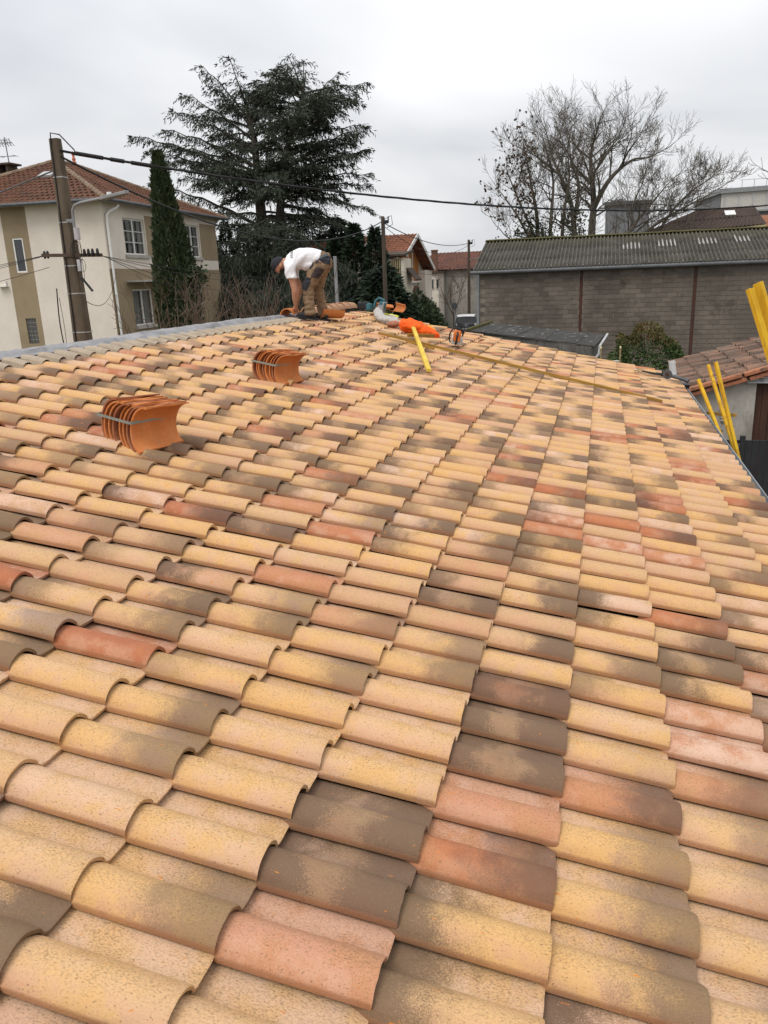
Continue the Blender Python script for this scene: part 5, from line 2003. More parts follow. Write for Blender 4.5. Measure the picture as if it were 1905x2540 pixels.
q.build('downpipe', M['zinc'], wh, smooth=True)
for z in (3.5, 2.2, 1.2):
    q = MB()
    q.tube([(WX0 + .02, WY - .07, z), (WX0 + .02, WY - .07, z + .06)], 0.068, 10)
    q.build('pipe_collar', M['zinc'], wh)

# ------------------------------------------------------------------ low lean-to shed before the warehouse
shed = empty('low_shed', (-0.7, 28.5, 0))
tag(shed, 'low dark shed with speckled flat roof tucked before the warehouse', 'shed')
sFL, sNL, sFR, sNR = Vector((-2.57, 33.0, 2.42)), Vector((-3.39, 31.98, 2.2)), Vector((1.99, 25.12, 2.42)), Vector((1.70, 23.68, 2.2))
ns = 9
for k in range(ns):
    a0, a1 = k / ns, (k + 1) / ns
    q = MB()
    P = [sNL.lerp(sNR, a0), sNL.lerp(sNR, a1), sFL.lerp(sFR, a1), sFL.lerp(sFR, a0)]
    P = [p + Vector((0, 0, .012 * (k % 2))) for p in P]
    q.prism(P, (0, 0, -0.035))
    q.build('roof_sheet', M['fibre_dark'], shed)
frnd = random.Random(4)
for k in range(46):
    u, v = frnd.random(), frnd.random()
    c = sNL.lerp(sNR, u).lerp(sFL.lerp(sFR, u), v) + Vector((0, 0, .014))
    q = MB()
    s_ = frnd.uniform(.02, .09)
    ang = frnd.uniform(0, 6)
    q.prism([c + Vector((math.cos(ang + a) * s_ * frnd.uniform(.5, 1.3), math.sin(ang + a) * s_ * frnd.uniform(.3, .8), 0)) for a in (0, 1.2, 2.5, 3.8, 5.0)], (0, 0, .006))
    q.build('lichen_patch', M['lightgrey'], shed)
q = MB()
n1 = sNL.lerp(sNR, .0) + Vector((.12, .1, -.06))
n2 = sNR + Vector((-.1, .12, -.06))
q.prism([(n1.x, n1.y, 0), (n2.x, n2.y, 0), (n2.x, n2.y, 2.14), (n1.x, n1.y, 2.14)], (0.06, 0.04, 0))
f2 = sFR + Vector((-.08, -.02, 0))
q.prism([(n2.x, n2.y, 0), (f2.x, f2.y, 0), (f2.x, f2.y, 2.3), (n2.x, n2.y, 2.14)], (-0.06, 0.03, 0))
q.build('wall', M['shed_wall'], shed)
q = MB()
r_ = random.Random(12)
for k in range(130):      # dry creeper stems on the shed wall
    u = r_.random()
    p = n1.lerp(n2, u)
    p = Vector((p.x - .03, p.y - .05, 0))
    z = r_.uniform(0.9, 1.5)
    pts = [Vector((p.x, p.y, z))]
    for j in range(5):
        pts.append(pts[-1] + Vector((r_.gauss(0, .06), r_.gauss(0, .1), r_.uniform(.05, .2))))
    for p_ in pts:
        p_.z = min(p_.z, 2.12)
        w_ = (p_.y - n1.y) / (n2.y - n1.y)
        p_.x = n1.x + (n2.x - n1.x) * w_ - .04
    q.tube(pts, .008, 3)
tag(q.build('creeper', M['bark'], shed), kind='stuff')
q = MB()
q.beam(sNL + Vector((-.05, -.05, .04)), sFL + Vector((-.05, .05, .06)), 0.16, 0.10)
q.build('mossy_verge', M['moss'], shed)
q = MB()
q.tube([sFR + Vector((.08, 0, .02)), sNR + Vector((.14, .1, -.03))], .036, 8)
q.tube([sNR + Vector((.14, .1, -.03)), sNR + Vector((.13, .1, -.25)), sNR + Vector((-.1, -.05, -.55)), sNR + Vector((-.12, -.06, -2.1))], .034, 8)
q.build('white_gutter_pipe', M['lightgrey'], shed, smooth=True)

# ------------------------------------------------------------------ old tiled outbuilding on the right
ob = empty('outbuilding', (5.4, 16.5, 0))
tag(ob, 'low grey rendered outbuilding with old mossy barrel tile roof and brown door', 'outbuilding')
SLO = 0.295
oa = math.atan(SLO)
OX0, OX1, OY0, OY1 = 3.46, 8.2, 14.3, 18.9


def oz(x):
    return 2.2 + (x - OX0) * SLO


q = MB()
q.prism([(OX0 - .02, OY0 + .02, oz(OX0) - .10), (OX1, OY0 + .02, oz(OX1) - .10), (OX1, OY0 + .02, oz(OX1) - .16), (OX0 - .02, OY0 + .02, oz(OX0) - .16)], (0, OY1 - OY0 - .04, 0))
orf = q.build('roof', M['dark_wood'], ob)
tl = MB()
half_round(tl, (0, 0, 0), (1, 0, 0), (0, 0, 1), 0.075, 0.095, 0.44, 0.014, 6)
tlo = tl.build('old_tile', M['old_tile'], None, smooth=True)
t_me = tlo.data
bpy.data.objects.remove(tlo)
ornd = random.Random(6)
ntile = 0
lower = MB()
y = OY0 + 0.22
while y < OY1 - 0.05:
    for k in range(12):
        s_ = 0.2 + k * 0.355 + ornd.uniform(-.03, .03)
        x = OX0 + s_ * math.cos(oa)
        if x > OX1 - .2:
            break
        o = bpy.data.objects.new('old_tile', t_me)
        COL.objects.link(o)
        o.parent = orf
        o.location = (x, y + ornd.uniform(-.022, .022), oz(x) - .045 + ornd.uniform(-.012, .014))
        o.rotation_euler = (ornd.uniform(-.12, .12), oa - 0.045 + ornd.uniform(-.02, .02), math.pi + ornd.uniform(-.06, .06))
        ntile += 1
    for k in range(12):
        s_ = 0.2 + k * 0.355
        x = OX0 + s_ * math.cos(oa)
        half_round(lower, (x, y + 0.115, oz(x) + .0 - .02), (math.cos(oa), 0, math.sin(oa) - .03), (0, 0, -1), 0.09, 0.08, .42, .014, 4)
    y += 0.228
tag(lower.build('channel_tiles', M['old_tile'], orf, smooth=True), kind='stuff')
# verge: two courses of orange edging with a dark gap
for row, (dz, dy) in enumerate(((-.03, -.02), (-.135, .02))):
    k = 0
    x = OX0 - 0.06 + row * .1
    while x < OX1 - .3:
        q = MB()
        c = Vector((x + .24, OY0 + .02 + dy, oz(x + .24) + dz))
        Mr = Matrix.Rotation(-oa - .012, 3, 'Y') @ Matrix.Rotation(ornd.uniform(-.015, .015), 3, 'Z')
        q.box(c, (.47, .16, .075), Mr)
        q.build('verge_tile', M['verge_tile'], orf, bevel=.02)
        x += .485
        k += 1
q = MB()
q.prism([(OX0, OY0 + .06, oz(OX0) - .085), (OX1, OY0 + .06, oz(OX1) - .085), (OX1, OY0 + .06, oz(OX1) - .10), (OX0, OY0 + .06, oz(OX0) - .10)], (0, .14, 0))
q.build('verge_gap', M['dark_gap'], orf)
FO = Face((OX0 + .04, OY0 + .12, 0), (1, 0, 0), (0, -1, 0))
DX0, DX1, DZ = 1.14, 2.05, 2.27
q = MB()
x0_, x1_ = OX0 + .04, OX1 - .05
yw = OY0 + .12
dx0, dx1 = x0_ + DX0, x0_ + DX1
th_ = .22
q.prism([(x0_, yw, 0), (dx0, yw, 0), (dx0, yw, oz(dx0) - .16), (x0_, yw, oz(x0_) - .16)], (0, th_, 0))
q.prism([(dx1, yw, 0), (x1_, yw, 0), (x1_, yw, oz(x1_) - .16), (dx1, yw, oz(dx1) - .16)], (0, th_, 0))
q.prism([(dx0, yw, DZ), (dx1, yw, DZ), (dx1, yw, oz(dx1) - .16), (dx0, yw, oz(dx0) - .16)], (0, th_, 0))
q.prism([(x0_, yw + th_, 0), (x0_, OY1 - .1, 0), (x0_, OY1 - .1, oz(x0_) - .16), (x0_, yw + th_, oz(x0_) - .16)], (.2, 0, 0))
q.prism([(x0_ + .2, OY1 - .3, 0), (x1_, OY1 - .3, 0), (x1_, OY1 - .3, oz(x1_) - .17), (x0_ + .2, OY1 - .3, oz(x0_) - .17)], (0, .2, 0))
q.build('wall', M['grey_render'], ob)
db = MB()
FO.slab(db, DX0, DX1, 0.02, DZ, -.16, -.13)
dor = db.build('door', M['dark_gap'], ob)
for k in range(7):
    w_ = (DX1 - DX0) / 7
    q = MB()
    FO.slab(q, DX0 + w_ * k + .004, DX0 + w_ * (k + 1) - .004, 0.04, DZ - .01, -.13, -.105 - .003 * (k % 2))
    q.build('plank', M['door_brown'], dor)
q = MB()
FO.slab(q, .97, 2.3, 2.28, 2.30, -.02, .08)
FO.slab(q, .97, 2.3, 2.37, 2.39, -.02, .08)
FO.slab(q, .97, 2.3, 2.30, 2.37, -.02, .02)
q.build('lintel_beam', M['lightgrey'], ob)
q = MB()
q.box(FO.p(1.22, 2.345, .035), (.05, .03, .05))
q.build('lintel_bracket', M['grey_metal'], ob)
q = MB()
for k in range(16):
    q.ball(FO.p(.62 + ornd.gauss(0, .05), 1.62 + ornd.gauss(0, .06), .01), ornd.uniform(.015, .04), 6, 4)
tag(q.build('plaster_lumps', M['grey_render'], ob), kind='stuff')

# dark slatted fence below it
fe = empty('dark_fence', (4.1, 12.0, 0))
tag(fe, 'anthracite slatted fence below the brown door at the right edge', 'fence')
for x in (4.08, 5.95):
    q = MB()
    q.box((x, 12.0, .88), (.075, .075, 1.76))
    q.build('post', M['fence'], fe)
for (a, b_) in ((3.42, 4.04), (4.12, 5.91)):
    n_ = int((b_ - a) / .105)
    for k in range(n_):
        q = MB()
        q.box((a + .0525 + k * (b_ - a) / n_, 12.0, .86), ((b_ - a) / n_ - .009, .022, 1.66))
        q.build('slat', M['fence'], fe)
    for z in (.25, 1.05, 1.66):
        q = MB()
        q.box(((a + b_) / 2, 12.02, z), (b_ - a, .016, .05))
        q.build('rail', M['fence'], fe)

# ------------------------------------------------------------------ yellow boards leaning against the eave
def board(T, G, w_, h_, label, up=(1, 0.3, 0), mat='yellow_wood', name='yellow_board'):
    q = MB()
    q.beam(G, T, w_, h_, up)
    o = q.build(name, M[mat], None, bevel=.003)
    tag(o, label, 'board', 'yellow boards leaning on the eave')
    return o


board((3.15, 10.18, 2.87), (4.30, 7.98, 0.0), .034, .04, 'shortest yellow board leaning on the eave, left of the taller pair')
board((3.15, 9.28, 3.16), (4.09, 6.7, 0.0), .032, .035, 'thin yellow board close beside the wide one at the eave')
board((3.15, 8.66, 3.26), (4.04, 7.8, 0.0), .05, .032, 'wide yellow board leaning on the eave before the grey wall')
board((2.835, 4.60, 4.20), (4.265, 3.78, 0.0), .062, .03, 'broad yellow board rising highest at the right edge', up=(1, .8, 0))
board((2.782, 4.56, 4.165), (4.215, 3.74, 0.0), .034, .045, 'narrow yellow board strapped beside the broad one at the right edge', up=(1, .8, 0))
q = MB()
q.beam((3.45, 12.4, 2.06), (3.68, 10.35, 2.36), .035, .045)
tag(q.build('wooden_brace', M['yellow_dark'], None), 'thin brown lath crossing behind the yellow boards', 'lath')

# ladder head showing over the far verge
ld = empty('ladder', (2.0, 15.9, 0))
tag(ld, 'top of a metal ladder standing over the far verge beside the round bush', 'ladder')
for x in (1.89, 2.27):
    q = MB()
    q.beam((x, 16.9, 0), (x - .02, 15.5, 2.86), .03, .07)
    q.build('stile', M['yellow_slat'], ld)
for k in range(10):
    t = .06 + k * .093
    q = MB()
    q.tube([(1.89, 16.9 - 1.4 * t, 2.86 * t), (2.27, 16.9 - 1.4 * t, 2.86 * t)], .016, 8)
    q.build('rung', M['aluminium'], ld)

# ------------------------------------------------------------------ gabled villa in the middle distance
gv = empty('gabled_house', (-13.0, 50.0, 0))
tag(gv, 'cream gabled house with orange boarded gable and red tile roof', 'house')
GX = -9.3
nE, pk, fE = (45.8, 5.73), (49.08, 7.0), (54.2, 4.99)
q = MB()
q.prism([(GX - .75, 46.5, 0), (GX - .75, 53.9, 0), (GX - .75, 53.9, 5.0), (GX - .75, 49.08, 6.85), (GX - .75, 46.5, 5.85)], (-8.0, 0, 0))
q.build('wall', M['render_cream'], gv)
q = MB()
q.box((GX - .45, 53.2, 2.45), (.5, 2.2, 4.9))
q.build('side_wing', M['render_white'], gv)
q = MB()
q.prism([(GX - .72, 47.2, 4.2), (GX - .72, 52.2, 4.2), (GX - .72, 52.2, 5.6), (GX - .72, 49.08, 6.72), (GX - .72, 47.2, 6.0)], (.06, 0, 0))
gab = q.build('boarded_gable', M['orange_render'], gv)
for y in (47.9, 49.1, 50.3):
    q = MB()
    q.box((GX - .63, y, 5.2), (.05, .1, 2.0 if y != 49.1 else 2.6))
    q.build('timber_stud', M['white_paint'], gab)
q = MB()
q.box((GX - .62, 49.7, 4.17), (.12, 5.2, .1))
q.build('floor_band', M['white_paint'], gv)
FG = Face((GX - .73, 46.5, 0), (0, 1, 0), (1, 0, 0))
for (a0, a1, z0, z1) in ((2.0, 2.7, 2.3, 3.6), (1.75, 2.45, 4.75, 5.6), (5.6, 6.3, 2.3, 3.6)):
    fr = MB()
    FG.slab(fr, a0, a1, z0, z1, .07, .11)
    wn_ = fr.build('window', M['white_paint'], gv)
    pn = MB()
    FG.slab(pn, a0 + .08, a1 - .08, z0 + .08, z1 - .08, .11, .115)
    pn.build('pane', M['pane_dark'], wn_)
# arched window
q = MB()
arc = [FG.p(4.2, 3.0, .02)] + [FG.p(4.85 - .65 * math.cos(a), 3.45 + .5 * math.sin(a), .02) for a in np.linspace(0, math.pi, 10)] + [FG.p(5.5, 3.0, .02)]
q.prism(arc, (.06, 0, 0))
aw = q.build('arched_window', M['brick_red'], gv)
q = MB()
arc = [FG.p(4.4, 3.0, .08)] + [FG.p(4.85 - .45 * math.cos(a), 3.42 + .36 * math.sin(a), .08) for a in np.linspace(0, math.pi, 10)] + [FG.p(5.3, 3.0, .08)]
q.prism(arc, (.02, 0, 0))
q.build('pane', M['pane_dark'], aw)
# roof slopes with bargeboards
XB = GX - 9.0
def slope(nm, e, p_, mat):
    b_ = MB()
    b_.prism([(GX, e[0], e[1]), (GX, p_[0], p_[1]), (GX, p_[0], p_[1] - .12), (GX, e[0], e[1] - .12)], (XB - GX, 0, 0))
    return b_.build(nm, mat, gv)


rs = slope('roof', nE, pk, M['far_tile'])
slope('roof', fE, pk, M['far_tile'])
tiled_plane('roof_tiles', ((XB, nE[0], nE[1] + .02), (GX, nE[0], nE[1] + .02), (GX, pk[0], pk[1] + .02), (XB, pk[0], pk[1] + .02)), M['far_tile'], rs, .24, .33, .05, 9)
for (e, p_) in ((nE, pk), (fE, pk)):
    q = MB()
    q.beam((GX + .04, e[0], e[1] - .04), (GX + .04, p_[0], p_[1] - .04), .05, .22, up=(0, 0, 1))
    q.build('bargeboard', M['white_paint'], rs)
q = MB()
q.beam((GX - .3, 53.0, 5.2), (GX + .02, 53.0, 5.2), .08, .08)
q.beam((GX - .3, 51.0, 5.9), (GX + .02, 51.0, 5.9), .08, .08)
q.build('roof_bracket', M['dark_wood'], gv)
# stair bay with vertical slats facing the viewer
bay = MB()
bay.box((-9.72, 45.35, 2.75), (1.25, 1.9, 5.5))
by = bay.build('stair_bay', M['render_cream'], gv)
q = MB()
q.box((-9.55, 44.39, 4.8), (.56, .02, 1.35))
q.build('slat_recess', M['dark_gap'], by)
for k in range(5):
    q = MB()
    q.box((-9.77 + k * .11, 44.36, 4.8), (.055, .05, 1.35))
    q.build('vertical_slat', M['yellow_slat'], by)
for k in range(4):
    q = MB()
    q.box((-9.72 + k * .11, 44.36, 3.95), (.05, .05, .22))
    q.build('vertical_slat', M['yellow_slat'], by)
q = MB()
q.prism([(-9.0, 44.2, 5.72), (-10.5, 44.2, 5.72), (-10.5, 46.6, 6.0), (-9.0, 46.6, 6.0)], (0, 0, -.1))
q.build('bay_roof', M['dark_wood'], by)
q = MB()
q.prism([(-8.55, 45.0, 4.35), (-9.1, 45.0, 5.0), (-9.1, 46.6, 5.0), (-8.55, 46.6, 4.35)], (0, 0, -.08))
q.build('porch_roof', M['dark_wood'], by)
q = MB()
q.box((-9.6, 44.37, 2.95), (.5, .06, .12))
q.box((-9.6, 44.38, 3.25), (.42, .03, .5))
q.build('bay_window', M['white_paint'], by)
# second cross gable on the left of it
q = MB()
q.prism([(-12.6, 46.0, 0), (-10.2, 46.0, 0), (-10.2, 46.0, 5.3), (-11.2, 46.0, 6.6), (-12.6, 46.0, 5.4)], (0, .6, 0))
q.build('cross_gable', M['render_cream'], gv)
for (a, b_) in (((-11.2, 6.75), (-9.95, 5.2)), ((-11.2, 6.75), (-12.8, 5.3))):
    q = MB()
    q.beam((a[0], 45.9, a[1]), (b_[0], 45.9, b_[1]), .7, .12, up=(0, 0, 1))
    q.build('cross_gable_roof', M['grey_sill'], gv)

# ------------------------------------------------------------------ hipped house further back
hh = empty('distant_house', (-9.5, 66.0, 0))
tag(hh, 'distant house with plain red hipped roof behind the slim pole', 'house')
q = MB()
q.box((-9.4, 66.2, 2.5), (7.5, 7.6, 5.0))
q.build('wall', M['grey_render'], hh)
e1, e2, e3, e4 = Vector((-13.6, 62, 4.95)), Vector((-5.3, 62, 4.95)), Vector((-5.3, 70.4, 4.95)), Vector((-13.6, 70.4, 4.95))
r1, r2 = Vector((-11.6, 66.2, 6.35)), Vector((-7.6, 66.2, 6.35))
q = MB()
q.add([e1, e2, e3, e4, r1, r2], [(0, 1, 5, 4), (1, 2, 5), (2, 3, 4, 5), (3, 0, 4)])
hr = q.build('roof', M['far_tile_dark'], hh)
tiled_plane('roof_tiles', (e1, e2, r2, r1), M['far_tile_dark'], hr, .3, .36, .05, 12)
q = MB()
q.box((-10.75, 61.6, 5.6), (.42, .42, 1.6))
q.box((-10.75, 61.6, 6.42), (.5, .5, .08))
q.build('chimney', M['brick_red'], hh)
q = MB()
q.box((-11.2, 60.8, 2.35), (2.2, 2.4, 4.7))
q.build('annexe', M['render_white'], hh)
q = MB()
q.box((-11.2, 60.8, 4.78), (2.5, 2.7, .16))
q.build('annexe_roof', M['dark_wood'], hh)
for x in (-10.55, -10.15):
    q = MB()
    q.box((x, 59.58, 3.95), (.22, .06, .75))
    wv = q.build('window', M['grey_sill'], hh)
    q = MB()
    q.box((x, 59.55, 3.95), (.14, .02, .62))
    q.build('pane', M['pane_dark'], wv)

# ------------------------------------------------------------------ buildings beyond the bare trees
fa = empty('factory_building', (17.0, 104.0, 0))
tag(fa, 'pale panelled factory block with grey flat roof at the far right', 'building')
q = MB()
q.box((19.7, 106.0, 11.7), (9.8, 5.0, 2.2))
q.build('wall', M['factory_cream'], fa)
q = MB()
q.box((19.7, 105.9, 5.25), (7.6, 4.0, 10.5))
q.build('lower_wall', M['factory_grey'], fa)
q = MB()
q.prism([(14.6, 103.2, 13.1), (25, 103.2, 13.25), (25, 103.2, 12.75), (14.6, 103.2, 12.6), (12.4, 103.2, 11.9), (12.4, 103.2, 12.1)], (0, 6, 0))
q.build('roof', M['grey_metal'], fa)
for k in range(6):
    q = MB()
    q.box((15.2 + k * 1.5, 103.46, 11.7), (.12, .1, 2.15))
    q.build('pilaster', M['lightgrey'], fa)
q = MB()
q.box((19.7, 103.6, 10.55), (10.0, .5, .18))
q.build('ledge', M['grey_metal'], fa)
q = MB()
q.prism([(12.4, 103.5, 0), (14.75, 103.5, 0), (14.75, 103.5, 12.6), (12.4, 103.5, 11.9)], (0, 4.5, 0))
q.build('dark_bay', M['factory_grey'], fa)
for k in range(7):
    q = MB()
    q.box((17.0 + k * 1.3, 104.0, 13.6), (.05, .05, .8))
    q.build('roof_rail_post', M['grey_metal'], fa)
q = MB()
q.box((21.0, 104.0, 14.0), (8.6, .04, .04))
q.build('roof_rail', M['grey_metal'], fa)
fb_ = empty('grey_block', (3.9, 83.0, 0))
tag(fb_, 'grey metal clad block half hidden behind the tallest bare tree', 'building')
q = MB()
q.box((3.9, 83.5, 5.2), (4.0, 4.0, 10.4))
q.build('wall', M['factory_grey'], fb_)
q = MB()
q.box((3.9, 83.4, 10.55), (4.3, 4.4, .3))
q.build('roof', M['dark_zinc'], fb_)
q = MB()
q.box((3.0, 83.4, 10.85), (1.4, 1.5, .3))
q.build('plant_room', M['grey_metal'], fb_)
bn = empty('brown_roofed_house', (11.0, 68.0, 0))
tag(bn, 'house with dark brown corrugated roof and one skylight above the warehouse', 'house')
b1, b2, b3, b4 = Vector((4.2, 65.4, 6.85)), Vector((13.5, 66.6, 7.35)), Vector((12.95, 68.6, 8.78)), Vector((8.85, 68.2, 8.72))
q = MB()
q.prism([(4.4, 65.8, 0), (13.3, 66.9, 0), (12.9, 70.5, 0), (4.4, 69.5, 0)], (0, 0, 6.9))
q.build('wall', M['render_cream'], bn)
tiled_plane('roof_rolls', (b1, b2, b3, b4), M['brown_sheet'], bn, .3, 3.0, .09, 2)
q = MB()
q.prism([b1, b2, b3, b4], (0, 0, -.1))
br_ = q.build('roof', M['brown_sheet'], bn)
q = MB()
q.prism([b4, b3, (13.3, 71.5, 7.3), (7.0, 71, 7.2)], (0, 0, -.1))
q.build('rear_roof', M['brown_sheet'], bn)
q = MB()
q.beam(b1 + Vector((2.6, .2, -.1)), b2 + Vector((0, -.05, -.1)), .2, .16)
q.build('eaves_board', M['yellow_slat'], bn)
q = MB()
q.box((11.1, 67.75, 8.35), (.75, .6, .08), (R(34), 0, R(7)))
q.build('skylight', M['white_paint'], br_)
sr = MB()
sr.prism([(13.6, 66.8, 7.0), (18.0, 67.2, 7.0), (18.0, 70.5, 8.2), (13.6, 70.2, 8.2)], (0, 0, -.12))
r_o = empty('red_roofed_house', (15.8, 68.5, 0))
tag(r_o, 'corner of an orange red tile roof at the right edge', 'house')
sr.build('roof', M['far_tile'], r_o)
q = MB()
q.box((15.8, 69.2, 3.4), (4.0, 3.2, 6.8))
q.build('wall', M['render_cream'], r_o)
lm = MB()
lm.box((-1.9, 62.0, 2.8), (1.6, 2.0, 5.6))
wt = empty('white_hut', (-3.4, 62.0, 0))
tag(wt, 'white wall end just showing left above the warehouse gable', 'building')
q = MB()
q.box((-5.6, 70.0, 2.9), (1.1, 3.0, 5.8))
q.build('wall', M['render_white'], wt)
q = MB()
q.box((-5.6, 70.0, 5.84), (1.2, 3.1, .08))
q.build('coping', M['lightgrey'], wt)

# ------------------------------------------------------------------ parked cars and road sign
def car(base, rz, label, paint, roofm, L=3.7, W=1.72, H=1.48, van=False):
    base = Vector(base)
    c = empty('parked_car', base)
    tag(c, label, 'car', 'cars parked beside the warehouse')
    Mz = Matrix.Rotation(rz, 3, 'Z')

    def X(p):
        return base + Mz @ Vector(p)
    # side profile (x forward, z up), rear at -L/2
    h = L / 2
    low = [(-h, .35), (-h - .03, .62), (-h + .04, .93), (-h + .22, .98), (h - 1.05, .95), (h - .15, .80), (h, .62), (h - .03, .35)]
    b_ = MB()
    V, F = [], []
    ny = 7
    for k in range(ny):
        y = -1 + 2 * k / (ny - 1)
        tuck = 1 - .10 * abs(y) ** 3
        for (x, z) in low:
            V.append(X((x * tuck, y * W / 2 * (1.0 if .4 < z < .9 else .965), z)))
    m_ = len(low)
    for k in range(ny - 1):
        for i in range(m_):
            j = (i + 1) % m_
            F.append((k * m_ + i, (k + 1) * m_ + i, (k + 1) * m_ + j, k * m_ + j))
    F.append(tuple(range(m_)))
    F.append(tuple((ny - 1) * m_ + i for i in range(m_))[::-1])
    b_.add(V, F)
    body = b_.build('body', paint, c, smooth=True)
    # cabin
    cab = [(-h + .10, .94), (-h + .50, H - .07), (-h + .9, H), (h - 1.75, H - .03), (h - .95, .93)]
    b_ = MB()
    V, F = [], []
    for k in range(5):
        y = -1 + 2 * k / 4
        for i, (x, z) in enumerate(cab):
            wv = W / 2 * (.94 if z < 1.0 else .76)
            V.append(X((x, y * wv, z - (.03 * y * y if z > 1.1 else 0))))
    m_ = len(cab)
    for k in range(4):
        for i in range(m_ - 1):
            F.append((k * m_ + i, (k + 1) * m_ + i, (k + 1) * m_ + i + 1, k * m_ + i + 1))
    F.append(tuple(range(m_)))
    F.append(tuple(4 * m_ + i for i in range(m_))[::-1])
    b_.add(V, F)
    b_.build('cabin', M['car_glass'], c)
    b_ = MB()
    V = []
    top = [(-h + .42, H - .11), (-h + .56, H - .02), (-h + .9, H + .025), (h - 1.75, H - .005), (h - 1.62, H - .07)]
    for k in range(5):
        y = -1 + 2 * k / 4
        for (x, z) in top:
            V.append(X((x, y * W / 2 * .775, z - .03 * y * y)))
    F = []
    m_ = len(top)
    for k in range(4):
        for i in range(m_ - 1):
            F.append((k * m_ + i, (k + 1) * m_ + i, (k + 1) * m_ + i + 1, k * m_ + i + 1))
    b_.add(V, F)
    b_.build('roof', roofm, c, smooth=True)
    for sy in (-1, 1):
        q = MB()
        q.box(X((-h + .06, sy * W * .41, .83)), (.1, .2, .17), Mz)
        q.build('tail_light', M['lamp_clear'], c, bevel=.02)
        q = MB()
        q.beam(X((-h + .12, sy * W * .455, .95)), X((-h + .5, sy * W * .375, H - .06)), .09, .09)
        q.build('rear_pillar', paint, c)
        q = MB()
        q.box(X((h - 1.2, sy * (W / 2 + .06), 1.0)), (.12, .16, .12), Mz)
        q.build('mirror', M['black_plastic'], c, bevel=.02)
        for x in (-h + .68, h - .72):
            q = MB()
            ax = Mz @ Vector((0, 1, 0))
            q.disc(X((x, sy * (W / 2 - .08), .30)), ax, .30, .2, 18)
            wh_ = q.build('wheel', M['tyre'], c)
            q = MB()
            q.disc(X((x, sy * (W / 2 + .022), .30)), ax, .19, .012, 14)
            q.build('rim', M['lightgrey'], wh_)
    q = MB()
    q.box(X((-h - .04, 0, .52)), (.03, .5, .11), Mz)
    q.build('number_plate', M['lightgrey'], c)
    q = MB()
    q.box(X((-h - .02, 0, .42)), (.1, W * .93, .16), Mz)
    q.build('bumper', M['black_plastic'], c, bevel=.02)
    q = MB()
    q.disc(X((-h - .0, 0, .80)), Mz @ Vector((1, 0, 0)), .055, .02, 12)
    q.build('emblem', M['steel'], c)
    return c


car((-7.62, 57.5, 0.30), R(97), 'small dark grey hatchback with white roof parked by the warehouse end', M['car_dark'], M['car_white'])
car((-6.9, 64.5, 0.25), R(94), 'taller blue grey car parked behind the white roofed hatchback', M['car_grey'], M['car_grey'], 4.4, 1.8, 1.85)
q = MB()
q.box((-7.2, 60.5, 0.12), (4.6, 12.5, 0.34))
tag(q.build('raised_pavement', M['asphalt'], None), kind='structure')
sg = empty('road_sign', (-7.5, 51.8, 0))
tag(sg, 'round road sign on a slim post left of the parked car', 'road sign')
q = MB()
q.tube([(-7.5, 51.8, 0), (-7.5, 51.8, 2.75)], .03, 8)
q.build('post', M['grey_metal'], sg)
q = MB()
q.disc((-7.5, 51.75, 2.55), (0, 1, 0), .22, .03, 22)
q.build('disc', M['dark_zinc'], sg)
# ------------------------------------------------------------------ worker bending over the ridge
PO = Vector((-2.744, 11.274, 3.753))
PF = Vector((-0.966, -0.257, 0))
PS = Vector((-0.257, 0.966, 0))


def W(f, s, u):
    return PO + PF * (f * .94 - .045 * u) + PS * (s * .96) + Vector((0, 0, u * .94))


def unW(p):
    d = Vector(p) - PO
    u = d.z / .94
    return (d.dot(PF) + .045 * u) / .94, d.dot(PS) / .96, u


def fuse(name, mb_, voxel, mat, parent, iters=4, fac=0.5):
    """weld overlapping volumes into one continuous skin"""
    me_ = bpy.data.meshes.new(name + '_src')
    me_.from_pydata(mb_.v, [], mb_.f)
    bm_ = bmesh.new()
    bm_.from_mesh(me_)
    bmesh.ops.recalc_face_normals(bm_, faces=bm_.faces)
    bm_.to_mesh(me_)
    bm_.free()
    tmp = bpy.data.objects.new(name + '_src', me_)
    COL.objects.link(tmp)
    md = tmp.modifiers.new('weld', 'REMESH')
    md.mode = 'VOXEL'
    md.voxel_size = voxel
    sm_ = tmp.modifiers.new('soft', 'SMOOTH')
    sm_.factor = fac
    sm_.iterations = iters
    bpy.context.view_layer.update()
    dg = bpy.context.evaluated_depsgraph_get()
    res = bpy.data.meshes.new_from_object(tmp.evaluated_get(dg))
    res.name = name
    bpy.data.objects.remove(tmp)
    res.materials.clear()
    res.materials.append(mat)
    res.shade_smooth()
    o_ = bpy.data.objects.new(name, res)
    COL.objects.link(o_)
    attach(o_, parent)
    return o_


def T(mb_, pts, rad, n=12, sq=None):
    mb_.tube([W(*p) for p in pts], rad, n, True, sq)


person = empty('person', W(-.05, .1, 0))
tag(person, 'worker in white T-shirt, dark cap and khaki work trousers bending over the ridge', 'person')
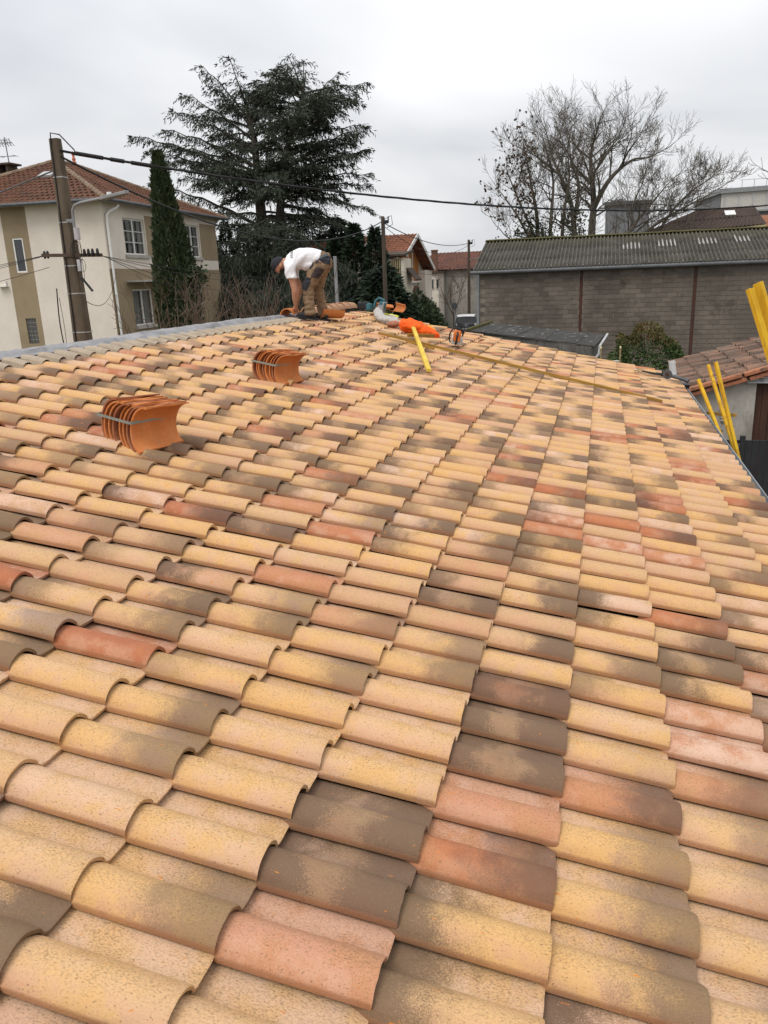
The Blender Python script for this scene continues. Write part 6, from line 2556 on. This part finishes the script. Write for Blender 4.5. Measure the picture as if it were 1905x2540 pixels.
# body: one continuous figure
bd_ = MB()
T(bd_, [(-.22, 0, .93), (-.06, 0, .985), (.12, 0, .99), (.30, 0, .94), (.40, 0, .93)], [.135, .125, .135, .135, .09], 14)
T(bd_, [(.36, 0, .955), (.44, 0, .955), (.50, 0, .93)], [.075, .062, .065])
HM = Matrix((PF, PS, Vector((0, 0, 1)))).transposed()     # columns: forward, side, up
HR = HM @ Matrix.Rotation(R(38), 3, 'Y')
bd_.ball(W(.545, 0, .915), (.118, .08, .098), 14, 10, HR)
bd_.ball(W(.535, 0, .845), (.062, .062, .062), 10, 8)                # jaw
bd_.tube([W(.560, 0, .845), W(.590, 0, .800), W(.578, 0, .795)], [.022, .018, .012], 6)   # nose
for s_ in (-.083, .083):
    bd_.ball(W(.50, s_, .895), (.026, .012, .034), 8, 6, HM)          # ears
for s_, (e, w_, h_) in ((-1, ((.255, -.20, .475), (.250, -.12, .225), (.262, -.07, .15))), (1, ((.20, .19, .52), (.27, .10, .24), (.285, .045, .15)))):
    sh_ = (.33, .165 * s_, .885)
    T(bd_, [sh_, (.30, s_ * .20, .70), e], [.075, .062, .050])
    T(bd_, [e, ((e[0] + w_[0]) / 2 + .006, (e[1] + w_[1]) / 2, (e[2] + w_[2]) / 2), w_], [.052, .047, .031])
    # palm and five fingers closing on the tile edge
    pc = Vector(h_)
    bd_.tube([W(w_[0], w_[1], w_[2]), W(*(Vector(w_).lerp(pc, .6))), W(*pc)], [.031, .040, .036], 8, True, (1.15, .72))
    for k in range(4):
        off_ = (k - 1.5) * .019
        L = (.030, .034, .032, .026)[k]
        b0_ = pc + Vector((off_ * .9, 0, -.015))
        b1_ = b0_ + Vector((off_ * .2, -s_ * .012, -L))
        b2_ = b1_ + Vector((0, s_ * .018, -L * .75))
        bd_.tube([W(*b0_), W(*b1_), W(*b2_)], [.0105, .0098, .0085], 6)
    th0 = pc + Vector((-.030, -s_ * .006, .018))
    bd_.tube([W(*th0), W(*(th0 + Vector((-.022, s_ * .016, -.026)))), W(*(th0 + Vector((-.018, s_ * .028, -.05))))], [.013, .0115, .0095], 6)
# legs under the trousers belong to the same figure
T(bd_, [(-.2, -.09, .92), (-.03, -.11, .68), (.03, -.115, .52), (.025, -.115, .30), (.0, -.115, .08)], [.105, .085, .062, .056, .04])
T(bd_, [(-.21, .10, .92), (-.14, .16, .70), (-.10, .22, .50), (-.14, .25, .29), (-.18, .26, .06)], [.105, .085, .062, .056, .04])
fuse('body', bd_, .0095, M['skin'], person, 3)

# T-shirt
sh = MB()
T(sh, [(-.165, 0, .975), (-.11, 0, .99), (.02, 0, 1.012), (.14, 0, 1.005), (.28, 0, .955), (.37, 0, .925), (.415, 0, .93)], [.148, .150, .157, .166, .160, .135, .088], 18, (1.12, .98))
sh.ball(W(.02, 0, .90), (.22, .17, .10), 14, 8, HM)
for s_ in (-1, 1):
    T(sh, [(.34, s_ * .12, .925), (.335, s_ * .185, .86), (.315, s_ * .205, .76), (.305, s_ * .21, .675)], [.10, .095, .085, .088], 12)
shirt = fuse('t_shirt', sh, .014, M['tshirt'], person, 5)
# creases: gentle folds along the torso
for v in shirt.data.vertices:
    p = v.co - PO
    f_, s_, u_ = p.dot(PF), p.dot(PS), p.z
    v.co += v.normal * ((.007 * math.sin(30 * (f_ * .8 + u_ * .9) + 5 * s_) + .012 * mnoise.noise(Vector((f_ * 16 + u_ * 10, s_ * 7, u_ * 4)))) * (1 if u_ < 1.0 else .35))

# trousers
tr = MB()
T(tr, [(-.235, 0, .985), (-.225, 0, .93), (-.20, 0, .86)], [.150, .160, .155], 18, (1.12, .95))
tr.tube([W(-.15, 0, .985), W(-.21, 0, .955), W(-.24, 0, .88)], [.14, .155, .14], 16)


def leg(pts, rad, ph):
    P, Rr = [], []
    for i in range(len(pts) - 1):
        for k in range(6):
            t = k / 6
            P.append(tuple(Vector(pts[i]).lerp(Vector(pts[i + 1]), t)))
            r_ = rad[i] + (rad[i + 1] - rad[i]) * t
            u_ = P[-1][2]
            Rr.append(r_ * (1 + (.07 if u_ < .45 else .03) * math.sin(u_ * 75 + ph)))
    P.append(pts[-1])
    Rr.append(rad[-1])
    T(tr, P, Rr, 14)


leg([(-.19, -.085, .90), (-.07, -.115, .72), (.035, -.12, .53), (.030, -.12, .33), (.01, -.12, .15), (.005, -.12, .06)], [.135, .118, .094, .086, .088, .096], 0)
leg([(-.20, .095, .90), (-.15, .16, .71), (-.105, .22, .51), (-.14, .25, .31), (-.18, .26, .13), (-.19, .26, .03)], [.135, .116, .092, .084, .086, .094], 1.5)
trous = fuse('trousers', tr, .013, M['khaki'], person, 2, .4)


for v in trous.data.vertices:
    f_, s_, u_ = unW(v.co)
    v.co += v.normal * (.013 * mnoise.noise(Vector((f_ * 11, s_ * 9, u_ * 24))) + .007 * mnoise.noise(Vector((f_ * 26 + u_ * 30, s_ * 14, u_ * 9))))


def patch(name, src, test, off_, mat, parent):
    """a sewn-on panel: copy of the faces that pass the test, raised a little"""
    me_ = src.data
    keep = [pl for pl in me_.polygons if test(*unW(pl.center), pl.normal)]
    idx, V, F = {}, [], []
    for pl in keep:
        f_ = []
        for vi in pl.vertices:
            if vi not in idx:
                idx[vi] = len(V)
                v = me_.vertices[vi]
                V.append(tuple(v.co + v.normal * off_))
            f_.append(idx[vi])
        F.append(tuple(f_))
    b_ = MB()
    b_.add(V, F)
    o_ = b_.build(name, mat, parent, smooth='all')
    return o_


def nearside(n_):
    return n_.dot(PS) < 0.35


def inpoly(f_, u_, poly):
    c_ = False
    for i in range(len(poly)):
        (x0, y0), (x1, y1) = poly[i], poly[i - 1]
        if (y0 > u_) != (y1 > u_) and f_ < (x1 - x0) * (u_ - y0) / (y1 - y0) + x0:
            c_ = not c_
    return c_


def px8(x, y):
    return ((929 - x) * .00084, (1493 - y) * .00084)


kn = [px8(*p) for p in ((760, 620), (965, 700), (940, 780), (870, 935), (700, 880), (770, 790), (790, 740))]
patch('knee_patch', trous, lambda f_, s_, u_, n_: s_ < -.04 and nearside(n_) and inpoly(f_, u_, kn), .006, M['navy'], trous)
pk_ = [px8(*p) for p in ((1075, 475), (1225, 535), (1100, 715), (955, 660))]
patch('thigh_pocket', trous, lambda f_, s_, u_, n_: s_ < -.06 and nearside(n_) and inpoly(f_, u_, pk_), .010, M['brown_cloth'], trous)
hp = [px8(*p) for p in ((1020, 385), (1000, 470), (940, 525), (900, 470), (960, 400))]
patch('hip_pocket', trous, lambda f_, s_, u_, n_: s_ < .02 and nearside(n_) and inpoly(f_, u_, hp), .006, M['navy'], trous)
yk = [px8(*p) for p in ((1100, 330), (1270, 260), (1345, 300), (1340, 440), (1120, 400), (1040, 400))]
patch('back_yoke', trous, lambda f_, s_, u_, n_: inpoly(f_, u_, yk), .007, M['navy'], trous)
bl_ = [px8(*p) for p in ((1080, 310), (1270, 225), (1300, 262), (1110, 345))]
patch('waistband', trous, lambda f_, s_, u_, n_: inpoly(f_, u_, bl_), .011, M['grey_cloth'], trous)
fk = [px8(*p) for p in ((1010, 880), (1110, 880), (1120, 960), (1020, 960))]

# cap, hair, beard
cp_ = MB()
cp_.ball(W(.560, 0, .932), (.122, .092, .105), 16, 10, HR)
cp = fuse('cap', cp_, .012, M['navy'], person, 2)
# keep only the crown of the cap
bm_ = bmesh.new()
bm_.from_mesh(cp.data)
ax_ = (PF * .72 + Vector((0, 0, .62))).normalized()
kill = [v for v in bm_.verts if (v.co - W(.545, 0, .915)).dot(ax_) < -.012]
bmesh.ops.delete(bm_, geom=kill, context='VERTS')
bm_.to_mesh(cp.data)
bm_.free()
q = MB()
q.ball(W(.612, 0, .835), (.062, .068, .014), 12, 6, HM @ Matrix.Rotation(R(72), 3, 'Y'))
q.build('visor', M['navy'], cp, smooth='all')
q = MB()
q.ball(W(.505, 0, .825), (.05, .062, .045), 12, 8, HM)
q.build('beard', M['hair'], person, smooth='all')
q = MB()
for s_ in (-.05, .05):
    q.ball(W(.588, s_ * .7, .862), (.008, .011, .008), 6, 4, HM)
q.build('eyes', M['hair'], person)

# shoes
for (f0, s0, u0, nm) in ((.0, -.12, 0.0, 'shoe'), (-.19, .26, -.035, 'shoe')):
    q = MB()
    sl_ = .207
    q.tube([W(f0 - .085, s0, u0 + .045 - .085 * sl_), W(f0 - .03, s0, u0 + .055), W(f0 + .09, s0, u0 + .05 + .09 * sl_), W(f0 + .19, s0, u0 + .035 + .19 * sl_), W(f0 + .235, s0, u0 + .03 + .23 * sl_)], [.045, .055, .05, .043, .022], 12, True, (.88, 1.0))
    q.tube([W(f0 - .02, s0, u0 + .05), W(f0 - .0, s0, u0 + .11)], [.055, .05], 10)
    sho = fuse('shoe', q, .01, M['shoe'], person, 3)
    q = MB()
    prof = [(-.13, -.045), (.06, -.05), (.18, -.05), (.245, -.025), (.25, .0), (.245, .025), (.18, .05), (.06, .048), (-.13, .045)]
    q.prism([W(f0 + a, s0 + b_, u0 - .008 + (a) * sl_) for (a, b_) in prof], (0, 0, .026))
    q.build('sole', M['black_plastic'], sho)

# lettering across the shoulders
fc = bpy.data.curves.new('lettering', 'FONT')
fc.body = 'FABIEN'
fc.size = .064
fc.align_x = 'CENTER'
fc.align_y = 'CENTER'
fo = bpy.data.objects.new('lettering_src', fc)
COL.objects.link(fo)
bpy.context.view_layer.update()
lme = bpy.data.meshes.new_from_object(fo.evaluated_get(bpy.context.evaluated_depsgraph_get()))
bpy.data.objects.remove(fo)
lme.name = 'lettering'
bm_ = bmesh.new()
bm_.from_mesh(lme)
bmesh.ops.triangulate(bm_, faces=bm_.faces)
bmesh.ops.subdivide_edges(bm_, edges=[e_ for e_ in bm_.edges if e_.calc_length() > .012], cuts=2, use_grid_fill=True)
bm_.to_mesh(lme)
bm_.free()
from mathutils.bvhtree import BVHTree
bv = BVHTree.FromPolygons([v.co[:] for v in shirt.data.vertices], [p.vertices[:] for p in shirt.data.polygons])
# letters read across the shoulders: x runs over the back (far side to near side), tops towards the neck
ax0 = W(.262, -.045, 1.0)
for v in lme.vertices:
    a, b_ = v.co.x, v.co.y
    th_ = a / .17
    tgt = W(.265 + b_, -.03 - math.sin(-th_ - .35) * -.0, 1.0)
    # wrap around the torso axis
    ang = -.62 - a / .165
    d_ = (PS * math.sin(ang) + Vector((0, 0, math.cos(ang)))).normalized()
    org = W(.295 + b_ * 1.0, 0, .95)
    hit = bv.ray_cast(org + d_ * .6, -d_, 1.0)
    v.co = (hit[0] + hit[1] * .003) if hit[0] is not None else org + d_ * .17
lme.materials.clear()
lme.materials.append(M['print_ink'])
lo = bpy.data.objects.new('lettering', lme)
COL.objects.link(lo)
attach(lo, shirt)

# ------------------------------------------------------------------ terracotta pieces on the roof
rt = MB()
half_round(rt, W(.36, .03, .075), (-0.05, 1, 0.02), (-.12, 0, 1), .115, .10, .42, .015, 10)
tag(rt.build('ridge_tile', M['terracotta'], None, smooth=True), 'terracotta ridge tile held down under the worker hands on the membrane', 'tile')


def upslope(x, y, h=.055):
    return Vector((x, y, Z0 - x * TA)) + Vector((SA, 0, CA)) * h


def loose_tile(c, axis, up_, label, L=.44, r0=.145, r1=.125, mat='terracotta'):
    b_ = MB()
    half_round(b_, c, axis, up_, r0, r1, L, .016, 12, math.pi * .86)
    o_ = b_.build('ridge_tile', M[mat], None, smooth=True)
    tag(o_, label, 'tile', 'loose terracotta tiles on the roof')
    return o_


# open side up, like a gutter, beside the worker's foot
loose_tile(upslope(-2.60, 11.72, .195), (.62, .78, -.10), (.22, -.18, -1), 'upturned terracotta tile lying open beside the worker shoe')
loose_tile(upslope(-2.26, 15.0, .19), (.75, -.66, -.1), (.15, .75, -.62), 'upturned terracotta tile standing on edge beyond the dust bag', .36, .115, .10)
loose_tile(upslope(-2.50, 14.95, .10), (.8, .6, -.15), (-.2, .1, 1), 'flat lying terracotta tile just left of the upturned far one', .34, .11, .10)


# two strapped bundles of ridge tiles standing on edge
def bundle(origin, label, n=7, seed=1, scale=1.0):
    """tiles nested one behind another; each stands on its long edge with its hollow turned towards the camera's right"""
    origin = Vector(origin)
    t = empty('tile_bundle', origin)
    tag(t, label, 'tile bundle', 'strapped bundles of ridge tiles')
    r_ = random.Random(seed)
    nrm = Vector((SA, 0, CA))
    axis = Vector((.20, .98, -.03)).normalized()
    open_ = Vector((.98, -.20, -.16))          # the hollow looks this way
    open_ = (open_ - axis * open_.dot(axis)).normalized()
    upv = axis.cross(open_)
    if upv.z < 0:
        upv = -upv
    rad, Lt = .152 * scale, .40 * scale
    step = .037 * scale
    cen0 = origin + Vector((0, 0, rad - .018))
    tilt = .16
    for k in range(n):
        b_ = MB()
        c = cen0 - open_ * (step * (k - (n - 1) / 2)) + axis * (r_.uniform(-.012, .012)) + Vector((0, 0, r_.uniform(-.004, .004)))
        bulge = (-open_ + upv * r_.uniform(-.05, .05) + Vector((0, 0, tilt))).normalized()
        V, F = [], []
        sd_ = axis.cross(bulge).normalized()
        th_ = .0115
        nn, ml = 14, 5
        span = math.pi * .86
        rr0, rr1 = rad * (1.04), rad * .94
        for j in range(ml + 1):
            u_ = j / ml - .5
            rr = rr0 + (rr1 - rr0) * (j / ml)
            ring = .004 * (1 if j in (1,) else 0)
            for o_r in (rr, rr - th_ - ring):
                for i in range(nn + 1):
                    a = -span / 2 + span * i / nn
                    jag = (.006 * r_.uniform(-1, 1)) if i in (0, nn) else 0
                    V.append(c + axis * (u_ * Lt + (.012 * math.cos(a * 2) if j in (0, ml) else 0)) + bulge * (math.cos(a) * o_r * 1.0 - rad * .45) + sd_ * (math.sin(a) * (o_r + jag) * 1.02))
        m_ = nn + 1
        for j in range(ml):
            o0, i0, o1, i1 = 2 * j * m_, (2 * j + 1) * m_, (2 * j + 2) * m_, (2 * j + 3) * m_
            for i in range(nn):
                F.append((o0 + i, o0 + i + 1, o1 + i + 1, o1 + i))
                F.append((i0 + i + 1, i0 + i, i1 + i, i1 + i + 1))
            F.append((o0, o1, i1, i0))
            F.append((o0 + nn, i0 + nn, i1 + nn, o1 + nn))
        for (o_, i_, s_) in ((0, m_, 1), (2 * ml * m_, (2 * ml + 1) * m_, -1)):
            for i in range(nn):
                qd = (o_ + i, i_ + i, i_ + i + 1, o_ + i + 1)
                F.append(qd if s_ > 0 else qd[::-1])
        b_.add(V, F)
        b_.build('tile', M['terracotta'] if k in (0,) else (M['terracotta_edge'] if k % 3 == 1 else M['terracotta']), t, smooth=True)
    # strap round the middle
    st = MB()
    fr = cen0 - open_ * (-step * (n - 1) / 2)
    bkp = cen0 - open_ * (step * (n - 1) / 2)
    hl = Lt / 2 + .014
    zc = Vector((0, 0, .025))
    bul = rad * .55
    front = []
    for v_ in np.linspace(-1, 1, 9):
        front.append(fr - open_ * (bul * .74) + axis * (hl * v_) + zc)
    ring = front + [fr + axis * (hl + .004) - open_ * (bul * .9) + zc, bkp + axis * (hl - .004) - open_ * (bul - .01) + zc]
    ring += [bkp + axis * (hl * v_) - open_ * (bul + .008) + zc for v_ in np.linspace(.98, -.98, 7)]
    ring += [bkp - axis * (hl - .006) - open_ * (bul - .012) + zc, fr - axis * (hl + .004) - open_ * (bul * .9) + zc]
    V, F = [], []
    for p in ring:
        V += [p - Vector((0, 0, .009)), p + Vector((0, 0, .009))]
    nR = len(ring)
    for i in range(nR):
        j = (i + 1) % nR
        F.append((2 * i, 2 * j, 2 * j + 1, 2 * i + 1))
    st.add(V, F)
    st.build('strap', M['strap'], t)
    return t


bundle(upslope(-0.98, 3.24, .03), 'larger nearer bundle of strapped terracotta ridge tiles on the left slope', 8, 3, 1.0)
bundle(upslope(-1.20, 6.12, .03), 'smaller farther bundle of strapped terracotta ridge tiles upslope', 8, 4, 1.0)

# ------------------------------------------------------------------ battens
def batten(a, b_, w_, h_, mat, label):
    q_ = MB()
    q_.beam(a, b_, w_, h_, (SA, 0, CA))
    o_ = q_.build('batten', M[mat], None, bevel=.003)
    tag(o_, label, 'batten', 'battens left on the tiles')


batten(upslope(-1.53, 10.92, .085), upslope(2.70, 10.2, .035), .024, .04, 'yellow_dark', 'very long brown batten lying down the slope towards the eave')
batten(upslope(-1.20, 11.85, .17), upslope(-.17, 8.22, .09), .06, .035, 'yellow_pale', 'short bright yellow batten lying across the long one')
batten(upslope(-1.09, 11.02, .13), upslope(-.82, 11.75, .12), .03, .05, 'yellow_dark', 'short brown offcut crossing under the bright yellow batten')
batten(upslope(-1.0, 10.65, .075), upslope(-.55, 10.45, .075), .025, .03, 'yellow_dark', 'small brown offcut beside the long batten')

# ------------------------------------------------------------------ orange jacket lying in a heap
def heap(name, pts, mat, label, cat, seed, fold=.03, parent=None):
    b_ = MB()
    r_ = random.Random(seed)
    for (c, rad) in pts:
        b_.ball(c, rad, 16, 12)
    o_ = fuse(name, b_, .02, mat, parent, 3)
    for v in o_.data.vertices:
        p = v.co
        k = mnoise.noise(p * 9 + Vector((seed, 0, 0))) + .6 * mnoise.noise(p * 22 + Vector((0, seed, 0)))
        v.co = p + v.normal * (fold * k)
    if label:
        tag(o_, label, cat)
    return o_


jk = empty('work_jacket', upslope(-1.15, 12.6, 0))
tag(jk, 'bright orange work jacket lying crumpled on the tiles left of the chainsaw', 'jacket')
U = upslope
JC = Vector((-1.19, 12.34, 0))


def J(l, d, h):
    p = JC + VX * l + VY * d
    return U(p.x, p.y, h)


heap('body', [(J(-.20, .08, .13), (.15, .17, .13)), (J(-.08, .0, .14), (.16, .16, .11)), (J(.05, -.02, .11), (.15, .15, .09)), (J(.17, -.02, .09), (.12, .14, .075)), (J(.27, -.02, .065), (.08, .10, .055))], M['orange_cloth'], None, None, 3, .035, jk)
heap('lining', [(J(.14, .20, .13), (.10, .09, .06)), (J(.22, .14, .11), (.08, .08, .05))], M['amber_cloth'], None, None, 5, .02, jk)

# ------------------------------------------------------------------ chainsaw
def local(origin, yaw, z_up=(SA, 0, CA)):
    z_ = Vector(z_up).normalized()
    x_ = Vector((math.cos(yaw), math.sin(yaw), 0))
    x_ = (x_ - z_ * x_.dot(z_)).normalized()
    y_ = z_.cross(x_)
    Mx = Matrix((x_, y_, z_)).transposed()
    o_ = Vector(origin)
    return (lambda p: o_ + Mx @ Vector(p)), Mx


cs_root = empty('chainsaw', U(-.44, 11.60, .055))
tag(cs_root, 'orange and white chainsaw with black handles standing on the tiles', 'chainsaw')
X, MX = local(U(-.44, 11.66, .06), R(10))


def cbox(name, c, s_, mat, rot=None, bev=.008, parent=cs_root, taper=None):
    q_ = MB()
    q_.box(X(c), s_, MX @ (Euler(rot).to_matrix() if rot else Matrix.Identity(3)), taper)
    return q_.build(name, mat, parent, bevel=bev)


def ctube(name, pts, r_, mat, parent=cs_root, n=8):
    q_ = MB()
    q_.tube([X(p) for p in pts], r_, n)
    return q_.build(name, mat, parent, smooth=True)


cbox('housing', (0, 0, .075), (.165, .22, .13), M['saw_white'], None, .02)
cbox('engine_cover', (.0, -.03, .175), (.125, .17, .10), M['saw_orange'], (R(-14), 0, 0), .018, cs_root, (.82, .85))
cbox('starter_cover', (.0, -.116, .125), (.115, .016, .115), M['saw_orange'], (R(-8), 0, 0), .006)
q = MB()
q.disc(X((.0, -.128, .15)), MX @ Vector((0, 1, -.12)), .017, .012, 14)
q.build('starter_knob', M['black_plastic'], cs_root)
q = MB()
q.disc(X((.02, -.114, .045)), MX @ Vector((0, 1, 0)), .014, .01, 12)
q.build('fuel_cap', M['grey_metal'], cs_root)
ctube('front_handle', [(-.085, .0, .02), (-.115, -.01, .07), (-.118, -.01, .16), (-.09, -.01, .235), (-.04, -.01, .262), (.05, -.01, .262), (.085, -.01, .235), (.09, -.01, .15)], .0125, M['black_plastic'])
ctube('hand_guard', [(-.06, .055, .22), (-.062, .075, .315), (-.04, .08, .345), (.07, .08, .335), (.10, .078, .30), (.10, .055, .17)], .009, M['black_plastic'])
ctube('hand_guard_rib', [(.02, .07, .25), (.02, .08, .342)], .008, M['black_plastic'])
cbox('air_filter', (.03, .02, .235), (.10, .09, .05), M['black_plastic'], (0, R(8), 0), .012)
ctube('rear_handle', [(.0, -.10, .2), (.0, -.20, .215), (.0, -.27, .17), (.0, -.27, .08), (.0, -.2, .03), (.0, -.1, .03)], .016, M['black_plastic'])
cbox('sprocket_cover', (.093, .03, .06), (.03, .17, .09), M['lightgrey'], None, .01)
q = MB()
q.prism([X((.092, .10, .035)), X((.092, .10, .095)), X((.092, .44, .085)), X((.092, .48, .065)), X((.092, .44, .045))], MX @ Vector((.006, 0, 0)))
q.build('guide_bar', M['steel'], cs_root)
ctube('chain', [(.095, .1, .034), (.095, .44, .043), (.095, .485, .065), (.095, .44, .087), (.095, .1, .097)], .006, M['dark_zinc'])

# ------------------------------------------------------------------ teal circular saw, dust bag, gloves, shards
sw_ = empty('circular_saw', U(-2.5, 14.0, .05))
tag(sw_, 'teal cordless circular saw lying at the ridge end', 'power saw')
X, MX = local(U(-2.52, 14.1, .06), R(-10))
cbox('motor', (-.17, -.05, .10), (.20, .14, .15), M['black_plastic'], (0, R(-14), 0), .03, sw_)
cbox('motor_band', (-.06, -.05, .10), (.11, .135, .14), M['teal'], (0, R(-14), 0), .03, sw_)
ctube('handle', [(.02, .02, .10), (.03, .03, .23), (.09, .03, .30), (.20, .03, .28), (.23, .03, .16), (.22, .02, .06)], .026, M['teal'], sw_)
cbox('blade_guard', (.20, -.02, .13), (.16, .05, .24), M['teal'], (0, R(6), 0), .025, sw_)
cbox('base_plate', (.245, -.02, .10), (.012, .16, .30), M['aluminium'], (0, R(4), 0), .003, sw_)
q = MB()
q.disc(X((.19, -.055, .10)), MX @ Vector((0, 1, 0)), .085, .006, 22)
q.build('blade', M['steel'], sw_)
cbox('battery', (-.27, -.03, .10), (.06, .11, .11), M['black_plastic'], None, .012, sw_)
bg = empty('dust_bag', U(-1.95, 13.0, .04))
tag(bg, 'long dusty translucent plastic bag trailing from the teal saw', 'bag')
b_ = MB()
pts = [U(-2.36, 13.85, .14), U(-2.22, 13.45, .13), U(-2.08, 13.05, .10), U(-1.92, 12.85, .10), U(-1.76, 12.72, .12), U(-1.62, 12.62, .10)]
b_.tube(pts, [.07, .09, .085, .10, .11, .05], 14, True, (1.0, .8))
o = fuse('film', b_, .018, M['dust_bag'], bg, 2)
for v in o.data.vertices:
    v.co += v.normal * (.022 * (mnoise.noise(v.co * 11) + .5 * mnoise.noise(v.co * 26)))
b_ = MB()
b_.ball(U(-1.70, 12.58, .09), (.13, .09, .06), 12, 8)
b_.build('red_dust', M['red_dust'], bg, smooth='all')
gl = MB()
r_ = random.Random(3)
for k in range(7):
    c = U(-2.33 + .05 * k, 14.2 + r_.uniform(-.1, .1), .075)
    gl.ball(c, (r_.uniform(.03, .07), r_.uniform(.02, .05), .022), 8, 6, (0, 0, r_.uniform(0, 3)))
tag(fuse('work_glove', gl, .012, M['glove'], None, 2), 'lime yellow work glove dropped beside the teal saw', 'glove')
for k, (x, y) in enumerate(((-2.1, 14.05), (-1.95, 13.8))):
    q = MB()
    q.box(U(x, y, .08), (.10, .06, .025), (.2, .3, .6 + k))
    tag(q.build('paper_scrap', M['paper'], None, bevel=.006), '%s pale paper scrap beyond the dust bag' % ('farther', 'nearer')[k], 'paper')
for k, (x, y, c_) in enumerate(((-1.55, 13.6, 'terracotta'), (2.45, 13.2, 'paper'), (-.2, 12.9, 'terracotta_edge'), (-.75, 10.9, 'terracotta'))):
    q = MB()
    q.box(U(x, y, .075), (.11, .05, .018), (.1, .25, .5 + k))
    tag(q.build('tile_shard', M[c_], None, bevel=.004), ('orange tile shard right of the dust bag', 'small pale shard near the far verge', 'dark tile shard right beyond the chainsaw', 'orange shard below the yellow batten crossing')[k], 'shard')
# thin curled offcuts of wire on the tiles
q = MB()
q.tube([U(.55, 10.0, .07), U(.72, 9.75, .09), U(.8, 9.55, .075), U(1.15, 9.35, .065)], .006, 5)
tag(q.build('wire_offcut', M['yellow_dark'], None), 'thin bent offcut lying below the long batten', 'offcut')

# ------------------------------------------------------------------ angle grinder at the eave and metal rail
ag = empty('angle_grinder', U(2.95, 13.1, .05))
tag(ag, 'dark angle grinder with worn disc lying at the far eave corner', 'grinder')
X, MX = local(U(2.93, 13.05, .085), R(-22))
q = MB()
q.tube([X((-.42, .02, -.01)), X((-.2, .01, .0)), X((-.06, 0, .02))], [.014, .018, .022], 8)
q.build('cable', M['black_plastic'], ag)
cbox('guard', (.0, .02, .035), (.17, .05, .11), M['black_plastic'], None, .03, ag)
q = MB()
q.disc(X((.03, -.02, .04)), MX @ Vector((0.1, 1, .25)), .085, .012, 22)
dsc = q.build('disc', M['dark_zinc'], ag)
q = MB()
q.disc(X((.03, -.03, .04)), MX @ Vector((0.1, 1, .25)), .028, .014, 14)
q.build('flange', M['rust'], dsc)
q = MB()
q.tube([X((.1, .0, .03)), X((.2, .0, .025)), X((.33, -.01, .02)), X((.4, -.02, .01))], [.03, .028, .03, .036], 10)
q.build('motor_body', M['dark_zinc'], ag, smooth=True)
mr = empty('metal_rail', (3.3, 13.3, 0))
tag(mr, 'scuffed aluminium rail head sticking up over the far eave corner', 'rail')
q = MB()
q.beam((3.52, 13.25, 0.0), (3.08, 13.6, 2.77), .10, .03, (0, 1, 0))
q.beam((3.47, 13.25, 0.0), (3.03, 13.6, 2.77), .012, .06, (0, 1, 0))
q.beam((3.57, 13.25, 0.0), (3.13, 13.6, 2.77), .012, .06, (0, 1, 0))
q.build('profile', M['aluminium'], mr, bevel=.003)
q = MB()
q.disc((3.14, 13.53, 2.52), (.15, -1, .1), .018, .05, 12)
q.build('bolt_hole', M['black_plastic'], mr)
q = MB()
q.box((3.29, 13.36, 2.36), (.15, .12, .09), (.2, .1, .3))
q.build('clamp', M['black_plastic'], mr, bevel=.01)
